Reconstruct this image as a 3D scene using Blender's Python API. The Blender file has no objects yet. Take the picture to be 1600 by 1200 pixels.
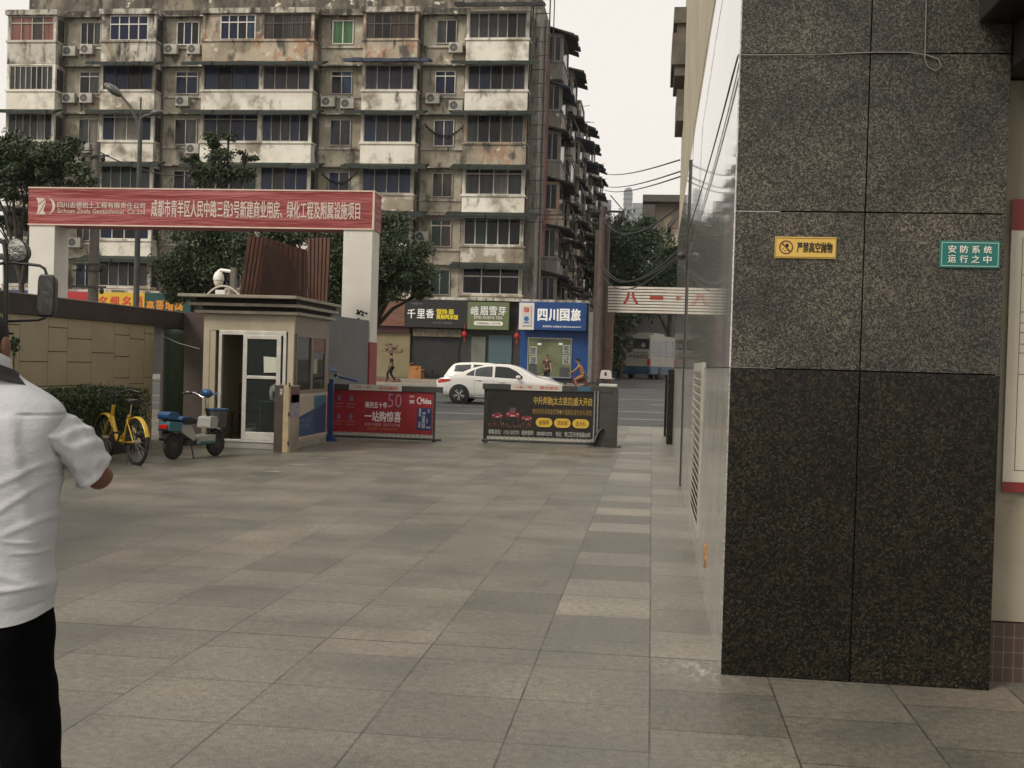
import bpy, math, random
from mathutils import Vector, Matrix, noise
random.seed(7)
sc = bpy.context.scene
PI = math.pi
def rad(d): return math.radians(d)
# ---------------------------------------------------------------- camera
F_PX, EYE = 1800.0, 1.5
_a, _p, _r = rad(6.9), rad(.955), .029
FW = Vector((-math.sin(_a)*math.cos(_p), math.cos(_a)*math.cos(_p), -math.sin(_p)))
_R0 = Vector((math.cos(_a), math.sin(_a), 0)); _U0 = _R0.cross(FW)
RT = _R0*math.cos(_r)+_U0*math.sin(_r); UP = _U0*math.cos(_r)-_R0*math.sin(_r)
CAM = Vector((0, 0, EYE))
cd = bpy.data.cameras.new('camera'); cam = bpy.data.objects.new('camera', cd)
sc.collection.objects.link(cam)
cd.sensor_width = 36; cd.lens = 36*F_PX/1600; cd.clip_start = .05; cd.clip_end = 6000
cam.matrix_world = Matrix(((RT.x, UP.x, -FW.x, CAM.x), (RT.y, UP.y, -FW.y, CAM.y), (RT.z, UP.z, -FW.z, CAM.z), (0, 0, 0, 1)))
sc.camera = cam
# ---------------------------------------------------------------- light
SUN_EL, SUN_AZ = 42, 222          # azimuth clockwise from +Y: behind and left of the camera
w = bpy.data.worlds.new('World'); sc.world = w; w.use_nodes = True
nt = w.node_tree; bg = nt.nodes['Background']
sky = nt.nodes.new('ShaderNodeTexSky'); sky.sky_type = 'NISHITA'; sky.sun_disc = False
sky.sun_elevation = rad(SUN_EL); sky.sun_rotation = rad(SUN_AZ)
sky.air_density = 1.0; sky.dust_density = 3.0; sky.ozone_density = 1.0
hs = nt.nodes.new('ShaderNodeHueSaturation'); hs.inputs['Saturation'].default_value = .22
nt.links.new(sky.outputs[0], hs.inputs['Color'])
tint = nt.nodes.new('ShaderNodeMix'); tint.data_type = 'RGBA'; tint.blend_type = 'MULTIPLY'
tint.inputs[0].default_value = 1; tint.inputs[7].default_value = (1.0, .95, .89, 1)
nt.links.new(hs.outputs[0], tint.inputs[6])
veil = nt.nodes.new('ShaderNodeMix'); veil.data_type = 'RGBA'; veil.inputs[0].default_value = .8   # thin even overcast over the clear sky
veil.inputs[7].default_value = (6.9, 6.5, 6.05, 1); nt.links.new(tint.outputs[2], veil.inputs[6]); nt.links.new(veil.outputs[2], bg.inputs[0])
bg.inputs[1].default_value = .125
sd = bpy.data.lights.new('sun', 'SUN'); sd.energy = 1.9; sd.angle = rad(18); sd.color = (1, .93, .82)
so = bpy.data.objects.new('sun', sd); sc.collection.objects.link(so)
_sd = Vector((math.sin(rad(SUN_AZ))*math.cos(rad(SUN_EL)), math.cos(rad(SUN_AZ))*math.cos(rad(SUN_EL)), math.sin(rad(SUN_EL))))
so.rotation_euler = _sd.to_track_quat('Z', 'Y').to_euler(); so.location = (-20, -20, 40)
sc.view_settings.view_transform = 'Standard'; sc.view_settings.look = 'None'
sc.view_settings.exposure = .3; sc.view_settings.gamma = 1
# ---------------------------------------------------------------- survey: photo pixel -> place
def ray(u, v): return FW+RT*((u-800)/F_PX)-UP*((v-600)/F_PX)
def at(u, v, Y): d = ray(u, v); return CAM+d*(Y/d.y)
def atx(u, v, X): d = ray(u, v); return CAM+d*(X/d.x)
def gr(u, v, z=0): d = ray(u, v); return CAM+d*((z-EYE)/d.z)
def gz(Y):
    t = min(1, max(0, (Y-33)/24)); return .22*t*t*(3-2*t)
# ---------------------------------------------------------------- mesh builder
C = sc.collection
class MB:
    def __init__(s): s.v = []; s.f = []; s.m = []; s.sm = []
    def add(s, vs, fs, m=0, sm=False):
        o = len(s.v); s.v += [tuple(x) for x in vs]
        for f in fs: s.f.append([i+o for i in f]); s.m.append(m); s.sm.append(sm)
        return s
    def box(s, x0, x1, y0, y1, z0, z1, m=0):
        vs = [(x, y, z) for z in (z0, z1) for y in (y0, y1) for x in (x0, x1)]
        return s.add(vs, [(0, 2, 3, 1), (4, 5, 7, 6), (0, 1, 5, 4), (2, 6, 7, 3), (0, 4, 6, 2), (1, 3, 7, 5)], m)
    def obox(s, c, ax, ay, az, m=0):     # oriented box: centre and half axes
        c, ax, ay, az = map(Vector, (c, ax, ay, az))
        vs = [c+ax*i+ay*j+az*k for k in (-1, 1) for j in (-1, 1) for i in (-1, 1)]
        return s.add(vs, [(0, 2, 3, 1), (4, 5, 7, 6), (0, 1, 5, 4), (2, 6, 7, 3), (0, 4, 6, 2), (1, 3, 7, 5)], m)
    def quad(s, a, b, c, d, m=0): return s.add([a, b, c, d], [(0, 1, 2, 3)], m)
    def poly(s, pts, m=0): return s.add(pts, [tuple(range(len(pts)))], m)
    def loft(s, rings, m=0, caps=True, sm=True, closed=True):
        n = len(rings[0]); vs = [p for r in rings for p in r]; fs = []
        for i in range(len(rings)-1):
            for j in range(n if closed else n-1):
                k = (j+1) % n; fs.append((i*n+j, i*n+k, (i+1)*n+k, (i+1)*n+j))
        s.add(vs, fs, m, sm)
        if caps:
            s.add(rings[0], [tuple(range(n))[::-1]], m); s.add(rings[-1], [tuple(range(n))], m)
        return s
    def tube(s, path, r, n=8, m=0, caps=True, closed=False):
        P = [Vector(p) for p in path]; R = r if isinstance(r, (list, tuple)) else [r]*len(P)
        rings = []; prev = None
        for i, p in enumerate(P):
            if closed: d = P[(i+1) % len(P)]-P[i-1]
            else: d = P[min(i+1, len(P)-1)]-P[max(i-1, 0)]
            d.normalize()
            if prev is None:
                q = Vector((0, 0, 1)) if abs(d.z) < .9 else Vector((1, 0, 0)); x = d.cross(q).normalized()
            else:
                x = (prev-d*prev.dot(d)).normalized()
            prev = x; y = d.cross(x)
            rings.append([p+(x*math.cos(2*PI*k/n)+y*math.sin(2*PI*k/n))*R[i] for k in range(n)])
        if closed: rings.append(rings[0]); caps = False
        return s.loft(rings, m, caps)
    def lathe(s, prof, c=(0, 0, 0), n=20, axis='Z', m=0, sm=True, caps=True):
        rings = []; c = Vector(c)
        for r, h in prof:
            ring = []
            for k in range(n):
                a, b = r*math.cos(2*PI*k/n), r*math.sin(2*PI*k/n)
                ring.append(c+Vector({'Z': (a, b, h), 'X': (h, a, b), 'Y': (b, h, a)}[axis]))
            rings.append(ring)
        return s.loft(rings, m, caps, sm)
    def prism(s, poly, axis, a, b, m=0, sm=False):   # 2-D outline extruded along an axis
        def P(p, t): return {'Y': (p[0], t, p[1]), 'X': (t, p[0], p[1]), 'Z': (p[0], p[1], t)}[axis]
        n = len(poly)
        s.add([P(p, a) for p in poly]+[P(p, b) for p in poly], [(i, (i+1) % n, n+(i+1) % n, n+i) for i in range(n)], m, sm)
        s.add([P(p, a) for p in poly], [tuple(range(n))[::-1]], m); s.add([P(p, b) for p in poly], [tuple(range(n))], m)
        return s
    def ell(s, c, r, m=0, nu=14, nv=9):
        c = Vector(c); rings = []
        for i in range(1, nv):
            t = PI*i/nv
            rings.append([c+Vector((r[0]*math.sin(t)*math.cos(2*PI*k/nu), r[1]*math.sin(t)*math.sin(2*PI*k/nu), -r[2]*math.cos(t))) for k in range(nu)])
        return s.loft(rings, m)
    def build(s, name, mats, parent=None, bevel=0, world=False, fix=True):
        me = bpy.data.meshes.new(name)
        vs = s.v
        if world and parent is not None:
            L = parent.location; cz, sz = math.cos(parent.rotation_euler.z), math.sin(parent.rotation_euler.z)
            q = parent
            vs = []
            pp = parent
            off = Vector(L)
            if pp.parent: off = off+pp.parent.location; cz, sz = math.cos(pp.parent.rotation_euler.z), math.sin(pp.parent.rotation_euler.z)
            for x, y, z in s.v:
                x -= off.x; y -= off.y; z -= off.z; vs.append((x*cz+y*sz, -x*sz+y*cz, z))
        me.from_pydata(vs, [], s.f)
        mats = mats if isinstance(mats, (list, tuple)) else [mats]
        for a in mats: me.materials.append(a)
        me.polygons.foreach_set('material_index', s.m); me.polygons.foreach_set('use_smooth', s.sm)
        if fix and len(s.f) < 20000:
            import bmesh
            b = bmesh.new(); b.from_mesh(me); bmesh.ops.recalc_face_normals(b, faces=b.faces); b.to_mesh(me); b.free()
        me.update()
        o = bpy.data.objects.new(name, me); C.objects.link(o)
        if parent: o.parent = parent
        if bevel:
            md = o.modifiers.new('bevel', 'BEVEL'); md.width = bevel; md.segments = 2; md.limit_method = 'ANGLE'; md.angle_limit = rad(40)
        return o
def tag(o, label=None, cat=None, group=None, kind=None):
    if label: o['label'] = label
    if cat: o['category'] = cat
    if group: o['group'] = group
    if kind: o['kind'] = kind
    return o
def thing(name, label, cat, loc=(0, 0, 0), rz=0, group=None):
    o = bpy.data.objects.new(name, None); C.objects.link(o); o.empty_display_size = .2
    o.location = loc; o.rotation_euler = (0, 0, rz)
    return tag(o, label, cat, group)
def dup(root, loc, rz, label):
    r = root.copy(); C.objects.link(r); r.location = loc; r.rotation_euler = (0, 0, rz); r['label'] = label
    for ch in list(root.children):
        c = ch.copy(); C.objects.link(c); c.parent = r
        for g in list(ch.children):
            d = g.copy(); C.objects.link(d); d.parent = c
    return r
def text(s, parent, mat, x0, x1, z0, z1, y, name='lettering', bold=0, face='-Y', gap=0):
    """Lettering fitted to the rectangle x0..x1, z0..z1 in front of a sign, world coordinates, facing -Y (or +X with x running along Y)."""
    cu = bpy.data.curves.new('t', 'FONT'); cu.body = s; cu.resolution_u = 2; cu.space_character = 1+gap
    o = bpy.data.objects.new('t', cu); C.objects.link(o); bpy.context.view_layer.update()
    dg = bpy.context.evaluated_depsgraph_get(); me = bpy.data.meshes.new_from_object(o.evaluated_get(dg))
    bpy.data.objects.remove(o)
    xs = [v.co.x for v in me.vertices]; ys = [v.co.y for v in me.vertices]
    a, b, c, d = min(xs), max(xs), min(ys), max(ys)
    mb = MB(); t = bold*(z1-z0)*.9
    for i, (ox, oz) in enumerate([(0, 0)] if t <= 0 else [(-t, -t*.7), (t, -t*.7), (-t, t*.7), (t, t*.7), (0, 0)]):   # a heavier stroke is five copies a hair apart
        vs = []
        for v in me.vertices:
            X = x0+(v.co.x-a)/max(b-a, 1e-6)*(x1-x0)+ox; Z = z0+(v.co.y-c)/max(d-c, 1e-6)*(z1-z0)+oz
            vs.append((X, y-i*.0004, Z) if face == '-Y' else (y+i*.0004, X, Z))
        mb.add(vs, [tuple(p.vertices) for p in me.polygons])
    bpy.data.meshes.remove(me)
    return mb.build(name, mat, parent, world=True, fix=False)
# ---------------------------------------------------------------- materials
MATS = {}
def mat(name, c1, c2=None, scale=4., rough=.6, metal=0., bump=0., st=None, stretch=(1, 1, 1), lo=.35, hi=.65, ior=1.45, coat=0., bscale=None, detail=6.):
    """c1/c2 mixed by noise; st = (colour, scale, lo, hi, stretch) adds dirt with a shape of its own."""
    if name in MATS: return MATS[name]
    m = bpy.data.materials.new(name); m.use_nodes = True; MATS[name] = m
    n, l = m.node_tree.nodes, m.node_tree.links; b = n['Principled BSDF']
    b.inputs['Roughness'].default_value = rough; b.inputs['Metallic'].default_value = metal; b.inputs['IOR'].default_value = ior
    b.inputs['Coat Weight'].default_value = coat; b.inputs['Coat Roughness'].default_value = .06
    b.inputs['Base Color'].default_value = (*c1, 1)
    tc = n.new('ShaderNodeTexCoord'); col = None
    def nz(sc_, st_, dt=6.):
        mp = n.new('ShaderNodeMapping'); mp.inputs['Scale'].default_value = st_; l.new(tc.outputs['Object'], mp.inputs[0])
        t = n.new('ShaderNodeTexNoise'); t.inputs['Scale'].default_value = sc_; t.inputs['Detail'].default_value = dt; t.inputs['Roughness'].default_value = .6
        l.new(mp.outputs[0], t.inputs['Vector']); return t
    def mixc(fac, A, B):
        x = n.new('ShaderNodeMix'); x.data_type = 'RGBA'; l.new(fac, x.inputs[0])
        for i, q in ((6, A), (7, B)):
            if isinstance(q, tuple): x.inputs[i].default_value = (*q, 1)
            else: l.new(q, x.inputs[i])
        return x.outputs[2]
    def rng(o, a, c):
        r = n.new('ShaderNodeMapRange'); r.inputs[1].default_value = a; r.inputs[2].default_value = c; r.interpolation_type = 'SMOOTHSTEP'; l.new(o, r.inputs[0]); return r.outputs[0]
    if c2 is not None:
        t = nz(scale, stretch, detail); col = mixc(rng(t.outputs[0], lo, hi), c1, c2)
    for q in (st or []):
        t = nz(q[1], q[4] if len(q) > 4 else (1, 1, 1), 8.); col = mixc(rng(t.outputs[0], q[2], q[3]), col if col is not None else c1, q[0])
    if col is not None: l.new(col, b.inputs['Base Color'])
    if bump:
        t = nz(bscale or scale*6, (1, 1, 1)); bp = n.new('ShaderNodeBump'); bp.inputs['Strength'].default_value = bump; bp.inputs['Distance'].default_value = .02
        l.new(t.outputs[0], bp.inputs['Height']); l.new(bp.outputs[0], b.inputs['Normal'])
    return m
def nodes_of(name):
    m = bpy.data.materials.new(name); m.use_nodes = True; MATS[name] = m
    n, l = m.node_tree.nodes, m.node_tree.links
    return m, n, l, n['Principled BSDF']
def mth(n, l, op, a, b=None, c=None):
    x = n.new('ShaderNodeMath'); x.operation = op
    for i, q in enumerate((a, b, c)):
        if q is None: continue
        if isinstance(q, (int, float)): x.inputs[i].default_value = q
        else: l.new(q, x.inputs[i])
    return x.outputs[0]
def mix(n, l, fac, A, B, blend='MIX'):
    x = n.new('ShaderNodeMix'); x.data_type = 'RGBA'; x.blend_type = blend
    for i, q in ((0, fac), (6, A), (7, B)):
        if isinstance(q, tuple): x.inputs[i].default_value = (*q, 1) if len(q) == 3 else q
        elif isinstance(q, (int, float)): x.inputs[i].default_value = q
        else: l.new(q, x.inputs[i])
    return x.outputs[2]
def ntex(n, l, vec, scale, detail=5., rough=.6, stretch=None):
    if stretch:
        mp = n.new('ShaderNodeMapping'); mp.inputs['Scale'].default_value = stretch; l.new(vec, mp.inputs[0]); vec = mp.outputs[0]
    t = n.new('ShaderNodeTexNoise'); t.inputs['Scale'].default_value = scale; t.inputs['Detail'].default_value = detail; t.inputs['Roughness'].default_value = rough
    l.new(vec, t.inputs['Vector']); return t
def ramp(n, l, fac, stops):
    r = n.new('ShaderNodeValToRGB'); e = r.color_ramp.elements
    while len(e) < len(stops): e.new(.5)
    for q, (p, c) in zip(e, stops): q.position = p; q.color = (*c, 1)
    l.new(fac, r.inputs[0]); return r.outputs[0]
def rngn(n, l, o, a, b, c=0., d=1.):
    r = n.new('ShaderNodeMapRange'); r.inputs[1].default_value = a; r.inputs[2].default_value = b; r.inputs[3].default_value = c; r.inputs[4].default_value = d
    l.new(o, r.inputs[0]); return r.outputs[0]
def bumpn(n, l, b, h, s=.3, dist=.01):
    bp = n.new('ShaderNodeBump'); bp.inputs['Strength'].default_value = s; bp.inputs['Distance'].default_value = dist
    l.new(h, bp.inputs['Height']); l.new(bp.outputs[0], b.inputs['Normal'])
def paving_mat():
    m, n, l, b = nodes_of('granite_paving')
    tc = n.new('ShaderNodeTexCoord'); sp = n.new('ShaderNodeSeparateXYZ'); l.new(tc.outputs['Object'], sp.inputs[0])
    W, D = .575, .603
    x = mth(n, l, 'DIVIDE', mth(n, l, 'SUBTRACT', sp.outputs[0], .036), W); cx = mth(n, l, 'FLOOR', x); fx = mth(n, l, 'SUBTRACT', x, cx)
    wn = n.new('ShaderNodeTexWhiteNoise'); wn.noise_dimensions = '1D'; l.new(cx, wn.inputs['W'])
    y0 = mth(n, l, 'DIVIDE', mth(n, l, 'SUBTRACT', sp.outputs[1], 6.025), D)
    y = mth(n, l, 'ADD', y0, mth(n, l, 'MULTIPLY', mth(n, l, 'LESS_THAN', wn.outputs[0], .33), .5)); cy = mth(n, l, 'FLOOR', y); fy = mth(n, l, 'SUBTRACT', y, cy)
    cv = n.new('ShaderNodeCombineXYZ'); l.new(cx, cv.inputs[0]); l.new(cy, cv.inputs[1])
    w2 = n.new('ShaderNodeTexWhiteNoise'); w2.noise_dimensions = '2D'; l.new(cv.outputs[0], w2.inputs['Vector'])
    tone = ramp(n, l, w2.outputs[0], [(0, (.11, .105, .088)), (.25, (.138, .131, .109)), (.55, (.151, .144, .119)), (.8, (.163, .155, .128)), (.93, (.174, .155, .126)), (1, (.185, .173, .141))])
    # pale row beside the wall, with dark and pale slabs in it
    pale = ramp(n, l, w2.outputs[0], [(0, (.158, .15, .126)), (.4, (.18, .17, .142)), (.7, (.2, .189, .157)), (1, (.225, .213, .177))])
    near = mth(n, l, 'MULTIPLY', mth(n, l, 'GREATER_THAN', sp.outputs[0], -.54), mth(n, l, 'GREATER_THAN', sp.outputs[1], 6.03))
    near2 = mth(n, l, 'MULTIPLY', near, mth(n, l, 'MAXIMUM', mth(n, l, 'GREATER_THAN', sp.outputs[0], .036), mth(n, l, 'GREATER_THAN', w2.outputs[0], .45)))
    tone = mix(n, l, near2, tone, pale)
    g1 = ntex(n, l, tc.outputs['Object'], 1.3, 5); tone = mix(n, l, 1., tone, ramp(n, l, g1.outputs[0], [(.3, (.72, .72, .73)), (.7, (1.2, 1.18, 1.15))]), 'MULTIPLY')
    g2 = ntex(n, l, tc.outputs['Object'], 110, 4, .75); tone = mix(n, l, 1., tone, ramp(n, l, g2.outputs[0], [(.32, (.5, .5, .5)), (.5, (1, 1, 1)), (.68, (1.65, 1.6, 1.5))]), 'MULTIPLY')
    g4 = ntex(n, l, tc.outputs['Object'], 24, 4, .7); tone = mix(n, l, 1., tone, ramp(n, l, g4.outputs[0], [(.28, (.62, .62, .62)), (.72, (1.36, 1.34, 1.3))]), 'MULTIPLY')
    # rusty patches and grey wear marks
    g3 = ntex(n, l, tc.outputs['Object'], .9, 6, .65, (1, 2.2, 1)); tone = mix(n, l, rngn(n, l, g3.outputs[0], .62, .78, 0, .55), tone, (.16, .105, .07))
    g5 = ntex(n, l, tc.outputs['Object'], 2.1, 7, .7, (.5, 1.6, 1)); tone = mix(n, l, rngn(n, l, g5.outputs[0], .58, .75, 0, .6), tone, (.085, .08, .078))
    # dirt spots, gum and a chalky scuff at the foot of the column
    vo = n.new('ShaderNodeTexVoronoi'); vo.inputs['Scale'].default_value = 2.6; l.new(tc.outputs['Object'], vo.inputs['Vector'])
    tone = mix(n, l, mth(n, l, 'MULTIPLY', mth(n, l, 'LESS_THAN', vo.outputs['Distance'], .045), .55), tone, (.05, .047, .042))
    g6 = ntex(n, l, tc.outputs['Object'], .45, 6, .7, (1, .45, 1)); tone = mix(n, l, rngn(n, l, g6.outputs[0], .5, .68, 0, .45), tone, (.105, .1, .088))
    ds = n.new('ShaderNodeVectorMath'); ds.operation = 'DISTANCE'; l.new(tc.outputs['Object'], ds.inputs[0]); ds.inputs[1].default_value = (.3, 5.82, 0)
    g8 = ntex(n, l, tc.outputs['Object'], 14, 6, .75, (1.4, .5, 1)); scuff = mth(n, l, 'MULTIPLY', rngn(n, l, ds.outputs['Value'], .03, .3, .75, 0), rngn(n, l, g8.outputs[0], .48, .66, 0, .9))
    tone = mix(n, l, scuff, tone, (.5, .49, .46))
    ex = mth(n, l, 'MINIMUM', fx, mth(n, l, 'SUBTRACT', 1., fx)); ey = mth(n, l, 'MINIMUM', fy, mth(n, l, 'SUBTRACT', 1., fy))
    jn = ntex(n, l, tc.outputs['Object'], 3.3, 4)
    e = mth(n, l, 'MINIMUM', ex, ey); joint = mth(n, l, 'MULTIPLY', mth(n, l, 'LESS_THAN', e, .0075), rngn(n, l, jn.outputs[0], .38, .62, .5, 1.))
    ed = mth(n, l, 'LESS_THAN', mth(n, l, 'ABSOLUTE', mth(n, l, 'SUBTRACT', sp.outputs[1], 6.025)), .007)
    joint = mth(n, l, 'MAXIMUM', joint, mth(n, l, 'MULTIPLY', ed, .95))
    l.new(mix(n, l, joint, tone, (.03, .028, .025)), b.inputs['Base Color'])
    l.new(rngn(n, l, g1.outputs[0], .3, .7, .34, .5), b.inputs['Roughness'])
    bumpn(n, l, b, mth(n, l, 'SUBTRACT', mth(n, l, 'MULTIPLY', g2.outputs[0], .5), joint), .25, .006)
    return m
def granite_mat(name, stops, scale, rough, ior=1.5, big=None, bump=0, vscale=None, flecks=None):
    m, n, l, b = nodes_of(name)
    tc = n.new('ShaderNodeTexCoord'); o = tc.outputs['Object']
    v = n.new('ShaderNodeTexVoronoi'); v.inputs['Scale'].default_value = vscale or scale
    dn = ntex(n, l, o, scale*.6, 3); ad = n.new('ShaderNodeVectorMath'); ad.operation = 'MULTIPLY_ADD'; ad.inputs[1].default_value = (.02, .02, .02)
    l.new(dn.outputs['Color'], ad.inputs[0]); l.new(o, ad.inputs[2]); l.new(ad.outputs[0], v.inputs['Vector'])
    sx = n.new('ShaderNodeSeparateXYZ'); l.new(v.outputs['Color'], sx.inputs[0])
    t = ntex(n, l, o, scale*1.1, 4, .75)
    f = mth(n, l, 'ADD', mth(n, l, 'MULTIPLY', sx.outputs[0], .55), mth(n, l, 'MULTIPLY', t.outputs[0], .5))
    col = ramp(n, l, f, stops)
    g = ntex(n, l, o, 2.6, 5, .6)
    col = mix(n, l, 1., col, ramp(n, l, g.outputs[0], big or [(.3, (.8, .8, .84)), (.7, (1.2, 1.17, 1.12))]), 'MULTIPLY')
    if flecks:
        g7 = ntex(n, l, o, scale*.22, 4, .7); col = mix(n, l, rngn(n, l, g7.outputs[0], .5, .66, 0, .75), col, flecks[0])
        v2 = n.new('ShaderNodeTexVoronoi'); v2.inputs['Scale'].default_value = scale*.9; l.new(o, v2.inputs['Vector'])
        s2 = n.new('ShaderNodeSeparateXYZ'); l.new(v2.outputs['Color'], s2.inputs[0])
        col = mix(n, l, mth(n, l, 'MULTIPLY', mth(n, l, 'GREATER_THAN', s2.outputs[1], .962), mth(n, l, 'LESS_THAN', v2.outputs['Distance'], .42)), col, flecks[1])
    l.new(col, b.inputs['Base Color']); b.inputs['Roughness'].default_value = rough; b.inputs['IOR'].default_value = ior
    if bump: bumpn(n, l, b, t.outputs[0], bump, .002)
    return m
def leaf_mat(name, ca, cb, cc):
    m, n, l, b = nodes_of(name)
    g = n.new('ShaderNodeNewGeometry'); l.new(ramp(n, l, g.outputs['Random Per Island'], [(0, ca), (.55, cb), (1, cc)]), b.inputs['Base Color'])
    b.inputs['Roughness'].default_value = .55
    return m
def glass_mat(name, col=(1, 1, 1), rough=.02, clear=.8):
    m, n, l, b = nodes_of(name)
    tr = n.new('ShaderNodeBsdfTransparent'); tr.inputs[0].default_value = (*col, 1)
    b.inputs['Base Color'].default_value = (.06, .07, .07, 1); b.inputs['Roughness'].default_value = rough
    mx = n.new('ShaderNodeMixShader'); mx.inputs[0].default_value = clear
    l.new(b.outputs[0], mx.inputs[1]); l.new(tr.outputs[0], mx.inputs[2]); l.new(mx.outputs[0], n['Material Output'].inputs[0])
    return m
# ---------------------------------------------------------------- shared materials
M_white = mat('white_paint', (.74, .73, .69), (.62, .6, .55), 3, .45)
M_black = mat('black_plastic', (.012, .012, .013), (.02, .02, .02), 8, .45)
M_rubber = mat('tyre_rubber', (.018, .018, .018), (.03, .03, .03), 20, .8)
M_steel = mat('brushed_steel', (.5, .5, .48), (.4, .4, .39), 20, .35, .8)
M_dkmetal = mat('dark_metal', (.035, .034, .032), (.06, .056, .05), 8, .5, .3)
M_rust = mat('rusty_steel', (.09, .045, .028), (.045, .03, .025), 14, .75, .2)
M_red = mat('red_print', (.36, .055, .05), (.32, .045, .042), 2, .5)
M_letter = mat('white_letter', (.72, .68, .62), None, 1, .5)
M_letterw = mat('plain_white_letter', (.8, .8, .78), None, 1, .5)
M_redletter = mat('red_letter', (.5, .05, .03), None, 1, .5)
M_blackletter = mat('black_letter', (.02, .018, .015), None, 1, .5)
M_chrome = mat('chrome', (.75, .75, .75), None, 1, .12, 1.)
M_asphalt = mat('asphalt', (.05, .051, .052), (.075, .075, .074), 1.2, .8, bump=.3, bscale=60, st=[((.04, .041, .042), 3, .55, .7, (.2, 2, 1))])
M_mark = mat('road_paint', (.5, .5, .48), (.3, .3, .29), 6, .7, lo=.45, hi=.7)
M_conc = mat('concrete', (.23, .22, .2), (.3, .29, .265), 2.5, .8, bump=.2)
M_kerb = mat('kerb_stone', (.26, .25, .23), (.2, .19, .175), 3, .8)
M_side = mat('sidewalk_paving', (.2, .175, .15), (.26, .23, .2), 1.5, .8)
# ---------------------------------------------------------------- setting
def struct(o): o['kind'] = 'structure'; return o
struct(MB().quad((-1500, -300, -.06), (1500, -300, -.06), (1500, 2500, -.06), (-1500, 2500, -.06)).build('ground', mat('earth', (.12, .11, .095), (.16, .15, .13), .05, .9)))
struct(MB().quad((-40, -30, 0), (40, -30, 0), (40, 30.0, 0), (-40, 30.0, 0)).build('plaza_paving', paving_mat()))
def strip(x0, x1, y0, y1, dz, n=40, zf=gz):
    mb = MB(); ys = [y0+(y1-y0)*i/n for i in range(n+1)]
    mb.add([p for y in ys for p in ((x0, y, zf(y)+dz), (x1, y, zf(y)+dz))], [(2*i, 2*i+1, 2*i+3, 2*i+2) for i in range(n)], 0)
    return mb
struct(strip(-300, 300, 30.0, 57.0, 0).build('road', M_asphalt))
def lane_z(y): return .22+(.7-.22)*min(1, max(0, (y-57)/24))
struct(strip(-2.7, 1.6, 57.0, 150, .004, 40, lane_z).build('side_road', M_asphalt))
mk = MB()
for y, wd in ((34.0, .15), (39.0, .15), (49.5, .15)):
    mk.quad((-200, y, gz(y)+.005), (200, y, gz(y)+.005), (200, y+wd, gz(y+wd)+.005), (-200, y+wd, gz(y+wd)+.005))
for k in range(-20, 20): mk.quad((k*6, 45, gz(45)+.005), (k*6+3, 45, gz(45)+.005), (k*6+3, 45.15, gz(45.15)+.005), (k*6, 45.15, gz(45.15)+.005))
struct(mk.build('road_marking', M_mark))
sw = MB().box(-300, -2.7, 57.0, 90, -.05, .36).box(1.6, 300, 57.0, 90, -.05, .36)
struct(sw.build('far_sidewalk', M_side))
kb = MB().box(-300, -2.7, 56.8, 57.002, -.05, .365).box(1.6, 300, 56.8, 57.002, -.05, .365)
struct(kb.build('kerb', M_kerb))
dash = MB()
for (u, v) in ((426, 737), (467, 727), (502, 716)):
    p = gr(u, v); dash.quad((p.x-.15, p.y-.07, .004), (p.x+.06, p.y-.07, .004), (p.x+.15, p.y+.07, .004), (p.x-.06, p.y+.07, .004))
struct(dash.build('pavement_marking', mat('worn_white_paint', (.3, .29, .26), (.2, .19, .17), 12, .7)))
# ---------------------------------------------------------------- granite building on the right
G_grey = granite_mat('grey_granite', [(.3, (.006, .0057, .005)), (.45, (.023, .0215, .0185)), (.6, (.049, .0455, .038)), (.76, (.115, .106, .088))], 160, .4, 1.42, [(.28, (.55, .55, .56)), (.5, (1, .98, .93)), (.72, (1.65, 1.56, 1.36))])
G_dark = granite_mat('dark_granite', [(.3, (.0025, .0025, .0022)), (.5, (.005, .0048, .004)), (.64, (.0098, .0087, .006)), (.8, (.034, .03, .021))], 105, .24, 1.36,
                     [(.3, (.5, .5, .5)), (.7, (1.5, 1.4, 1.15))], flecks=((.02, .0138, .006), (.028, .027, .023)))
def polish(name, stops, tint_):
    m = granite_mat(name, stops, 95, .035, 2.3); b = m.node_tree.nodes['Principled BSDF']
    n, l = m.node_tree.nodes, m.node_tree.links
    tc = n.new('ShaderNodeTexCoord'); g = ntex(n, l, tc.outputs['Object'], 1.2, 3, .5, (1, 1, .4)); bumpn(n, l, b, g.outputs[0], .03, .02)
    if 'base' not in name: b.inputs['Metallic'].default_value = .3
    g2 = ntex(n, l, tc.outputs['Object'], 5, 5, .6, (1, 3, .3)); l.new(rngn(n, l, g2.outputs[0], .4, .75, *((.02, .07) if 'base' not in name else (.12, .3))), b.inputs['Roughness'])
    return m
G_pol = polish('polished_granite', [(.3, (.38, .38, .365)), (.5, (.5, .495, .475)), (.7, (.62, .61, .585))], 0)
G_pold = polish('polished_base_granite', [(.3, (.2, .2, .185)), (.5, (.29, .285, .26)), (.7, (.38, .37, .34))], 0)
G_pold.node_tree.nodes['Principled BSDF'].inputs['IOR'].default_value = 1.6
M_joint = mat('dark_joint', (.006, .006, .006), None, 1, .9)
M_beige = mat('beige_render', (.42, .37, .28), (.34, .295, .22), 1.2, .85, st=[((.2, .17, .13), 2, .58, .75, (1, 1, .3))])
M_cream = mat('cream_wall', (.3, .27, .2), (.25, .22, .16), 1.5, .8, st=[((.17, .15, .11), 3, .58, .72)])
gb = thing('granite_building', 'tall office building clad in dark speckled granite with polished side wall', 'building', (1, 6, 0))
MB().box(.61, 14, 6.1, 24.0, 0, 4.2).box(.61, 14, 6.1, 24.0, 4.2, 15).build('wall', M_joint, gb, world=True)
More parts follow.
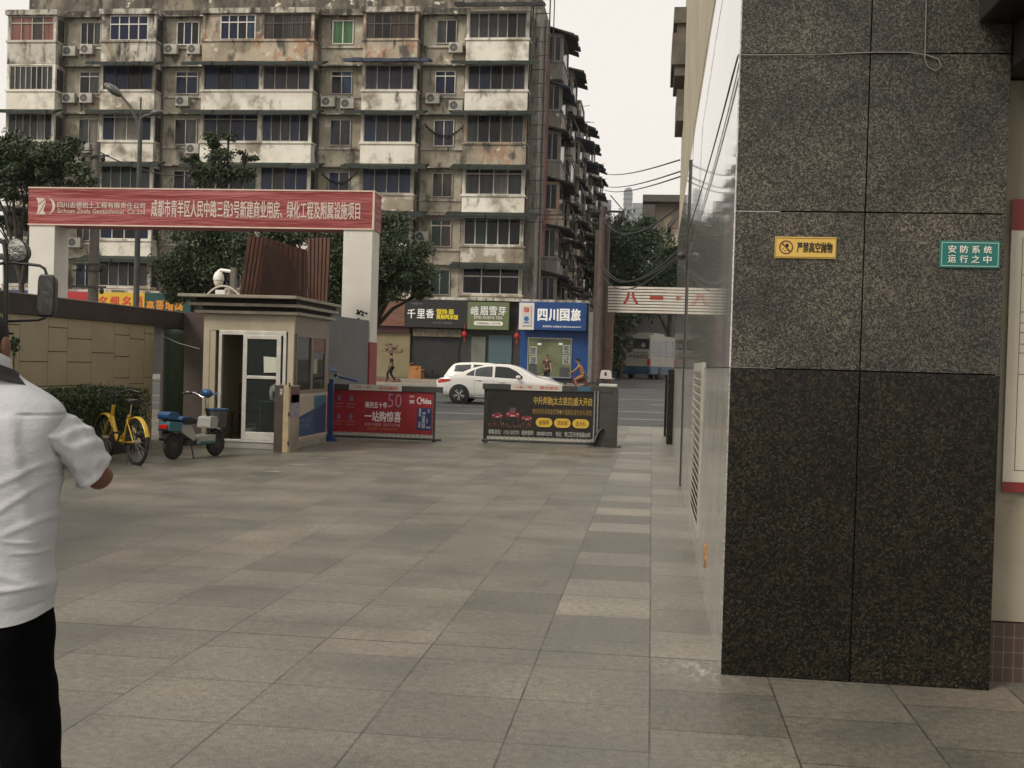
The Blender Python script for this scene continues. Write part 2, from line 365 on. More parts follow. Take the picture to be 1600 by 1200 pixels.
# front slabs
xs = [(.385, 1.0), (1.006, 1.655)]
for (z0, z1, mm, yy) in ((0.0, 1.515, G_dark, 5.755), (1.521, 2.285, G_grey, 5.76), (2.291, 3.05, G_grey, 5.76), (3.056, 3.82, G_grey, 5.76)):
    for (a, b_) in xs:
        MB().box(a, b_, yy, 6.1, z0, z1).build('granite_slab', mm, gb, bevel=.002, world=True)
MB().box(.40, 1.64, 5.785, 6.1, 0, 4.2).build('mortar_backing', M_joint, gb, world=True)
# polished side slabs
ys = [5.77]+[5.77+.62]+[7.75, 9.4, 11.2, 13.1, 15, 17, 19, 21, 24.05]
for i in range(len(ys)-1):
    for (z0, z1, mm) in ((0, 1.515, G_pold), (1.519, 2.95, G_pol), (2.954, 4.24, G_pol)):
        wx = lambda y: .378+.004*(y-5.77); ya, yb_ = ys[i]+(.004 if i else 0), ys[i+1]; MB().prism([(wx(ya), ya), (.6, ya), (.6, yb_), (wx(yb_), yb_)], 'Z', z0, z1).build('polished_slab', mm, gb, world=True)
MB().prism([(.385, 6.15), (3, 6.15), (3, 24.02), (.46, 24.02)], 'Z', 4.24, 15).build('upper_wall', M_beige, gb, world=True)
M_corn = mat('cornice_stone', (.09, .08, .065), (.14, .125, .1), 3, .8)
co = MB()
for (z0, z1, pr_) in ((8.15, 8.45, .2), (7.95, 8.15, .14), (7.35, 7.95, .22), (7.15, 7.35, .16), (6.3, 6.9, .1)):
    co.box(.415-pr_, .6, 22.6-pr_, 24.02+pr_, z0, z1)
co.build('cornice', M_corn, gb, world=True)
# louvred vent
lv = MB(); lv.box(.376, .43, 8.86, 8.92, .22, 1.56).box(.376, .43, 10.5, 10.56, .22, 1.56).box(.376, .43, 8.92, 10.5, 1.50, 1.56).box(.376, .43, 8.92, 10.5, .22, .27)
vent = lv.build('louvre_vent', mat('cream_metal', (.36, .345, .3), (.3, .285, .245), 4, .5), gb, world=True)
sl = MB()
for k in range(20):
    z = .27+k*.0615; sl.obox((.382, 9.71, z+.03), (.012, 0, -.026), (0, .79, 0), (.002, 0, .003))
sl.build('louvre_slat', MATS['cream_metal'], vent, world=True)
MB().box(.33, .6, 23.2, 24.06, 0, 1.5).build('pilaster', G_dark, gb, bevel=.01, world=True)
MB().box(.395, .45, 15.0, 15.04, 0, 4.2).build('corner_trim', M_dkmetal, gb, world=True)
sk = MB(); sk.obox((.38, 7.57, .3), (.012, 0, 0), (0, .05, 0), (0, 0, .075)); sk.build('socket_box', mat('rusty_box', (.45, .25, .1), (.2, .1, .05), 30, .6), gb, bevel=.005, world=True)
# recessed cream wall with brown tile base, right of the column
MB().box(1.66, 8, 5.95, 6.1, .3, 2.97).build('cream_wall', M_cream, gb, world=True)
def tile_mat():
    m, n, l, b = nodes_of('brown_tile')
    tc = n.new('ShaderNodeTexCoord'); br = n.new('ShaderNodeTexBrick'); br.offset = 0
    mp = n.new('ShaderNodeMapping'); mp.inputs['Rotation'].default_value = (rad(90), 0, 0); l.new(tc.outputs['Object'], mp.inputs[0]); l.new(mp.outputs[0], br.inputs[0])
    br.inputs['Color1'].default_value = (.055, .035, .027, 1); br.inputs['Color2'].default_value = (.07, .045, .034, 1); br.inputs['Mortar'].default_value = (.14, .12, .1, 1)
    br.inputs['Scale'].default_value = 1; br.inputs['Brick Width'].default_value = .048; br.inputs['Row Height'].default_value = .075; br.inputs['Mortar Size'].default_value = .002
    l.new(br.outputs[0], b.inputs['Base Color']); b.inputs['Roughness'].default_value = .3
    return m
MB().box(1.66, 8, 5.93, 6.1, 0, .295).build('tile_base', tile_mat(), gb, world=True)
cn = MB().box(1.5, 5.5, 4.7, 5.94, 3.2, 3.6).box(1.66, 5.5, 5.3, 5.94, 2.98, 3.2)
cn.build('canopy', mat('canopy_black', (.01, .01, .01), (.018, .017, .016), 3, .4), gb, bevel=.01, world=True)
MB().tube([(1.5, 4.69, 3.21), (1.78, 4.69, 3.5)], .004, 6).build('canopy_trim', M_steel, gb, world=True)
# signs on the column
M_yel = mat('yellow_sign', (.6, .4, .09), (.54, .36, .08), 4, .4)
M_brown = mat('sign_brown', (.12, .04, .015), None, 1, .5)
def plate(name, label, x0, x1, z0, z1, y, m, cat='sign', t=.012):
    q = thing(name, label, cat, ((x0+x1)/2, y, z0)); MB().box(x0, x1, y-t, y-.0008, z0, z1).build('plate', m, q, bevel=.002, world=True); return q
p0, p1 = at(1211, 370, 5.76), at(1306, 405, 5.76)
s1 = plate('warning_sign', 'small yellow warning plaque with black characters on the granite column', p0.x, p1.x, p1.z, p0.z, 5.76, M_yel)
x0, x1, z0, z1 = p0.x, p1.x, p1.z, p0.z; yf = 5.76-.0125
h = z1-z0; wd = x1-x0
fr = MB()
for (a, b_, c_, d_) in ((.01, .99, .05, .07), (.01, .99, .93, .95), (.01, .015, .07, .93), (.985, .99, .07, .93)): fr.box(x0+wd*a, x0+wd*b_, yf-.001, yf, z0+h*c_, z0+h*d_)
fr.build('border', M_brown, s1, world=True)
def ring(mb, cx, cz, r, t, y, n=28, m=0):
    pts = [(cx+rr*math.cos(2*PI*k/n), y, cz+rr*math.sin(2*PI*k/n)) for rr in (r, r-t) for k in range(n)]
    return mb.add(pts, [(k, (k+1) % n, n+(k+1) % n, n+k) for k in range(n)], m)
def disc(mb, cx, cz, rx, rz, y, n=24, m=0): return mb.poly([(cx+rx*math.cos(2*PI*k/n), y, cz+rz*math.sin(2*PI*k/n)) for k in range(n)], m)
ic = MB(); cx, cz, r = x0+wd*.18, z0+h*.51, h*.32
ring(ic, cx, cz, r, r*.16, yf-.002); d = r*.62; ic.obox((cx, yf-.002, cz), (d, 0, -d), (0, .0005, 0), (r*.07, 0, r*.07))
ic.build('pictogram', M_brown, s1, world=True)
ic = MB(); disc(ic, cx+r*.15, cz+r*.3, r*.22, r*.26, yf-.001); ic.quad((cx-r*.1, yf-.001, cz-r*.1), (cx+r*.3, yf-.001, cz), (cx+r*.25, yf-.001, cz+r*.3), (cx, yf-.001, cz+r*.3))
for dx, dz in ((-.45, -.25), (-.1, -.5), (.3, -.45)): disc(ic, cx+r*dx, cz+r*dz, r*.09, r*.11, yf-.001)
ic.build('pictogram', M_blackletter, s1, world=True)
text('严禁高空抛物', s1, M_blackletter, x0+wd*.36, x1-wd*.07, z0+h*.28, z0+h*.76, yf-.001, bold=.018)
p0, p1 = at(1468, 376, 5.76), at(1561, 420, 5.76); x0, x1, z0, z1 = p0.x, p1.x, p1.z, p0.z; h = z1-z0; wd = x1-x0
M_teal = mat('teal_sign', (.01, .14, .12), (.012, .12, .105), 3, .4)
s2 = plate('security_sign', 'small green security notice plaque with white characters near column edge', x0, x1, z0, z1, 5.76, M_teal)
fr = MB()
for (a, b_, c_, d_) in ((.03, .97, .06, .085), (.03, .97, .915, .94), (.03, .04, .085, .915), (.96, .97, .085, .915)): fr.box(x0+wd*a, x0+wd*b_, yf-.001, yf, z0+h*c_, z0+h*d_)
fr.build('border', mat('pale_green', (.35, .5, .42), None, 1, .5), s2, world=True)
em = MB(); ring(em, x0+wd*.5, z0+h*.5, h*.36, h*.02, yf-.0005); ring(em, x0+wd*.5, z0+h*.5, h*.27, h*.02, yf-.0005); em.build('emblem', mat('mid_green', (.05, .22, .17), None, 1, .5), s2, world=True)
for row, (a, b_) in zip(('安防系统', '运行之中'), ((.55, .82), (.19, .46))):
    for k, ch in enumerate(row): text(ch, s2, M_letter, x0+wd*(.14+k*.195), x0+wd*(.27+k*.195), z0+h*a, z0+h*b_, yf-.0015, bold=.02)
# notice board
p0, p1 = at(1580, 312, 5.95), at(1568, 768, 5.95)
nb = thing('notice_board', 'large cream notice board with dark red top and bottom bands', 'notice board', (2.2, 5.95, p1.z))
MB().box(p0.x+.0, 3.2, 5.93, 5.949, p1.z, p0.z).build('panel', mat('board_cream', (.55, .51, .41), (.5, .46, .37), 2, .4), nb, bevel=.003, world=True)
t1 = at(1580, 360, 5.95).z; t2 = at(1568, 752, 5.95).z
for za_, zb_ in ((t1, p0.z-.001), (p1.z+.001, t2)): MB().box(p0.x+.001, 3.199, 5.925, 5.93, za_, zb_).build('red_band', mat('dark_red', (.2, .02, .022), None, 1, .4), nb, world=True)
ln = MB(); ln.box(p0.x+.055, p0.x+.057, 5.928, 5.93, 1.05, 2.2)
for v in (378, 430, 488, 505, 520, 538, 552, 585, 735): z = at(1590, v, 5.95).z; ln.box(p0.x+.057, 3.1, 5.928, 5.93, z, z+.0025)
ln.build('printed_lines', M_dkmetal, nb, world=True)
# cable across the column and down the side wall
cab = [(.372, 23.5, 3.0), (.37, 20, 3.02)]
q = MB(); A = at(1155, 86, 5.755); Bp = at(1380, 82, 5.75); path = [atx(1064, 395, .368)]+[atx(1064+(1150-1064)*t, 395+(95-395)*t+14*math.sin(PI*t), .368) for t in (.25, .5, .75, .93)]+[(.372, 5.75, A.z)]
path += [at(u, v, 5.748) for u, v in ((1200, 86), (1290, 85), (1365, 82), (1420, 82), (1448, 86), (1466, 92), (1471, 103), (1462, 111), (1450, 105), (1445, 92), (1446, 60), (1447, 20), (1448, -30))]
q.tube(path, .0032, 6); tag(q.build('cable', mat('grey_cable', (.2, .185, .16), (.13, .12, .105), 5, .6)), 'thin pale cable stapled across the granite column with a loose loop', 'cable')
q = MB(); q.tube([atx(1064+(1153-1064)*t, 400+(88-400)*t+10*math.sin(PI*t), .362) for t in [i/10 for i in range(11)]], .0045, 6)
q.tube([atx(1075, 400, .362), atx(1085, 200, .362), atx(1112, 30, .362), atx(1125, -40, .362)], .002, 5)
q.ell(atx(1065, 400, .33), (.06, .14, .05)); tag(q.build('cable', M_dkmetal), 'dark sagging cable bundle strung along the polished side wall', 'cable')
# granite bollard blocks at the far corner
def pier(lbl, u0, u1, vb, vt, Y, dep):
    a, b_ = at(u0, vb, Y), at(u1, vb, Y); t = at(u0, vt, Y)
    o = MB(); o.box(a.x, b_.x, Y, Y+dep, 0, t.z-.06); o.box(a.x-.02, b_.x+.02, Y-.02, Y+dep+.02, t.z-.06, t.z)
    tag(o.build('granite_pier', G_dark, bevel=.008), lbl, 'pier')
pier('taller dark granite pier standing beyond the end of the polished wall', 1037, 1054, 682, 585, 25.95, .6)
# ---------------------------------------------------------------- perimeter wall and hedge on the left
def clad_mat():
    m, n, l, b = nodes_of('beige_cladding')
    tc = n.new('ShaderNodeTexCoord'); g = ntex(n, l, tc.outputs['Object'], 1.2, 4); l.new(ramp(n, l, g.outputs[0], [(.3, (.33, .285, .195)), (.7, (.39, .335, .235))]), b.inputs['Base Color'])
    b.inputs['Roughness'].default_value = .7; g2 = ntex(n, l, tc.outputs['Object'], 150, 2); bumpn(n, l, b, g2.outputs[0], .3, .004); return m
pw = thing('perimeter_wall', 'beige slab-clad boundary wall with dark coping band behind the hedge', 'wall', (-8.6, 14, 0))
MB().box(-9.0, -8.63, 2, 19.13, 0, 2.0).build('wall', mat('wall_groove', (.06, .05, .035), None, 1, .9), pw, world=True)
# panels of the wall face
cells = []
rnd = random.Random(3)
y = 2.0
while y < 19.1:
    wcol = rnd.choice((.55, .75, .95)); y1 = min(19.12, y+wcol); z = 0; zs = [0]
    while z < 2.0: z += rnd.choice((.35, .5, .75, 1.0)); zs.append(min(z, 2.0))
    for a, b_ in zip(zs, zs[1:]):
        if b_-a > .02: cells.append((y, y1, a, b_))
    y = y1
pm = MB()
for (a, b_, c_, d_) in cells: pm.box(-8.63, -8.6, a+.006, b_-.006, c_+.006, d_-.006)
pm.build('cladding', clad_mat(), pw, world=True)
MB().box(-9.03, -8.57, 2, 20.3, 2.0, 2.275).build('coping_band', mat('dark_brown_band', (.032, .025, .02), (.045, .036, .029), 2, .7), pw, world=True)
MB().box(-9.04, -8.56, 2, 20.3, 2.275, 2.29).build('coping_edge', mat('coping_edge', (.3, .27, .22), None, 1, .6), pw, world=True)
ew = thing('brown_wall', 'plain dark brown wall piece between boundary wall and guard booth', 'wall', (-8.2, 20.4, 0))
MB().box(-9.0, -7.75, 20.32, 20.6, 0, 2.3).build('wall', mat('brown_render', (.06, .045, .038), (.075, .055, .047), 2, .8), ew, world=True)
MB().box(-7.75, -7.3, 20.5, 20.9, 0, 2.6).build('end_pillar', mat('black_render', (.02, .017, .016), None, 2, .8), ew, world=True)
a, b_ = at(250, 600, 19.3), at(283, 600, 19.3); zt = at(265, 514, 19.3).z
bn = MB(); bn.lathe([(.16, 0), (.18, .05), (.18, zt-.1), (.16, zt-.03), (.06, zt)], ((a.x+b_.x)/2-.02, 19.45, 0), 20)
tag(bn.build('green_tank', mat('faded_green', (.022, .038, .02), (.03, .05, .026), 5, .75, st=[((.05, .045, .03), 4, .55, .7, (1, 1, .3))])), 'tall rounded green tank standing behind the end of the hedge', 'tank')
# hedge in a planter
M_hedge = leaf_mat('hedge_leaf', (.018, .03, .009), (.04, .066, .018), (.08, .115, .03))
hd = thing('clipped_hedge', 'long clipped green hedge growing in a dark stone planter', 'hedge', (-8.1, 14, 0))
MB().box(-8.58, -7.86, 4, 17.4, 0, .32).build('planter', mat('planter_stone', (.025, .022, .02), (.05, .045, .04), 4, .7), hd, bevel=.01, world=True)
MB().box(-8.5, -7.95, 4.1, 17.2, .32, .84).build('branches', mat('shaded_hedge_core', (.012, .012, .007), (.03, .025, .015), 20, .9), hd, world=True)  # solid box; twigs and shade inside the hedge put into its dark colour
lf = MB()
def leaf(mb, c, s, rn=random):
    d = Vector((rn.gauss(0, 1), rn.gauss(0, 1), rn.gauss(0, 1)+.6)).normalized(); e = d.orthogonal().normalized()
    e = (Matrix.Rotation(rn.uniform(0, 6.3), 3, d) @ e); g = d.cross(e)
    c = Vector(c); mb.add([c-e*s, c+g*s*.45+d*s*.12, c+e*s, c-g*s*.45+d*s*.12], [(0, 1, 2, 3)])
for k in range(22000):
    y = random.uniform(8, 17.35) if k % 5 else random.uniform(4, 17.35); top = .93+.05*noise.noise((y*1.3, 0, 0))+.03*noise.noise((y*5, 3, 0))
    if random.random() < .5: p = (random.uniform(-8.56, -7.84), y, top+random.gauss(0, .025))
    else: p = (-7.86+random.gauss(0, .03)+.05*noise.noise((y*2, 1, 7)), y, random.uniform(.3, top))
    leaf(lf, p, random.uniform(.016, .034))
lf.build('foliage', M_hedge, hd, world=True, fix=False)
# ---------------------------------------------------------------- guard booth
BX0, BX1, BY0, BY1 = -7.32, -5.79, 18.18, 20.2
gbth = thing('guard_booth', 'small cream metal guard booth with sliding glass door and stepped flat roof', 'booth', (-6.5, 19.6, 0))
M_booth = mat('booth_cream', (.42, .37, .27), (.36, .31, .22), 2, .45, st=[((.15, .1, .05), 3, .6, .78, (1, 1, .35))])
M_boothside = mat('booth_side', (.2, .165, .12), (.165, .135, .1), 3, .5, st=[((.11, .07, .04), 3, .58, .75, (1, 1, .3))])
M_alu = mat('aluminium', (.62, .6, .55), (.5, .48, .43), 6, .4, .3)
M_glass = glass_mat('clear_glass', (.8, .86, .84), .02, .72)
b = MB().box(BX0, BX1, BY0, BY1, 0, .11); b.build('sill', M_conc, gbth, bevel=.01, world=True)
zt = 2.2
b = MB(); b.box(BX0, BX1, BY0, BY1, 1.93, zt)
for x in (BX0, BX1-.1): b.box(x, x+.1, BY0, BY0+.1, .11, 1.93)
b.box(BX1-.1, BX1, BY1-.1, BY1, .11, 1.93); b.box(BX0, BX0+.04, BY0+.1, BY1, .11, 1.93); b.box(BX0+.04, BX1-.1, BY1-.04, BY1, .11, 1.93)
b.box(BX0+.1, BX0+.2, BY0+.01, BY0+.05, .11, 1.93); b.box(BX1-.06, BX1, BY0+.1, BY1-.1, .11, .92)
b.build('wall', [M_booth], gbth, world=True)
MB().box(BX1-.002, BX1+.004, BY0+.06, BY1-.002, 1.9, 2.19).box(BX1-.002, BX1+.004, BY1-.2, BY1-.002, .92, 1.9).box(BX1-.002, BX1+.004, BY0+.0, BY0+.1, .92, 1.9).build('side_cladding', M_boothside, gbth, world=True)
MB().box(BX0+.04, BX1-.1, BY1-.05, BY1-.045, .11, 1.9).build('inner_wall', mat('booth_interior', (.08, .075, .065), (.1, .09, .08), 2, .8), gbth, world=True)
r = MB(); r.box(BX0-.12, BX1+.1, BY0-.12, BY1+.12, zt, zt+.05); r.box(BX0-.2, BX1+.02+.1, BY0-.2, BY1+.2, zt+.12, zt+.17)
r.box(BX0-.33, BX1+.12, BY0-.33, BY1+.35, zt+.25, zt+.30); r.build('roof', mat('roof_trim', (.26, .235, .18), (.19, .17, .13), 5, .5), gbth, bevel=.006, world=True)
MB().box(BX0-.02, BX1+.02, BY0-.02, BY1+.02, zt+.05, zt+.12).box(BX0-.1, BX1+.06, BY0-.1, BY1+.1, zt+.17, zt+.25).build('roof_recess', mat('roof_dark', (.02, .017, .014), None, 1, .8), gbth, world=True)
dX0, dX1 = at(341, 600, BY0).x, at(446, 600, BY0).x
f = MB(); yy = BY0-.015
f.box(dX0, dX1, yy, BY0+.06, 1.86, 1.93).box(dX0, dX0+.05, yy, BY0+.06, .12, 1.86).box(dX1-.05, dX1, yy, BY0+.06, .12, 1.86).box(dX0, dX1, yy, BY0+.06, .11, .15)
f.build('door_frame', M_alu, gbth, bevel=.004, world=True)
d0, d1 = at(379, 600, BY0).x, at(438, 600, BY0).x; yy = BY0+.0
f = MB(); f.box(d0, d0+.07, yy-.02, yy+.02, .15, 1.86).box(d1-.07, d1, yy-.02, yy+.02, .15, 1.86).box(d0+.07, d1-.07, yy-.02, yy+.02, 1.8, 1.86).box(d0+.07, d1-.07, yy-.02, yy+.02, .15, .28).box(d0+.07, d1-.07, yy-.02, yy+.02, 1.15, 1.2)
dr = f.build('sliding_door', M_alu, gbth, bevel=.004, world=True)
MB().box(d0+.07, d1-.07, yy-.003, yy+.003, .28, 1.15).box(d0+.07, d1-.07, yy-.003, yy+.003, 1.2, 1.8).build('pane', M_glass, dr, world=True)
p = at(412, 557, yy-.022); q = at(432, 583, yy-.022)
MB().add([(p.x, yy-.024, p.z), (q.x, yy-.024, p.z-.01), (q.x-.005, yy-.022, q.z+.01), (p.x+.01, yy-.02, q.z)], [(0, 1, 2, 3)]).build('paper_notice', mat('paper', (.5, .52, .42), None, 1, .7), dr, world=True)
# side window
wy0, wy1 = BY0+.1, BY1-.2; f = MB(); x = BX1
f.box(x-.03, x+.02, wy0, wy1, .92, .98).box(x-.03, x+.02, wy0, wy1, 1.86, 1.91).box(x-.03, x+.02, wy0, wy0+.05, .98, 1.86).box(x-.03, x+.02, wy1-.05, wy1, .98, 1.86)
m_ = (wy0+wy1)/2; f.box(x-.02, x+.025, m_-.04, m_+.04, .98, 1.86)
sw_ = f.build('side_window', M_boothside, gbth, world=True)
MB().box(x-.005, x, wy0+.05, wy1-.05, .98, 1.86).build('pane', M_glass, sw_, world=True)
MB().box(x+.006, x+.009, m_+.08, wy1-.09, 1.6, 1.85).build('red_poster', mat('dull_red', (.14, .04, .035), (.2, .12, .1), 12, .6), sw_, world=True)
MB().box(x+.006, x+.009, m_+.12, m_+.36, 1.25, 1.5).build('pale_notice', mat('dull_paper', (.3, .3, .24), None, 1, .7), sw_, world=True)
# advert under the side window
ay0, ay1 = BY0+.1, BY1-.05; X = BX1+.006
def adp(mb, pts, dx, m=0): return mb.add([(X+dx, ay0+(ay1-ay0)*a, .2+.68*c) for a, c in pts], [tuple(range(len(pts)))], m)
ad = MB().box(BX1, X+.0, ay0, ay1, .16, .92).build('advert_panel', M_alu, gbth, world=True)
adp(MB(), [(.02, .0), (.98, 0), (.98, .98), (.02, .98)], .002).build('print', mat('advert_cream', (.4, .37, .3), None, 1, .4), ad, world=True)
adp(MB(), [(.02, .0), (.98, 0), (.98, .78), (.02, .45)], .004).build('print', mat('advert_blue', (.012, .05, .13), None, 1, .4), ad, world=True)
adp(MB(), [(.58, .65), (.98, .78), (.98, .98), (.58, .98)], .004).build('print', mat('advert_teal', (.02, .13, .2), None, 1, .4), ad, world=True)
adp(MB(), [(.02, .05), (.6, .05), (.6, .6), (.02, .42)], .006).build('print', mat('advert_midblue', (.02, .075, .17), None, 1, .4), ad, world=True)
st = MB(); Y0 = ay0+.1
for z, n_ in ((.44, 6), (.34, 5)):
    for k in range(n_): st.box(X+.007, X+.009, Y0+k*.15, Y0+k*.15+.1, z, z+.055)
st.build('print', mat('advert_faint', (.08, .14, .24), None, 1, .4), ad, world=True)
# things in the booth
def box_thing(name, label, cat, parts, group=None):
    q = thing(name, label, cat, parts[0][1], 0, group); return q
ch = thing('office_chair', 'dark wooden chair just inside the open booth doorway', 'chair', (-6.85, 19.0, .11))
for sx in (-.2, .2):
    for sy in (-.2, .2): MB().box(sx-.02, sx+.02, sy-.02, sy+.02, 0, .45 if sy < 0 else .95).build('leg', M_rust, ch)
MB().box(-.22, .22, -.22, .22, .43, .47).build('seat', M_rust, ch, bevel=.01)
bk = MB();
for z in (.6, .75, .9): bk.box(-.18, .18, .185, .21, z, z+.05)
bk.build('backrest', M_rust, ch)
fn = thing('cooker', 'white rice cooker standing on a small table behind the booth door', 'rice cooker', (-6.22, 18.75, .78))
MB().lathe([(.1, 0), (.14, .03), (.15, .16), (.13, .24), (.06, .29), (.02, .3)], (0, 0, 0), 20).build('body', M_white, fn)
MB().box(-.05, .05, -.16, -.14, .06, .16).build('control_panel', mat('dark_green', (.02, .06, .045), None, 1, .4), fn, bevel=.006)
tb = thing('small_table', 'small dark table with thin legs inside the guard booth', 'table', (-6.25, 18.8, .11))
MB().box(-.25, .25, -.22, .3, .63, .67).build('tabletop', M_dkmetal, tb, bevel=.005)
for sx in (-.22, .22):
    for sy in (-.19, .27): MB().box(sx-.015, sx+.015, sy-.015, sy+.015, 0, .63).build('leg', M_dkmetal, tb)
bk = thing('bucket', 'small pale bucket on the booth floor behind the door', 'bucket', (-6.62, 18.55, .11))
MB().lathe([(.08, 0), (.1, .2), (.105, .21)], n=18).build('body', mat('pale_plastic', (.4, .4, .36), None, 1, .4), bk)
MB().tube([(-.1, 0, .2), (-.07, 0, .26), (0, 0, .28), (.07, 0, .26), (.1, 0, .2)], .004, 6).build('handle', M_steel, bk)
# dome camera on the roof
rz_ = zt+.3
pc = thing('dome_camera', 'white dome security camera on a bracket on the booth roof', 'security camera', (-7.0, 18.6, rz_))
def Q(u, v, Y=18.4): return at(u, v, Y)
pl = Q(362, 470); MB().box(pl.x-.04, pl.x+.04, 18.4, 18.5, rz_, Q(362, 418).z).build('post', mat('grey_post', (.12, .11, .09), None, 1, .6), pc, world=True)
a, b_ = Q(357, 424), Q(341, 424); MB().tube([(pl.x-.03, 18.42, a.z), (b_.x+.04, 18.42, a.z+.02), (b_.x, 18.42, a.z), (b_.x, 18.42, a.z-.06)], .03, 10).build('arm', M_white, pc, world=True)
c = Q(341, 436); zz = c.z; MB().lathe([(.03, .13), (.06, .11), (.085, .05), (.09, -.01), (.088, -.02)][::-1], (c.x, 18.42, zz), 20).build('housing', M_white, pc, world=True)
MB().lathe([(.02, -.13), (.055, -.115), (.075, -.07), (.08, -.024)], (c.x, 18.42, zz), 20).build('dome', mat('milky_dome', (.6, .57, .5), None, 1, .2), pc, world=True)
a, b_ = Q(337, 453), Q(352, 468); MB().box(a.x, b_.x, 18.38, 18.46, rz_, a.z).build('junction_box', M_white, pc, bevel=.006, world=True)
cpts = [Q(320+57*t, 470-23*math.sin(PI*min(1, max(0, t)))**.6, 18.25) for t in [i/14 for i in range(15)]]
for e_ in (0, -1): cpts[e_] = Vector((cpts[e_].x, 18.25, rz_-.01))
MB().tube(cpts, .017, 8).build('arch_pipe', mat('grey_pipe', (.45, .42, .36), None, 1, .5), pc, world=True)
q = MB(); a, b_ = at(250, 523, 19.1), at(312, 545, 18.2); q.tube([a, a.lerp(b_, .5)-Vector((0, 0, .03)), b_], .005, 5); tag(q.build('cable', mat('dull_cable', (.3, .29, .26), None, 1, .6)), 'pale cable strung from the boundary wall end to the booth', 'cable')
q = MB(); a, b_ = at(283, 545, 19.3), at(312, 528, 18.25); q.tube([a, b_], .006, 5); tag(q.build('cable', M_dkmetal), 'short dark cable rising behind the pale cable to the booth', 'cable')
# access box in front of the booth
kb_ = thing('access_box', 'narrow brown and cream metal cabinet standing in front of the booth corner', 'cabinet', (-5.75, 17.75, 0))
Yk = 17.75; a0, a1, a2 = at(427, 700, Yk).x, at(441, 700, Yk).x, at(450, 700, Yk).x; zk = at(440, 602, Yk).z
MB().box(a0, a1, Yk, Yk+.28, 0, zk).build('cabinet', mat('dark_bronze', (.05, .04, .03), (.07, .055, .04), 4, .5), kb_, bevel=.006, world=True)
MB().box(a1, a2, Yk-.01, Yk+.28, 0, zk+.005).build('door_edge', mat('cream_edge', (.4, .32, .2), (.33, .25, .15), 5, .5), kb_, bevel=.004, world=True)
MB().box(a2, a2+.015, Yk+.0, Yk+.5, 0, zk).build('door', mat('door_grime', (.34, .29, .22), (.22, .19, .16), 3, .5), kb_, bevel=.003, world=True)
pr2 = MB(); pr2.box(a2+.016, a2+.019, Yk+.02, Yk+.48, zk-.28, zk-.02, 0); pr2.box(a2+.016, a2+.019, Yk+.05, Yk+.45, .68, .92, 1); pr2.box(a2+.016, a2+.019, Yk+.05, Yk+.45, .55, .66, 1)
pr2.build('sticker', [mat('wine_red', (.1, .03, .03), None, 1, .5), mat('lilac_print', (.32, .3, .4), (.18, .16, .26), 25, .5)], kb_, world=True)
hg = MB()
for z in (.12, .58, 1.05): hg.tube([(a2+.005, Yk-.02, z), (a2+.005, Yk-.02, z+.06)], .014, 8)
hg.build('hinge', M_rust, kb_, world=True)
lv = MB()
for k in range(4): lv.box(a1-.06, a1-.02, Yk-.004, Yk-.001, zk-.07-k*.025, zk-.06-k*.025)
lv.build('vent_slot', M_letter, kb_, world=True)
# ---------------------------------------------------------------- advertising barrier gates
def bar_common(q, x0, x1, y, zb0, zb1, zt0, zt1):
    pass
M_bar = mat('barrier_dark', (.03, .03, .026), (.042, .042, .036), 5, .5)
M_strip = mat('strip_white', (.5, .47, .41), (.44, .41, .35), 6, .5)
M_pale = mat('pale_fringe', (.4, .38, .33), None, 1, .6)
def barrier(name, label, u0, u1, vb0, vt, vb, Y, banner, post_u, strip_u, x_post=None):
    A = at(u0, vt[0], Y); B_ = at(u1, vt[0], Y)
    q = thing(name, label, 'barrier gate', ((A.x+B_.x)/2, Y, 0))
    zt_ = at((u0+u1)/2, (vt[0]+vt[1])/2, Y).z
    h_ = .11; MB().box(A.x, B_.x, Y-.06, Y+.06, zt_-h_, zt_).build('boom', M_bar, q, bevel=.006, world=True)
    s0, s1 = at(strip_u[0], 600, Y).x, at(strip_u[1], 600, Y).x
    sp_ = MB().box(s0, s1, Y-.066, Y-.0601, zt_-h_+.004, zt_+.004).build('sticker', M_strip, q, world=True)
    L = s1-s0
    text('一车一杆', sp_, M_redletter, s0+L*.07, s0+L*.42, zt_-h_+.03, zt_-.02, Y-.067, bold=.015)
    text('请勿跟车', sp_, M_redletter, s0+L*.56, s0+L*.93, zt_-h_+.03, zt_-.02, Y-.067, bold=.015)
    zb_ = at((u0+u1)/2, vb, Y).z
    MB().tube([(A.x, Y, zb_), (B_.x, Y, zb_)], .022, 8).build('bottom_rail', M_dkmetal, q, world=True)
    return q, A.x, B_.x, zt_-h_, zb_
YL = 21.4
bq, bx0, bx1, bzt, bzb = barrier('barrier_gate', 'boom barrier hung with a red appliance advert beside the booth', 507, 692, 690, (598, 606), 684, YL, None, None, (547, 629))
px = at(680, 600, YL).x; MB().tube([(px, YL, .0), (px, YL, bzt)], .022, 8).tube([(px, YL, 0), (px, YL, .03)], .04, 8).build('post', M_dkmetal, bq, world=True)
c0, c1 = at(517, 600, YL).x, px-.03
M_adred = mat('advert_red', (.27, .012, .02), (.235, .01, .017), 1.5, .45)
bz0, bz1 = bzb+.09, bzt
ban = MB().box(c0-.12, c1, YL-.03, YL+.03, bz0, bz1).build('advert_banner', M_adred, bq, world=True)
n_ = 22
for k in range(n_): x = c0+(c1-c0)*k/n_; MB().box(x, x+.06, YL-.012, YL+.012, bz0-.055, bz0).build('fringe_tab', M_pale, bq, world=True)
W_ = c1-c0; Hh = bz1-bz0; yb = YL-.033
def bx(a): return c0+W_*a
def bz(a): return bz0+Hh*a
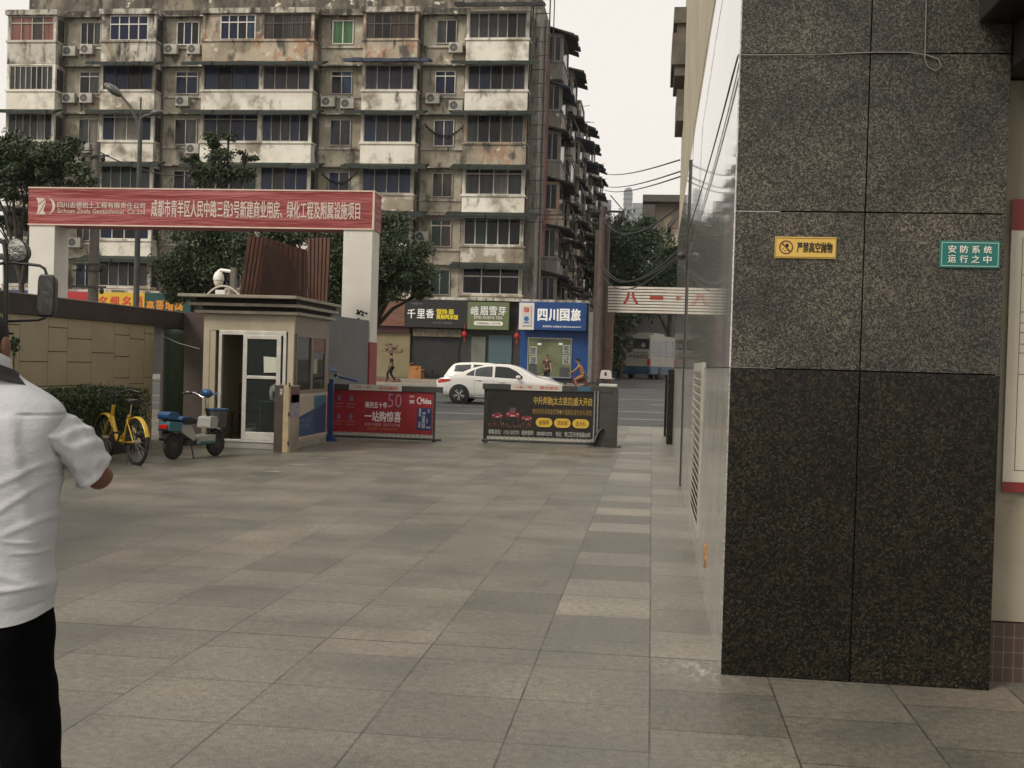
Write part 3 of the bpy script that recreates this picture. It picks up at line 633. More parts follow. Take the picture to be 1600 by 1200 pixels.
text('美的五十年', ban, M_letterw, bx(.345), bx(.56), bz(.59), bz(.74), yb, bold=.012)
text('一站购惊喜', ban, M_letterw, bx(.345), bx(.695), bz(.27), bz(.52), yb, bold=.012)
text('来苏宁抢惠购  我们不见不散', ban, mat('pinkish_letter', (.55, .35, .33), None, 1, .5), bx(.345), bx(.69), bz(.16), bz(.235), yb)
text('活动时间：五月惠购狂欢周', ban, mat('orange_letter', (.5, .16, .05), None, 1, .5), bx(.375), bx(.665), bz(.07), bz(.13), yb)
text('50', ban, mat('violet_letter', (.25, .16, .35), (.5, .2, .2), 9, .4), bx(.565), bx(.7), bz(.62), bz(.95), yb, bold=-.01)
text('世界企业', ban, M_letterw, bx(.775), bx(.82), bz(.87), bz(.92), yb); text('500', ban, M_letterw, bx(.775), bx(.82), bz(.73), bz(.81), yb, bold=.02)
text('Midea', ban, M_letterw, bx(.885), bx(.985), bz(.73), bz(.86), yb, bold=.012)
lg = MB(); cxl, czl, rl = bx(.88), bz(.8), Hh*.085
pts = [(cxl+rr*math.cos(t)*1.0, yb, czl+rr*math.sin(t)) for t in [rad(80+i*14) for i in range(15)] for rr in (rl, rl*.8)]
lg.add(pts, [(2*i, 2*i+1, 2*i+3, 2*i+2) for i in range(14)]); lg.build('emblem', M_letterw, ban, world=True)
MB().quad((bx(.85), yb, bz(.1)), (bx(.99), yb, bz(.1)), (bx(.99), yb, bz(.63)), (bx(.85), yb, bz(.63))).build('print', mat('navy_print', (.01, .018, .06), (.02, .03, .1), 6, .4), ban, world=True)
ap = MB()
for (a, b_, c_, d_) in ((.868, .89, .43, .62), (.9, .93, .15, .45), (.868, .888, .16, .3), (.905, .935, .48, .53), (.945, .955, .27, .38), (.94, .985, .15, .19), (.955, .97, .52, .6)): ap.quad((bx(a), yb-.001, bz(c_)), (bx(b_), yb-.001, bz(c_)), (bx(b_), yb-.001, bz(d_)), (bx(a), yb-.001, bz(d_)))
ap.build('print', mat('appliance_silver', (.35, .36, .4), (.15, .17, .25), 25, .4), ban, world=True)
ic = MB()
for (cx_, cz_) in ((.09, .8), (.21, .8), (.09, .36), (.21, .36)):
    ic.box(bx(cx_)-.03, bx(cx_)+.03, yb-.001, yb, bz(cz_)-.045, bz(cz_)+.02); ic.poly([(bx(cx_)-.04, yb, bz(cz_)+.02), (bx(cx_)+.04, yb, bz(cz_)+.02), (bx(cx_), yb, bz(cz_)+.06)])
ic.build('print', mat('icon_violet', (.16, .12, .24), None, 1, .5), ban, world=True)
ic = MB()
for (cx_, cz_) in ((.09, .66), (.21, .66), (.09, .24), (.21, .24)):
    for r_ in range(2):
        for k in range(6-r_): ic.box(bx(cx_)-.085+k*.03, bx(cx_)-.063+k*.03, yb-.001, yb, bz(cz_)-r_*.06, bz(cz_)-r_*.06+.022)
ic.build('print', mat('caption_dull', (.3, .12, .14), None, 1, .5), ban, world=True)
MB().quad((c0-.09, yb, bz(.84)), (c0-.04, yb, bz(.84)), (c0-.04, yb, bz(.94)), (c0-.09, yb, bz(.94))).build('print', mat('orange_patch', (.5, .2, .08), None, 1, .5), ban, world=True)
# blue post with plate camera
bp = thing('camera_post', 'blue painted post with a small number plate camera at barrier', 'camera post', (-5.7, 20.6, 0))
Yp = 20.6; xp = at(516, 690, Yp).x; M_blue = mat('blue_paint', (.012, .05, .15), (.016, .065, .17), 5, .4)
MB().box(xp-.04, xp+.04, Yp-.04, Yp+.04, .02, at(516, 592, Yp).z).build('post', M_blue, bp, bevel=.005, world=True)
MB().prism([(xp-.1, 0), (xp+.12, 0), (xp+.1, .03), (xp+.05, .12), (xp-.05, .12), (xp-.08, .03)], 'Y', Yp-.08, Yp+.08).build('base', M_blue, bp, world=True)
a = at(521, 583, Yp); cdir = Vector((.5, -.8, -.28)).normalized(); sd_ = Vector((.85, .53, 0)); up_ = cdir.cross(sd_).normalized()*-1
MB().obox(a, cdir*.13, sd_*.055, Vector((0, 0, .05))).build('camera', mat('grey_cam', (.3, .3, .29), None, 1, .4), bp, bevel=.008, world=True)
MB().obox(a+Vector((-.02, 0, .07)), cdir*.15, sd_*.07, Vector((0, 0, .008))).build('sun_hood', M_blue, bp, bevel=.004, world=True)
MB().tube([a+cdir*.13, a+cdir*.14], .035, 12).build('lens', M_black, bp, world=True)
MB().tube([a+Vector((0, 0, -.05)), (xp, Yp, at(516, 594, Yp).z)], .025, 8).build('bracket', M_white, bp, world=True)
MB().obox(at(543, 592, Yp), (at(560, 596, Yp)-at(527, 588, Yp))*.5, (0, .05, 0), (.003, 0, .018)).build('light_bar', M_blue, bp, world=True)
# right barrier
YR = 21.75
rq, rx0, rx1, rzt, rzb = barrier('barrier_gate', 'boom barrier hung with a black and gold car advert right of the gap', 755, 958, 690, (598, 606), 691, YR, None, None, (799, 879))
c0, c1 = at(761, 650, YR).x, at(927, 650, YR).x; bz0, bz1 = rzb+.09, rzt
for x in (c0-.045, c0-.005): MB().tube([(x, YR, 0), (x, YR, rzt)], .02, 8).tube([(x, YR, 0), (x, YR, .03)], .032, 8).build('post', M_dkmetal, rq, world=True)
ban = MB().box(c0, c1, YR-.03, YR+.03, bz0, bz1).build('advert_banner', mat('advert_black', (.008, .007, .006), (.016, .012, .009), 4, .4), rq, world=True)
for k in range(22): x = c0+(c1-c0)*k/22; MB().box(x, x+.055, YR-.012, YR+.012, bz0-.055, bz0).build('fringe_tab', M_pale, rq, world=True)
W_ = c1-c0; Hh = bz1-bz0; yb = YR-.033
M_gold = mat('gold_letter', (.5, .36, .07), (.36, .25, .04), 12, .4); M_gold2 = mat('dull_gold', (.3, .2, .04), (.22, .14, .03), 12, .5)
text('中升奔驰(太古里店)盛大开启', ban, M_gold, bx(.44), bx(.985), bz(.68), bz(.88), yb, bold=.01)
text('维修保养享现金优惠●介绍朋友更有好礼相送', ban, M_gold2, bx(.43), bx(.985), bz(.5), bz(.62), yb)
for k, t_ in enumerate(('送保养', '送延保', '送大礼')):
    xa = bx(.465+k*.172); xb = xa+W_*.155; za, zb2 = bz(.225), bz(.42); rr = (zb2-za)/2
    pts = [(xa+rr+rr*math.cos(rad(t)), yb, za+rr+rr*math.sin(rad(t))) for t in range(90, 271, 15)]+[(xb-rr+rr*math.cos(rad(t)), yb, za+rr+rr*math.sin(rad(t))) for t in range(-90, 91, 15)]
    MB().poly(pts).build('gold_badge', mat('gold_badge', (.62, .4, .05), (.5, .33, .04), 5, .35), ban, world=True)
    text(t_, ban, M_brown, xa+rr*.7, xb-rr*.7, za+rr*.5, zb2-rr*.5, yb-.001, bold=.01)
M_offw = mat('off_white_letter', (.45, .43, .4), None, 1, .5)
text('销售咨询：17311357371', ban, M_offw, bx(.02), bx(.31), bz(.03), bz(.14), yb)
text('维修保养：18008010293', ban, M_offw, bx(.335), bx(.62), bz(.03), bz(.14), yb)
text('地址：锦江区东安南路58号', ban, M_offw, bx(.655), bx(.98), bz(.03), bz(.14), yb)
M_adcar = mat('printed_red_car', (.3, .02, .03), (.12, .008, .012), 14, .4)
def adcar(cx, cz, s, roof):
    P = lambda pts: [(bx(cx)+x*s, yb-.0005, bz(cz)+z*s) for x, z in pts]
    MB().poly(P([(-.15, -.06), (.15, -.06), (.165, .02), (.13, .06), (-.13, .06), (-.165, .02)])).build('print', M_adcar, ban, world=True)
    MB().poly([(x, y_-.0005, z) for x, y_, z in P([(-.1, .06), (.1, .06), (.08, roof), (-.08, roof)])]).build('print', mat('printed_glass', (.02, .018, .025), (.1, .08, .08), 9, .4), ban, world=True)
    g_ = MB()
    for sx in (-.12, .12): g_.poly([(x, y_-.001, z) for x, y_, z in P([(sx-.025, .0), (sx+.025, .0), (sx+.025, .022), (sx-.025, .022)])])
    g_.poly([(x, y_-.001, z) for x, y_, z in P([(-.05, -.045), (.05, -.045), (.05, -.015), (-.05, -.015)])])
    g_.build('print', mat('printed_light', (.4, .36, .36), None, 1, .4), ban, world=True)
    w_ = MB()
    for sx in (-.13, .13): disc(w_, bx(cx)+sx*s, bz(cz)-.075*s, .035*s, .045*s, yb-.0003)
    w_.build('print', M_black, ban, world=True)
adcar(.1, .43, .62, .105); adcar(.245, .47, .78, .17); adcar(.38, .4, .62, .08)
gl = MB(); rn = random.Random(5)
for k in range(90): x, z = bx(rn.uniform(.02, .42)), bz(.2+abs(rn.gauss(0, .07))); gl.quad((x-.008, yb-.002, z), (x, yb-.002, z-.008), (x+.008, yb-.002, z), (x, yb-.002, z+.01))
gl.build('print', mat('sparks', (.2, .04, .03), (.4, .18, .1), 30, .5), ban, world=True)
rc = MB(); xa, xb = at(929, 650, YR).x, at(963, 650, YR).x
rc.prism([(xa, 0), (xb, 0), (xb+.02, .04), (xb+.02, 1.1), (xb-.01, 1.14), (xa, 1.14), (xa, .04)], 'Y', YR-.05, YR+.33)
rc.build('motor_cabinet', mat('cabinet_dark', (.035, .034, .03), (.05, .048, .042), 4, .5), rq, bevel=.012, world=True)
MB().box(xa-.1, xb+.1, YR-.1, YR+.38, 0, .02).build('base_plate', M_dkmetal, rq, world=True)
MB().box(xa+.07, xb, YR-.04, YR+.3, 1.14, 1.19).build('top_cover', mat('pale_green_cover', (.35, .42, .36), (.45, .48, .43), 6, .5), rq, bevel=.01, world=True)
MB().tube([(xa+.06, YR-.07, .1), (xa+.06, YR-.07, 1.05)], .013, 8).tube([(xa+.0, YR-.07, .05), (xa+.0, YR-.07, 1.05)], .011, 8).build('strut', M_steel, rq, world=True)
MB().tube([(xa-.15, YR-.09, .06), (xa+.02, YR-.1, .08), (xa+.1, YR-.1, .3), (xa+.17, YR-.09, .36)], [.03, .04, .035, .025], 8).build('foot_lever', M_black, rq, world=True)
x = at(913, 602, YR).x; MB().box(x-.12, x+.12, YR-.066, YR-.061, rzt+.02, rzt+.1).build('sticker', mat('blue_sticker', (.03, .1, .16), None, 1, .5), rq, world=True)
# ---------------------------------------------------------------- construction site gateway with the red beam
GY = 24.5
M_pil = mat('pillar_white', (.64, .62, .57), (.58, .56, .51), 1.5, .75, st=[((.33, .31, .28), 2, .6, .75, (1, 1, .4))])
gw = thing('site_gateway', 'construction site gateway of two pale pillars carrying a long red beam', 'gateway', (-10, GY, 0))
gx0, gx1 = -14.05, -6.09
MB().box(gx0+.02, -13.42, GY+.02, GY+.66, 0, 4.34).build('pillar', M_pil, gw, bevel=.01, world=True)
pr_ = MB().box(-6.76, gx1-.02, GY+.02, GY+.66, 1.9, 4.34).build('pillar', M_pil, gw, bevel=.01, world=True)
MB().box(-6.77, gx1-.01, GY+.01, GY+.67, 0, 1.9).build('red_base', mat('faded_red', (.27, .05, .05), (.22, .04, .04), 2, .7), pr_, world=True)
st_ = MB(); c = at(562, 487, GY); rn = random.Random(2)
for k in range(9): x, z = c.x+rn.gauss(0, .06), c.z+rn.gauss(0, .05); st_.quad((x-.03, GY+.009, z), (x+.02, GY+.009, z-.03), (x+.04, GY+.009, z+.01), (x, GY+.009, z+.03))
st_.build('chipped_patch', M_black, pr_, world=True)
def beam_mat():
    m = mat('banner_red', (.27, .05, .048), (.23, .04, .04), 1.2, .55); n, l = m.node_tree.nodes, m.node_tree.links; b = n['Principled BSDF']
    tc = n.new('ShaderNodeTexCoord'); g = ntex(n, l, tc.outputs['Object'], 1.0, 4, .5, (.5, 1, 5)); bumpn(n, l, b, g.outputs[0], .8, .12); return m
M_beam = beam_mat()
bm = MB().box(gx0, gx1, GY, GY+.68, 4.34, 5.16).build('beam', M_beam, gw, world=True)
M_trim = mat('beam_trim', (.62, .5, .4), (.55, .4, .33), 4, .5)
MB().box(gx0-.01, gx1+.01, GY-.012, GY+.69, 5.16, 5.19).box(gx1-.03, gx1+.01, GY-.012, GY+.02, 4.36, 5.16).box(gx0-.01, gx1+.01, GY-.012, GY+.0, 4.335, 4.365).build('beam_trim', M_trim, gw, world=True)
yb = GY-.006
def T(s, u0, u1, v0, v1, m=M_letter, bold=0):   # pixel box, v0 top
    um = (u0+u1)/2; return text(s, bm, m, at(u0, v0, GY).x, at(u1, v0, GY).x, at(um, v1, GY).z, at(um, v0, GY).z, yb, bold=bold)
M_bl = mat('beam_letter', (.6, .5, .44), (.5, .42, .36), 5, .5)
T('四川志德岩土工程有限责任公司', 90, 227, 316, 325.5, M_bl, .022)
T('Sichuan Zhide Geotechnical  Co.,Ltd', 90, 227, 326.5, 335, M_bl, .008)
T('成都市青羊区人民中路三段3号新建商业用房、绿化工程及附属设施项目', 237, 563, 314, 341, M_bl, .012)
lg = MB(); LP = lambda u, v: (at(u, v, GY).x, yb, at(u, v, GY).z)
lg.poly([LP(*p) for p in ((57, 309), (71, 310), (71.5, 318), (68, 329), (72, 335), (57, 335), (59.5, 326), (59.5, 316))])
o_ = [LP(73.5+13*math.sin(rad(t)), 322-13*math.cos(rad(t))) for t in range(0, 181, 12)]; i_ = [LP(73.5+8.5*math.sin(rad(t)), 322-13*math.cos(rad(t))) for t in range(0, 181, 12)]
lg.add(o_+i_, [(k, k+1, len(o_)+k+1, len(o_)+k) for k in range(len(o_)-1)]); lg.build('emblem', M_bl, bm, world=True)
ll = MB(); ll.tube([(LP(61, 333)[0], yb-.001, LP(61, 333)[2]), (LP(70, 317)[0], yb-.001, LP(70, 317)[2])], .007, 4).tube([(LP(60, 320)[0], yb-.001, LP(60, 320)[2]), (LP(71, 311)[0], yb-.001, LP(71, 311)[2])], .007, 4); ll.build('emblem_line', M_beam, bm, world=True)
# grey wall between booth and pillar
gw2 = MB(); a, b_ = at(505, 500, 21.6), at(578, 500, 24.3)
gw2.add([(a.x, 21.3, 0), (a.x, 21.3, 2.37), (-6.13, 24.48, 2.37), (-6.13, 24.48, 0), (a.x-.2, 21.3, 0), (a.x-.2, 21.3, 2.37), (-6.33, 24.48, 2.37), (-6.33, 24.48, 0)], [(0, 1, 2, 3), (4, 5, 6, 7), (1, 2, 6, 5), (0, 4, 5, 1), (3, 2, 6, 7)])
tag(gw2.build('grey_wall', mat('grey_render', (.13, .135, .14), (.15, .155, .158), 2, .8)), 'plain grey rendered wall between guard booth and right gateway pillar', 'wall')
# brown fluted slatted structure
M_cort = mat('corten_slat', (.12, .055, .035), (.085, .038, .026), 3, .7, st=[((.05, .025, .02), 4, .55, .7, (3, 3, .4))])
bs = thing('slatted_screen', 'large leaning screen of rust brown vertical slats behind the booth', 'screen', (-9, 23, 0))
def fluted(nm, pts, n, dep, dark):
    (tl, tr, bl, br) = [Vector(p) for p in pts]; mb = MB(); nn = (tr-tl).cross(bl-tl).normalized()
    for k in range(n):
        f0, f1 = (k+.08)/n, (k+.78)/n
        a, b2, c_, d_ = tl.lerp(tr, f0), tl.lerp(tr, f1), bl.lerp(br, f1), bl.lerp(br, f0)
        mb.add([a, b2, c_, d_, a+nn*dep, b2+nn*dep, c_+nn*dep, d_+nn*dep], [(0, 1, 2, 3), (4, 5, 6, 7), (0, 1, 5, 4), (1, 2, 6, 5), (2, 3, 7, 6), (3, 0, 4, 7)])
    o1 = mb.build(nm, M_cort, bs, world=True)
    q = MB(); q.add([tl+nn*dep*.6, tr+nn*dep*.6, br+nn*dep*.6, bl+nn*dep*.6], [(0, 1, 2, 3)]); q.build('backing', dark, o1, world=True)
M_cdark = mat('corten_dark', (.045, .022, .017), (.06, .03, .022), 3, .75)
def down(p, q): # extend p->q to the ground
    t = p.z/(p.z-q.z); return p+(q-p)*t
a1, a2 = at(388, 368, 22.3), at(413, 371, 22.45); b1, b2 = at(373, 470, 22.3), at(398, 470, 22.45)
fluted('slat_panel', (a1, a2, down(a1, b1), down(a2, b2)), 4, .05, M_cdark)
a3, b3 = at(481, 391, 23.7), at(481, 470, 23.7)
fluted('slat_panel', (a2, a3, down(a2, b2), down(a3, b3)), 9, .03, M_cdark)
a4, a5 = at(480, 372, 23.4), at(517, 371, 23.4); b4, b5 = at(480, 475, 23.4), at(512, 475, 23.4)
fluted('slat_panel', (a4, a5, down(a4, b4), down(a5, b5)), 6, .05, M_cdark)
# ---------------------------------------------------------------- old apartment building across the street
FY, BY = 66.0, 65.0
pl = dict(c1=(.46, .41, .315), c2=(.38, .335, .255))
def plaster(nm, c1, c2, dirt, streak, peel=None):
    st = [((.24, .205, .15), .6, .46, .66), ((.085, .075, .06), 1.1, .57-dirt, .74-dirt, (1.2, 1.2, .6)), ((.035, .031, .025), 1.5, .62-streak, .78-streak, (2., 2., .4)), ((.06, .054, .043), 3.0, .64-dirt*.6, .8-dirt*.6, (1, 1, .7)), ((.62, .58, .48), 1.7, .6, .68)]
    if peel: st.insert(0, (peel, 1.1, .5, .56))
    return mat(nm, c1, c2, .7, .85, st=st, bump=.15, bscale=8)
PA = plaster('cream_plaster', (.74, .71, .62), (.64, .605, .515), .02, .0)
PB = plaster('stained_plaster', (.54, .51, .44), (.43, .405, .34), .1, .08)
PC = plaster('peeling_plaster', (.46, .385, .29), (.38, .32, .24), .07, .05, (.38, .225, .14))
PD = plaster('flaking_plaster', (.33, .29, .22), (.28, .25, .19), .0, .0, (.55, .51, .43))
PE = plaster('yellowish_plaster', (.44, .4, .315), (.36, .325, .25), .07, .05)
PR = plaster('sooty_plaster', (.22, .2, .16), (.1, .09, .075), .15, .1)
PS = plaster('shaded_side_plaster', (.24, .23, .21), (.19, .18, .165), .08, .08)  # shade of the side elevation put into a darker plaster colour
M_win = mat('window_frame', (.42, .4, .34), (.3, .28, .24), 3, .5)
M_winw = mat('white_window_frame', (.68, .66, .6), (.58, .56, .5), 3, .45)
M_winbr = mat('brown_window_frame', (.09, .065, .045), (.06, .045, .035), 3, .5)
def pane(nm, c, c2=None, r=.18): c = tuple(x*.88 for x in c); c2 = c2 and tuple(x*.8 for x in c2); return mat(nm, c, c2 or tuple(x*.5 for x in c), 1.5, r, ior=1.35, stretch=(3, 3, .3))
PN = dict(k=pane('dark_pane', (.012, .012, .013)), n=pane('navy_pane', (.006, .012, .05)), b=pane('blue_curtain_pane', (.022, .042, .095)), g=pane('grey_pane', (.055, .06, .062)),
          l=pane('lilac_grey_pane', (.045, .047, .062)), e=pane('green_pane', (.02, .05, .035)), r=pane('red_curtain_pane', (.26, .115, .09), (.17, .07, .055)), p=pane('pale_pane', (.18, .165, .135)),
          w=pane('brown_pane', (.06, .045, .038)), m=pane('bright_green_pane', (.07, .17, .075), (.05, .13, .06)), t=pane('teal_pane', (.02, .05, .08)), c=pane('cream_curtain_pane', (.24, .22, .18), (.15, .135, .11)))
apt = thing('apartment_building', 'six storey old apartment block with stained cream plaster and enclosed balconies', 'building', (-22, 66, .36))
SILL = [5.48, 8.27, 11.14, 14.08, 17.08, 20.0]      # lowest to top
WTOP = [7.04, 9.91, 12.62, 15.68, 18.5, 21.45]
XL, XR = -39.0, -6.93
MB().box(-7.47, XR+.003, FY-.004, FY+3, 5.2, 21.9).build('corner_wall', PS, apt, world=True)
b = MB(); b.box(XL, XR, FY, FY+68, .0, 21.9); b.build('wall', PE, apt, world=True)
MB().box(XL+.4, XR-.3, FY+.9, FY+60, 21.9, 23.6).build('roof_parapet', PR, apt, world=True)
MB().box(-35.6, -11, FY-.35, FY, 21.62, 21.92).build('eave', plaster('eave_plaster', (.3, .27, .22), (.16, .145, .12), .2, .2), apt, world=True)
M_awn = mat('green_awning', (.012, .026, .018), (.02, .022, .018), 1.5, .7, st=[((.05, .06, .05), 3, .6, .7)])
M_awnb = mat('blue_awning', (.02, .035, .075), (.03, .04, .06), 1.5, .6)
M_awnk = mat('black_awning', (.02, .019, .018), (.035, .032, .03), 2, .8)
rn = random.Random(11)
def window(x0, x1, z0, z1, y, cells, fm=None, tr=0, depth=.06, parent=apt):
    """frame + panes facing -Y; cells = string of pane codes left to right, tr = transom height fraction"""
    fm = fm or M_win; f = MB(); t = .05
    f.box(x0, x1, y-.03, y+depth, z0, z0+t).box(x0, x1, y-.03, y+depth, z1-t, z1)
    n_ = len(cells); W = (x1-x0)/n_
    zt_ = z1-(z1-z0)*tr
    for k in range(n_+1):
        x = x0+k*W; x = min(max(x, x0+t/2), x1-t/2); f.box(x-t*.5, x+t*.5, y-.028, y+depth, z0+t, z1-t)
    if tr: f.box(x0+t, x1-t, y-.026, y+depth, zt_-t*.6, zt_+t*.6)
    o = f.build('window', fm, parent, world=True)
    ks = sorted(set(cells)); p = MB()
    for k, c in enumerate(cells):
        a, b2 = x0+k*W, x0+(k+1)*W; off = .012*(k % 2)
        p.quad((a, y+.02+off, z0), (b2, y+.02+off, z0), (b2, y+.02+off, zt_), (a, y+.02+off, zt_), ks.index(c))
        if tr: p.quad((a, y+.02, zt_), (b2, y+.02, zt_), (b2, y+.02, z1), (a, y+.02, z1), ks.index(c))
    p.build('pane', [PN[c] for c in ks], o, world=True, fix=False)
    return o
def awning(x0, x1, y0, y1, z, dz, m, th=.06, n_=9):
    """corrugated sheet sloping down towards the street, with a ragged front edge"""
    mb = MB()
    for k in range(n_):
        a, c = x0+(x1-x0)*k/n_, x0+(x1-x0)*(k+1)/n_-.01; dd = rn.uniform(-.06, .06); d2 = rn.uniform(-.04, .04)
        mb.add([(a, y0+dd, z-dz+d2), (c, y0+dd, z-dz+d2+rn.uniform(-.02, .02)), (c, y1, z), (a, y1, z), (a, y0+dd, z-dz-th-.1+d2), (c, y0+dd, z-dz-th-.1+d2*.5), (c, y1, z-th), (a, y1, z-th)],
               [(0, 1, 2, 3), (4, 7, 6, 5), (0, 4, 5, 1), (1, 5, 6, 2), (3, 2, 6, 7), (0, 3, 7, 4)])
    return mb.build('awning', m, apt, world=True)
COLS = [(-38.85, -35.78), (-32.94, -29.57), (-26.7, -20.0), (-17.07, -13.88), (-11.06, -7.47)]
# plaster of each parapet, lowest row first
PARA = [[PA, PA, PA, PA, PA, PB], [PA, PA, PA, PA, PA, PB], [PA, PA, PA, PA, PA, PC], [PA, PA, PD, PA, PA, PC], [PD, PD, PA, PC, PA, PA]]
CELL = [['gkg', 'kgk', 'ggcg', 'ppgk', 'rrwr', ],]
CELLS = {(0, 0): ('kgg', 0, 0), (0, 1): ('kgk', 0, 0), (0, 2): ('gkkg', 0, 0), (0, 3): ('ggggpk', 0, 0), (0, 4): ('ggggkkgg', 0, 0), (0, 5): ('rrwr', .28, 0),
         (1, 0): ('kggkg', 0, 0), (1, 1): ('nkkn', 0, 1), (1, 2): ('egeeg', 0, 0), (1, 3): ('nccn', .12, 1), (1, 4): ('nnkn', 0, 3), (1, 5): ('nnnn', .35, 2),
         (3, 0): ('kgkg', 0, 0), (3, 1): ('kgke', 0, 0), (3, 2): ('bbbb', 0, 0), (3, 3): ('bgll', 0, 0), (3, 4): ('llll', 0, 0), (3, 5): ('wkkwww', .4, 3),
         (4, 0): ('kkk', .35, 1), (4, 1): ('kekkk', 0, 1), (4, 2): ('ggpg', .2, 1), (4, 3): ('gkkwg', 0, 0), (4, 4): ('lbkll', 0, 0), (4, 5): ('ggggkg', 0, 0)}
FM = [M_win, M_winw, M_winw, M_winbr]
for ci, (x0, x1) in enumerate(COLS):
    for r in range(6):
        z, zt_ = SILL[r], WTOP[r]; zb_ = (WTOP[r-1]+.12) if r else z-.42
        pm_ = PARA[ci][r]
        q = MB(); q.box(x0, x1, BY, FY, zb_, z-.12); q.box(x0-.06, x1+.06, BY-.07, FY, z-.12, z)     # parapet and ledge
        pw_ = .16 if not (ci == 1 and r == 5) else .5
        q.box(x0, x0+pw_, BY+.02, BY+.2, z, zt_+.02); q.box(x1-pw_, x1, BY+.02, BY+.2, z, zt_+.02)
        q.box(x0, x1, BY+.2, FY, zt_-.1, zt_+.12); q.box(x0, x1, BY+.02, BY+.2, zt_+.02, zt_+.12)
        q.build('bay', pm_, apt, world=True)
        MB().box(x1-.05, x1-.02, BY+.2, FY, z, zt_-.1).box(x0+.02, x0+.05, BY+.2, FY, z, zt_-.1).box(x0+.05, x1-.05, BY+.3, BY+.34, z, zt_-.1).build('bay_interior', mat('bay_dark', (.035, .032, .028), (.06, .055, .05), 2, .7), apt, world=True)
        if ci == 2:   # double bay: two flats side by side
            xm = (x0+x1)/2+.25
            a = ('nnkt', .3, 2) if r == 5 else ('bkbb', 0, 3) if r == 4 else ('nknn', .2, 0) if r == 3 else ('keke', 0, 0) if r == 2 else ('gkgk', 0, 0)
            c = ('wkwgw', .35, 3) if r == 5 else ('llll', 0, 0) if r == 4 else ('bllbk', 0, 0) if r == 3 else ('bgbb', 0, 0) if r == 2 else ('gggk', 0, 0)
            MB().box(xm-.12, xm+.12, BY+.02, BY+.3, z, zt_+.02).build('mullion_pillar', pm_, apt, world=True)
            xa = x0+.16+(.9 if r == 5 else 0); window(xa, xm-.12-(.0 if r < 5 else .3), z, zt_, BY+.08, a[0], FM[a[2]], a[1])
            if r == 5:
                for xi0, xi1 in ((x0+.16, xa), (xm-.42, xm-.12)): MB().box(xi0, xi1, BY+.05, BY+.2, z, zt_).build('infill', PC, apt, world=True)
            window(xm+.12, x1-.16, z, zt_, BY+.08, c[0], FM[c[2]], c[1])
        else:
            cl, tr, fi = CELLS.get((ci, r), ('kgkg', 0, 0))
            window(x0+pw_, x1-pw_, z, zt_, BY+.08, cl, FM[fi], tr)
        if r < 5 and not (ci == 0 and r in (4,)):
            mm = M_awnb if (ci == 3 and r == 4) else M_awn
            ov = .9 if mm is M_awnb else .4+.5*rn.random()
            awning(x0-ov, x1+ov, BY-(1.0 if r != 1 else .8), BY+.1, zt_+.26, .3 if mm is M_awn else .14, mm, .09)
    if ci in (0, 1, 2, 3): MB().box(x0-.1, x1+.1, BY-.12, FY, 21.5, 21.8).build('bay_roof', PB, apt, world=True)
awning(COLS[4][0]-.6, COLS[4][1]+.9, BY-.9, BY+.2, 21.95, .2, M_awnk, .12)
# recessed bays between: one window each per floor
GAPS = [(-34.72, -33.43), (-28.68, -27.29), (-19.16, -17.9), (-12.98, -11.78)]
GC = [['nk', 'kgn', 'kg', 'gp', 'kg', 'kkg'], ['kk', 'kk', 'kn', 'kg', 'nn', 'knk'], ['kg', 'kg', 'bl', 'll', 'kb', 'mm'], ['ee', 'ew', 'ww', 'll', 'nn', 'gk']]
for gi, (x0, x1) in enumerate(GAPS):
    for r in range(6):
        zz = SILL[r]-.1; zt_ = WTOP[r]-.12
        window(x0, x1, zz+.05, zt_, FY-.05, GC[gi][r], M_winw if (gi, r) in ((1, 5), (2, 5), (3, 4), (3, 3)) else M_win, .22 if r in (1, 4) else 0)
        l0 = (COLS[gi][1]+.02, COLS[gi+1][0]-.02)
        MB().box(l0[0], l0[1], FY-.1, FY-.02, SILL[r]-.28, SILL[r]-.16).build('string_course', PB, apt, world=True)
        MB().box(l0[0]+.1, l0[1]-.1, FY-.42, FY-.02, WTOP[r]+.1, WTOP[r]+.17).build('window_hood', plaster('hood_plaster', (.33, .3, .25), (.2, .18, .15), .15, .15), apt, world=True)
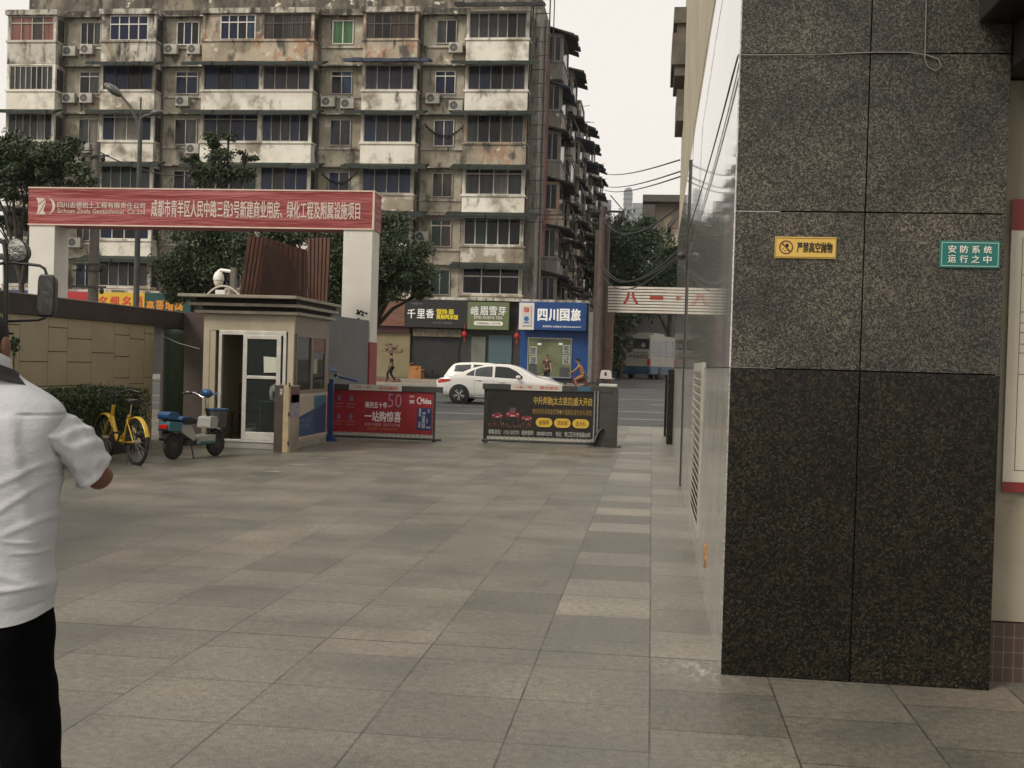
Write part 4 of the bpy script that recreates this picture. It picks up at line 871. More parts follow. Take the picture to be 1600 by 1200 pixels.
# side elevation facing the lane
YS = [69.0, 77.6, 86.2, 94.8, 103.4, 112.0, 120.6]
for si, y0 in enumerate(YS):
    for r in range(6):
        z, zt_ = SILL[r]-.35, WTOP[r]-.2; y1 = y0+4.2; xo = XR+1.1
        q = MB(); q.box(XR, xo, y0, y1, z-1.0, z).box(XR, xo+.05, y0-.05, y1, z, z+.1); q.box(XR, XR+.2, y0, y0+.2, z+.1, zt_); q.box(xo-.15, xo, y0, y0+.2, z+.1, zt_); q.box(xo-.15, xo, y1-.2, y1, z+.1, zt_); q.box(XR, xo, y0, y1, zt_, zt_+.14)
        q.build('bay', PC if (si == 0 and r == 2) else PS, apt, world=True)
        if si < 3:
            window(XR+.2, xo-.15, z+.1, zt_, y0+.1, ('nk', 'kg', 'nk', 'bk', 'gk', 'gg')[(r+si*2) % 6], M_win, 0)
        p = MB().quad((xo-.06, y0+.2, z+.1), (xo-.06, y1-.2, z+.1), (xo-.06, y1-.2, zt_), (xo-.06, y0+.2, zt_)); p.build('side_pane', PN['kgnk'[(r+si) % 4]], apt, world=True, fix=False)
        if rn.random() < .93:
            ex = rn.uniform(.45, 1.0); zz = zt_+.35+rn.uniform(-.1, .15); dz = rn.uniform(.25, .6); mb = MB()
            n_ = 6
            for k in range(n_):
                a, c = y0-.4+(4.9)*k/n_, y0-.4+4.9*(k+1)/n_-.02; d2 = rn.uniform(-.08, .08); e2 = rn.uniform(-.12, .12)
                mb.add([(XR+.2, a, zz), (XR+.2, c, zz), (xo+ex+e2, c, zz-dz+d2), (xo+ex+e2, a, zz-dz+d2), (XR+.2, a, zz-.09), (XR+.2, c, zz-.09), (xo+ex+e2, c, zz-dz-.14+d2), (xo+ex+e2, a, zz-dz-.14+d2)],
                       [(0, 1, 2, 3), (4, 7, 6, 5), (0, 4, 5, 1), (2, 3, 7, 6), (0, 3, 7, 4), (1, 5, 6, 2)])
            mb.build('side_awning', M_awnk if rn.random() < .8 else M_awnb, apt, world=True)
gut = MB()
for y in (68.2, 75.3, 84, 92.6, 101.3): gut.tube([(XR+.12, y, .4), (XR+.12, y, 21.9)], .09, 6)
for y in (76.2, 85.0): 
    for r in range(5): gut.tube([(XR+1.6, y, SILL[r]), (XR+1.6, y+1.2, SILL[r]+.2), (XR+1.2, y+1.3, SILL[r]+1.1)], .03, 5)
gut.build('downpipe', mat('pale_pipe', (.2, .19, .175), None, 1, .6), apt, world=True)
for k in range(70):
    cl = MB()   # clutter on the balcony edges: racks, rods
    y = rn.choice(YS)+rn.uniform(0, 4.5); z = rn.choice(SILL)+rn.uniform(-.8, 1.6); x = XR+1.1; L = rn.uniform(.3, .9)
    cl.tube([(x-.1, y, z), (x+L, y, z+rn.uniform(-.1, .2))], .02, 4)
    if rn.random() < .5: cl.box(x, x+rn.uniform(.2, .5), y, y+.8, z-.4, z-.4+rn.uniform(.1, .5))
    cl.build('balcony_rack', M_dkmetal, apt, world=True)
for i, y in enumerate((-6.2,)): pass
def gl_(mb, pts, r): mb.tube(pts, r, 4)
def sag(a, b, s, n=10): a, b = Vector(a), Vector(b); return [a.lerp(b, t/n)-Vector((0, 0, s*4*(t/n)*(1-t/n))) for t in range(n+1)]
def garland(lb, p, q_, s):
    g = MB(); P_ = sag(p, q_, s, 16); g.tube(P_, .03, 4)
    for x in P_[1:-1]: g.ell(x-Vector((0, 0, .04)), (.07, .05, .08), 0, 6, 5)
    tag(g.build('leafy_garland', mat('dry_vine', (.02, .02, .015), None, 1, .9)), lb, 'vine', 'vine garlands on the apartment front')
garland('dark drooping vine across the recessed window left of the rightmost balcony', (-13.5, FY-.3, 15.3), (-11.0, FY-.3, 15.4), .75)
garland('dark drooping vine across the recessed window just above the beam end', (-19.6, FY-.3, 12.5), (-17.3, FY-.3, 12.6), .7)
for xp_ in (-35.6, -29.45, -19.85, -13.75, -11.2):
    MB().tube([(xp_, FY-.14, 5.3), (xp_, FY-.14, 21.5)], .055, 6).build('downpipe', mat('dark_pipe', (.07, .065, .055), (.14, .13, .11), 3, .7), apt, world=True)
# ground floor
SY = 64.1
fx0, fx1 = -39, at(918, 500, SY).x
MB().box(XL, XR, SY+.5, FY, .36, 5.06).box(XR, fx1, SY+.5, FY+6, .36, 5.0).build('shop_wall', mat('shop_dark_wall', (.025, .024, .023), (.04, .038, .035), 1.5, .7), apt, world=True)
MB().box(XL, fx1, SY+.1, FY+.1, 5.06, 5.2).build('shop_canopy_slab', PB, apt, world=True)
MB().box(at(590, 590, SY).x, fx1, 62.6, SY+.5, .2, .56).build('shop_step', mat('shop_step', (.28, .25, .2), (.22, .2, .16), 2, .8), apt, world=True)
MB().box(at(577, 590, SY).x, at(633, 590, SY).x, 62.4, 62.61, .2, .555).build('step_front', mat('step_red', (.12, .06, .04), (.2, .09, .05), 2, .7), apt, world=True)
def panel(u0, u1, v0, v1, y, m, name, parent=apt, t=.12):
    um, vm = (u0+u1)/2, (v0+v1)/2
    return MB().box(at(u0, vm, y).x, at(u1, vm, y).x, y, y+t, at(um, v1, y).z, at(um, v0, y).z).build(name, m, parent, world=True)
panel(560, 640, 519, 589, SY+.3, mat('khaki_shutter', (.2, .165, .085), (.17, .14, .075), 2, .6), 'shutter')
ms = MB(); c = at(612, 552, SY+.28)
for k in range(60):
    a = rn.uniform(0, PI); r_ = rn.uniform(.15, .62); x, z = c.x+r_*math.cos(a)*1.1, c.z+r_*math.sin(a)*.9; ms.quad((x-.05, SY+.29, z), (x, SY+.29, z-.05), (x+.05, SY+.29, z), (x, SY+.29, z+.05))
ms.tube([(c.x, SY+.28, c.z-.5), (c.x+.05, SY+.28, c.z+.3)], .025, 4)
ms.build('painted_tree', mat('shutter_paint', (.14, .07, .06), None, 1, .7), apt, world=True)
panel(560, 640, 509, 519, SY+.1, mat('dark_maroon', (.06, .015, .02), None, 1, .6), 'fascia')
panel(645, 718, 526, 588, SY+.45, mat('shop_interior', (.008, .008, .009), (.02, .02, .02), 1, .5), 'shop_opening')
panel(645, 721, 514, 526, SY+.2, mat('menu_board', (.14, .11, .06), (.05, .045, .04), 2.5, .5, stretch=(2, 1, 1)), 'menu_board')
panel(697, 716, 538, 572, SY+.4, M_black, 'door')
panel(736, 758, 526, 590, SY+.4, mat('grey_green_panel', (.12, .135, .11), None, 1, .6), 'shutter')
panel(763, 799, 524, 592, SY+.4, mat('teal_shutter', (.06, .105, .115), (.05, .09, .1), 2, .5, stretch=(.2, 1, 5)), 'shutter')
M_shopblue = mat('shop_blue', (.006, .05, .19), (.006, .042, .165), 1, .5)
panel(812, 921, 517, 592, SY+.42, M_shopblue, 'shop_front', t=.2)
panel(824, 893, 528, 590, SY+.36, M_steel, 'shop_window', t=.05)
win_ = panel(825, 892, 529, 588, SY+.34, mat('shop_glass', (.15, .17, .1), (.1, .115, .065), 1.5, .12), 'shop_pane', t=.02)
M_navyl = mat('navy_letter', (.03, .03, .12), None, 1, .5)
def ST(s, u0, u1, v0, v1, y, m, parent, bold=.01): um = (u0+u1)/2; return text(s, parent, m, at(u0, v0, y).x, at(u1, v0, y).x, at(um, v1, y).z, at(um, v0, y).z, y, bold=bold)
for s, u, v in (('旅', 833, 548), ('游', 833, 563), ('签', 885, 546), ('证', 885, 562)):
    panel(u-6, u+6, v-7, v+7, SY+.335, mat('pale_sticker', (.3, .31, .24), None, 1, .5), 'sticker', t=.004); ST(s, u-4.5, u+4.5, v-5.5, v+5.5, SY+.33, M_navyl, apt)
panel(826, 839, 569, 588, SY+.335, mat('grey_poster', (.05, .055, .055), None, 1, .5), 'poster', t=.004); panel(874, 890, 574, 589, SY+.335, MATS['grey_poster'], 'poster', t=.004)
panel(840, 846, 536, 539, SY+.335, M_letterw, 'sticker', t=.004); panel(873, 879, 536, 539, SY+.335, M_letterw, 'sticker', t=.004)
ST('旅行社门市部', 846, 872, 531, 535, SY+.33, M_navyl, apt, 0)
gt = mat('grey_tile', (.14, .15, .145), (.19, .195, .185), 3, .4)
panel(919, 932, 488, 598, SY-.3, gt, 'tiled_pillar', t=.7)
# shop signs: each a thing of its own
def sign(label, u0, u1, v0, v1, m, y=SY-.12, t=.25, name='shop_sign', group=None):
    um = (u0+u1)/2; q = thing(name, label, 'shop sign', (at(um, v1, y).x, y, at(um, v1, y).z), group=group)
    o = MB().box(at(u0, v0, y).x, at(u1, v0, y).x, y, y+t, at(um, v1, y).z, at(um, v0, y).z).build('board', m, q, bevel=.01, world=True); return q
yl = SY-.135
q = sign('reddish timber-clad sign board without lettering left of the black sign', 575, 633, 470, 509, mat('timber_sign', (.17, .075, .045), (.11, .05, .032), 3, .6, stretch=(.3, 1, 4)))
q = sign('wide black shop sign with large white and small yellow characters', 633, 731, 468, 512, mat('black_sign', (.014, .014, .015), None, 1, .5), y=SY-.1)
M_yl = mat('yellow_letter', (.75, .6, .03), None, 1, .5); y_ = SY-.112
ST('千', 637, 649, 483, 497, y_, M_letterw, q, .02); ST('里', 652, 664, 483, 497, y_, M_letterw, q, .02); ST('香', 666, 678, 483, 497, y_, M_letterw, q, .02)
ST('馄饨·面', 682, 709, 483, 491, y_, M_yl, q, .03); ST('黄焖鸡米饭', 682, 716, 491.5, 499, y_, M_yl, q, .03)
M_dim = mat('dim_letter', (.2, .2, .2), None, 1, .5); ST('外带 外卖', 676, 689, 503, 506, y_, M_dim, q, 0); ST('欢迎品尝', 692, 706, 503, 506, y_, M_dim, q, 0); ST('千里香小吃', 642, 660, 473, 476, y_, M_dim, q, 0)
q = sign('olive green tea shop sign with white characters beside the black sign', 731, 796, 472, 515, mat('olive_sign', (.115, .145, .065), (.105, .132, .06), 1, .5))
for k, ch_ in enumerate('峨眉雪芽'): ST(ch_, 736+k*14.3, 748+k*14.3, 479, 492.5, yl, M_letterw, q, .008)
ST('EMEI XUEYA TEA', 741, 785, 494, 498.5, yl, M_letter, q, .005)
r_ = MB(); a, b_ = at(740, 508, yl), at(786, 502.5, yl); rr = (b_.z-a.z)/2; pts = [(a.x+rr+rr*math.cos(rad(t)), yl, a.z+rr+rr*math.sin(rad(t))) for t in range(90, 271, 30)]+[(b_.x-rr+rr*math.cos(rad(t)), yl, a.z+rr+rr*math.sin(rad(t))) for t in range(-90, 91, 30)]
r_.poly(pts).build('white_bar', M_letter, q, world=True); ST('中国峨眉山 竹叶青', 744, 782, 503.7, 506.8, yl-.01, mat('olive_letter', (.1, .12, .06), None, 1, .5), q, .01)
q = sign('blue and white travel agency sign with bold white characters', 811, 917, 472, 516, M_shopblue, y=SY-.18)
y2 = SY-.19
MB().box(at(811, 494, y2).x, at(834.5, 494, y2).x, y2-.004, y2+.01, at(822, 515, y2).z, at(822, 473, y2).z).build('white_panel', mat('sign_white', (.6, .57, .5), None, 1, .5), q, world=True)
MB().box(at(816, 494, y2).x, at(830, 494, y2).x, y2-.05, y2-.005, at(822, 509, y2).z, at(822, 477, y2).z).build('badge_plate', mat('plate_white', (.5, .49, .46), None, 1, .5), q, bevel=.01, world=True)
e = MB(); c = at(822.5, 498, y2-.055); disc(e, c.x, c.z, .14, .14, y2-.055); e.build('emblem', mat('emblem_blue', (.03, .12, .3), None, 1, .5), q, world=True); MB().box(at(818.5, 504, y2).x, at(826.5, 504, y2).x, y2-.053, y2-.051, at(822, 505, y2).z, at(822, 503, y2).z).build('print', MATS['emblem_blue'], q, world=True)
ST('国旅', 819, 827, 480, 488, y2-.053, M_redletter, q, .03)
for k, ch_ in enumerate('四川国旅'): ST(ch_, 841+k*17.3, 855+k*17.3, 483, 501, y2, M_letterw, q, .045)
ST('旅游报名 出境签证 电话:028-86230077', 848, 908, 509, 512, y2, M_letterw, q, .01)
q = sign('plain bright red shop sign seen under the gateway beam', 104, 149, 456, 482, mat('bright_red_sign', (.36, .02, .025), None, 1, .5), y=SY-.1)
q = sign('yellow shop sign with bold red characters seen under the beam', 150, 226, 457, 490, mat('yellow_board', (.6, .38, .02), (.55, .35, .02), 1, .5), y=SY-.14); 
for k, ch_ in enumerate('名烟名酒'): ST(ch_, 154+k*18.5, 167+k*18.5, 463, 481, SY-.155, M_redletter, q, .03)
q = sign('dark green shop sign with orange characters beside the yellow sign', 226, 298, 458, 505, mat('dark_green_sign', (.006, .05, .045), None, 1, .5), y=SY-.12)
M_or = mat('orange_sign_letter', (.6, .23, .02), None, 1, .5)
for k, ch_ in enumerate('高哥增高'): ST(ch_, 229+k*14.8, 241+k*14.8, 470, 485, SY-.135, M_or, q, .04)
q = sign('blue shop sign partly hidden behind the boundary wall', 5, 46, 453, 485, mat('plain_blue_sign', (.02, .05, .14), None, 1, .5), y=SY-.1)
for u, v, lb in ((725.5, 522, 'small red paper lantern hanging at the black food shop doorway'), (807.5, 525, 'larger red paper lantern hanging beside the blue shop front')):
    p = at(u, v, SY-.25); q = thing('red_lantern', lb, 'lantern', p, group='red lanterns at the shop fronts')
    MB().lathe([(.05, -.16), (.11, -.11), (.14, 0), (.11, .11), (.05, .16)], n=12).build('shade', mat('lantern_red', (.4, .015, .015), None, 1, .6), q); MB().tube([(0, 0, .2), (0, .1, .6)], .01, 4).tube([(0, 0, -.2), (0, 0, -.45)], .02, 5).build('cord', M_redletter, q)
for u, v, s_, lb in ((649, 579, 1., 'large orange cardboard carton standing at the food shop doorway'), (657, 575, .7, 'smaller orange cardboard carton behind the large one')):
    p = at(u, v, SY-.3); h_ = .34*s_; o = MB(); o.box(-h_, h_, -.2, .2, 0, .62*s_+.1); o.obox((-h_*.7, -.05, .75*s_+.08), (h_*.35, 0, .08), (0, .2, 0), (-.01, 0, .01)); o.box(-h_*.5, h_*.4, -.205, -.2, .35*s_, .42*s_)
    ob = o.build('carton', mat('orange_carton', (.35, .16, .05), (.28, .12, .035), 3, .7), bevel=.01); ob.location = (p.x, p.y, .56); tag(ob, lb, 'carton')
for u, lb in ((667, 'dark stool beside the orange cartons'),):
    p = at(u, 585, SY-.4); o = thing('stool', lb, 'stool', (p.x, SY-.4, .56)); MB().box(-.3, .3, -.2, .2, .42, .5).build('seat', M_black, o)
    for sx in (-.26, .26):
        for sy in (-.16, .16): MB().box(sx-.03, sx+.03, sy-.03, sy+.03, 0, .42).build('leg', M_black, o)
# air conditioner units
ac = thing('air_conditioner', 'x', 'air conditioner', (0, 0, 0), group='outdoor air conditioner units on the apartment front')
MB().box(-.4, .4, -.3, 0, 0, .58).build('casing', mat('ac_white', (.46, .44, .38), (.33, .31, .26), 2, .5, st=[((.16, .13, .1), 4, .58, .75)]), ac, bevel=.01)
f_ = MB(); disc(f_, -.12, .29, .23, .23, -.303); f_.build('fan_grille', mat('ac_fan', (.06, .06, .058), (.1, .1, .095), 40, .6), ac); MB().lathe([(.06, -.31), (.05, -.302)], (-.12, 0, .29), 12, 'Y').build('hub', mat('hub_grey', (.2, .2, .19), None, 1, .6), ac)
MB().box(-.38, -.34, -.3, .06, -.06, 0).box(.34, .38, -.3, .06, -.06, 0).build('bracket', M_rust, ac)
ACS = [(111, 81, 'left one of the top floor pair beside the leftmost balcony'), (138, 78, 'tan stickered right one of the top floor pair beside the leftmost balcony'),
       (269, 78, 'left one of the pair below the second top floor recessed window'), (305, 78, 'right one of the pair below the second top floor recessed window'),
       (110, 154, 'left one of the pair behind the high street lamp head'), (137, 154, 'right one of the pair just left of the street lamp head'),
       (287, 159, 'single unit below the dark blue curtained recessed window'), (133, 232, 'single unit above the left street tree crown'),
       (303, 233, 'single unit left of the sparse tree top'), (514, 160, 'left one of the pair under the short blue awning'), (544, 163, 'right one of the pair under the short blue awning'),
       (677, 155, 'single unit low right of the blue awning balcony'), (713, 76, 'single unit under the top floor window beside the rightmost balcony'), (713, 166, 'small grey unit left of the rightmost balcony'),
       (660, 370, 'single unit over the street tree at the green window'), (119, 379, 'single unit framed by the left gateway pillar and lamp pole')]
for k, (u, v, lb) in enumerate(ACS):
    p = at(u, v+8, FY-.15); lab = 'air conditioner: '+lb
    if k == 0: ac.location = p; ac['label'] = lab
    else: dup(ac, p, 0, lab)
# steel ladder mast at the corner
ld = thing('steel_ladder', 'rusty steel lattice ladder mast climbing the apartment corner', 'ladder', (-6.5, 65.2, 0))
yA = 64.8; xa, xb = at(832, 60, yA).x, at(857, 100, yA).x; zb_, zt_ = at(845, 292, yA).z, at(845, -20, yA).z
MB().tube([(xa, yA, zb_-3), (xa, yA, zt_)], .05, 6).tube([(xa-.18, yA+.5, zb_-3), (xa-.18, yA+.5, zt_)], .04, 6).build('rail', M_dkmetal, ld, world=True)
MB().tube([(xb, yA, zb_-4), (xb, yA, 18.6)], .1, 8).build('rail', mat('red_rust_pipe', (.1, .04, .03), (.06, .03, .025), 6, .7), ld, world=True)
MB().tube([(xb, yA, 18.6), (xb, yA, zt_)], .04, 8).tube([(xb+.2, yA+.4, 18.6), (xb+.2, yA+.4, zt_-.5)], .03, 8).build('rail', M_rust, ld, world=True)
rg = MB(); z = zb_-2
while z < zt_: MB().tube([(xa, yA, z), (xb, yA, z+.03)], .028, 5).build('rung', M_dkmetal, ld, world=True); z += .78
for k in range(4): MB().tube([(xa-.6, yA+1.5, zb_+k*3), (xa, yA, zb_+k*3)], .03, 5).build('wall_tie', M_dkmetal, ld, world=True)
# ---------------------------------------------------------------- street lamp and utility poles
M_pole = mat('lamp_grey', (.05, .052, .05), (.075, .075, .072), 3, .5, .2)
def P(u, v, Y=31.0): return at(u, v, Y)
lp = thing('street_lamp', 'tall grey double arm street lamp in front of the apartment block', 'street lamp', (P(213, 400).x, 31, 0))
b0 = P(213, 460); top = P(215, 152)
MB().tube([(b0.x, 31, 0), (b0.x, 31, 3), (b0.x+.0, 31, P(214, 186).z)], [.1, .085, .06], 10).tube([(b0.x, 31, P(214, 186).z), (b0.x, 31, P(214, 152).z)], .025, 6).build('pole', M_pole, lp, world=True)
MB().tube([(b0.x, 31, P(213, 200).z), P(212, 184), P(203, 166), P(188, 148)], [.05, .045, .04, .035], 8).build('arm', M_pole, lp, world=True)
MB().tube([(b0.x, 31, P(213, 205).z), P(216, 192), P(224, 182), P(238, 178)], [.05, .045, .04, .035], 8).build('arm', M_pole, lp, world=True)
def lamp_head(a, b_, wd, nm='lamp_head'):
    a, b_ = Vector(a), Vector(b_); d = b_-a; s_ = Vector((0, 1, 0)); n_ = d.cross(s_).normalized(); rings = []
    for t, r in ((0, .25), (.15, .75), (.45, 1), (.8, .8), (1, .3)):
        c = a+d*t; rings.append([c+s_*wd*r*math.cos(2*PI*k/12)+n_*wd*.62*r*math.sin(2*PI*k/12) for k in range(12)])
    MB().loft(rings).build(nm, mat('lamp_shell', (.06, .06, .055), (.1, .1, .09), 4, .35), lp, world=True)
lamp_head(P(190, 150), P(164, 131), .2); lamp_head(P(236, 178), P(255, 175), .16)
up = thing('utility_pole', 'weathered concrete utility pole with crossbars left of the street lamp', 'utility pole', (P(147, 400).x, 31.5, 0))
x = P(147, 400, 31.5).x; zt_ = P(150, 222, 31.5).z
MB().tube([(x, 31.5, 0), (x, 31.5, zt_)], [.17, .11], 12).build('pole', mat('pole_concrete', (.16, .145, .125), (.12, .11, .095), 3, .8), up, world=True)
for v in (246, 415, 425, 450): z = P(148, v, 31.5).z; MB().box(x-.55 if v > 300 else x-.5, x+.45, 31.33, 31.39, z, z+.05).build('crossbar', M_dkmetal, up, world=True)
ins = MB()
for v, du in ((250, -.3), (250, .3), (421, -.35), (421, .3), (455, .35)): ins.ell((x+du, 31.3, P(148, v, 31.5).z), (.07, .07, .1), 0, 8, 6)
ins.build('insulator', M_black, up, world=True)
q = MB(); q.tube(sag((x, 31.4, P(150, 235, 31.5).z), P(316, 272, 40), .3), .02, 5); q.tube(sag((x, 31.4, P(150, 235, 31.5).z), (-40, 36, 8.0), .4), .02, 5)
tag(q.build('overhead_cable', M_black), 'thin black cable sagging from the concrete utility pole', 'cable')
# brown pole and iron gate at the lane
GX = 63.0
wp = thing('utility_pole', 'rusty brown utility pole with crossarm beside the lane gateway', 'utility pole', (at(937, 598, GX).x, GX, .36))
x = at(937, 480, GX).x; zt_ = at(935, 322, GX).z
MB().tube([(x, GX, .36), (x, GX, zt_)], [.22, .16], 12).box(x-.35, x-.18, GX+.1, GX+.4, .36, 9.0).box(x+.12, x+.42, GX+.2, GX+.5, .36, 9.6).build('pole', mat('pole_brown', (.06, .045, .038), (.09, .065, .055), 3, .8), wp, world=True)
cb = MB(); z = at(936, 331, GX).z; cb.box(x-.7, x+1.2, GX-.15, GX-.05, z-.05, z+.07); cb.tube([(x+1.2, GX-.1, z), (x+.4, GX-.1, z+.9)], .03, 5); cb.ell((x+1.0, GX-.1, z-.3), (.2, .2, .3), 0, 8, 6); cb.ell((x-.5, GX-.1, z+.15), (.08, .08, .15), 0, 8, 6)
cb.build('crossarm', M_black, wp, world=True)
sg = thing('lane_gateway', 'white corrugated beam gateway with two red characters over the lane', 'gateway', (-.8, 64, .3))
a, b_ = at(948, 447, 64), at(948, 489, 64); xr = 2.6
M_corr = mat('corrugated_white', (.58, .55, .47), (.5, .47, .4), 2, .55)
bm2 = MB(); n_ = 9
for k in range(n_): z0 = b_.z+(a.z-b_.z)*k/n_; dz = (a.z-b_.z)/n_; bm2.box(a.x, xr, 64, 64.4, z0+dz*.3, z0+dz)
bmo = bm2.build('beam', M_corr, sg, world=True); MB().box(a.x+.01, xr-.01, 64.08, 64.37, b_.z, a.z).build('beam_backing', mat('slat_gap', (.1, .09, .075), None, 1, .8), sg, world=True)
M_red2 = mat('dull_red_letter', (.28, .03, .02), None, 1, .5)
ST('八', 975, 997, 457, 475, 63.985, M_red2, bmo, .05); ST('一', 1016, 1036, 463, 468, 63.985, M_red2, bmo, .05)
M_gp = mat('gate_pillar_stone', (.13, .085, .065), (.17, .115, .09), 3, .7)
for (u0, u1, y) in ((944, 957, 63.9),):
    x0_, x1_ = at(u0, 540, y).x, at(u1, 540, y).x; MB().box(x0_, x1_, y, y+.6, .2, 4.35).box(x0_-.05, x1_+.05, y-.05, y+.65, 4.35, b_.z).build('pillar', M_gp, sg, world=True)
MB().box(1.25, 1.75, 63.9, 64.5, .2, 4.35).box(1.2, 1.8, 63.85, 64.55, 4.35, b_.z).build('pillar', M_gp, sg, world=True)
# buildings behind the lane
hb = thing('beige_house', 'distant beige apartment house with flat overhanging roof above trees', 'building', (3, 122, 0))
p0, p1 = at(1024, 318, 120), at(1060, 318, 120)
MB().box(p0.x, 12, 120, 134, 0, p0.z).build('wall', mat('house_beige', (.5, .41, .31), (.45, .37, .28), 1, .8), hb, world=True)
MB().box(at(1004, 320, 118.5).x, 12.5, 118.5, 135, p0.z, p0.z+.7).box(at(1004, 320, 118.5).x, p0.x, 118.6, 121, p0.z-1.6, p0.z-.3).build('roof', mat('house_roof', (.09, .08, .07), None, 1, .8), hb, world=True)
w_ = MB().box(at(1010, 330, 119).x, p0.x-.02, 119.2, 121, p0.z-4.2, p0.z-1.6).build('balcony', mat('house_balcony', (.2, .16, .125), None, 1, .8), hb, world=True)
window(at(1011, 335, 119).x, at(1023, 335, 119).x, at(1018, 348, 119).z, at(1018, 330, 119).z, 119.15, 'kg', M_winw, 0, parent=hb)
h2 = thing('gabled_house', 'small tan house with steep dark roof edge beside the polished wall', 'building', (4, 110, 0))
c = at(1049, 352, 110); MB().box(c.x, 9, 110, 118, 0, c.z-.3).build('wall', MATS['house_beige'], h2, world=True)
e0 = at(1043, 350, 109.5); rx, rz2 = e0.x+3.4, e0.z+4.6
MB().prism([(e0.x+.3, e0.z-.3), (e0.x+6.5, e0.z-.3), (rx, rz2-.3)], 'Y', 110.01, 117.9).build('gable', MATS['house_beige'], h2, world=True)
MB().prism([(e0.x, e0.z), (rx, rz2), (e0.x+6.8, e0.z), (e0.x+6.8, e0.z-.6), (rx, rz2-.75), (e0.x, e0.z-.6)], 'Y', 109.4, 118.4).build('roof', MATS['house_roof'], h2, world=True)
M_tow = mat('tower_glass', (.16, .18, .2), (.2, .22, .24), .02, .5)
def tower(lbl, u0, u1, vt, Y, crown):
    a, b_ = at(u0, vt, Y), at(u1, vt, Y); q = thing('skyscraper', lbl, 'skyscraper', ((a.x+b_.x)/2, Y, 0), group='hazy skyscrapers beyond the lane')
    w_ = b_.x-a.x; mb = MB(); mb.box(a.x, b_.x, Y, Y+w_, 0, a.z-(w_*.5 if crown else 0))
    if crown:
        n_ = 10; pts = [(a.x, a.z-w_*.5)]+[(a.x+w_*(.5-.5*math.cos(PI*t/n_*.72+.0)), a.z-w_*.5+w_*.5*math.sin(PI*.5*min(1, t/n_*1.25))) for t in range(n_+1)]+[(b_.x, a.z-w_*.45), (b_.x, a.z-w_*.5)]
        mb.prism(pts, 'Y', Y, Y+w_)
    mb.build('tower_body', M_tow, q, world=True)
    fl = MB(); z = 4
    while z < a.z-w_*.5: fl.box(a.x-.3, b_.x+.3, Y-.3, Y, z, z+1.2); z += 4
    fl.build('floor_bands', mat('tower_bands', (.13, .145, .165), None, 1, .6), q, world=True)
tower('slim hazy round-topped skyscraper in the far distance', 975, 988.5, 293, 900, True)
tower('lower hazy square tower right of the round-topped skyscraper', 988.5, 1005, 317, 950, False)
tower('wide hazy tower block just right of the old apartment block', 925, 941, 299, 850, False)
tower('stepped hazy block joined to the wide tower by the apartment', 941, 955, 312, 860, False)
# wires over the street
wires = [('highest thin overhead wire crossing the pale sky', [(930, 265, 90), (1062, 250, 24)]), ('middle thin overhead wire crossing the pale sky', [(932, 285, 90), (1063, 268, 24)]), ('lowest thin overhead wire crossing the pale sky', [(935, 292, 90), (1063, 276, 24)])]
for lb, ((u, v, Y), (u2, v2, Y2)) in wires:
    q = MB(); q.tube(sag(at(u, v, Y), at(u2, v2, Y2), .35, 12), .018, 5); tag(q.build('overhead_wire', M_black), lb, 'wire', 'overhead wires beside the lane')
for (u, v, u2, v2) in ((938, 332, 1010, 328), (938, 334, 1056, 326), (938, 408, 1060, 400), (938, 414, 1060, 392), (940, 427, 1060, 400)):
    q = MB(); q.tube(sag(at(u, v, 63), at(u2, v2, 25 if u2 > 1040 else 110), .8, 12), .022, 5)
    tag(q.build('overhead_cable', M_black), 'sagging cable running from the rusty brown pole across the lane' , 'cable', 'cables strung from the brown pole over the lane')
for v in (275, 297, 303):
    q = MB(); q.tube(sag(at(-60, v-2, 60), at(936, v+38 if v > 280 else v+60, 63), .6, 16), .02, 5)
    tag(q.build('overhead_cable', M_black), 'thin cable running across the apartment front towards the brown pole', 'cable', 'thin cables across the apartment front')
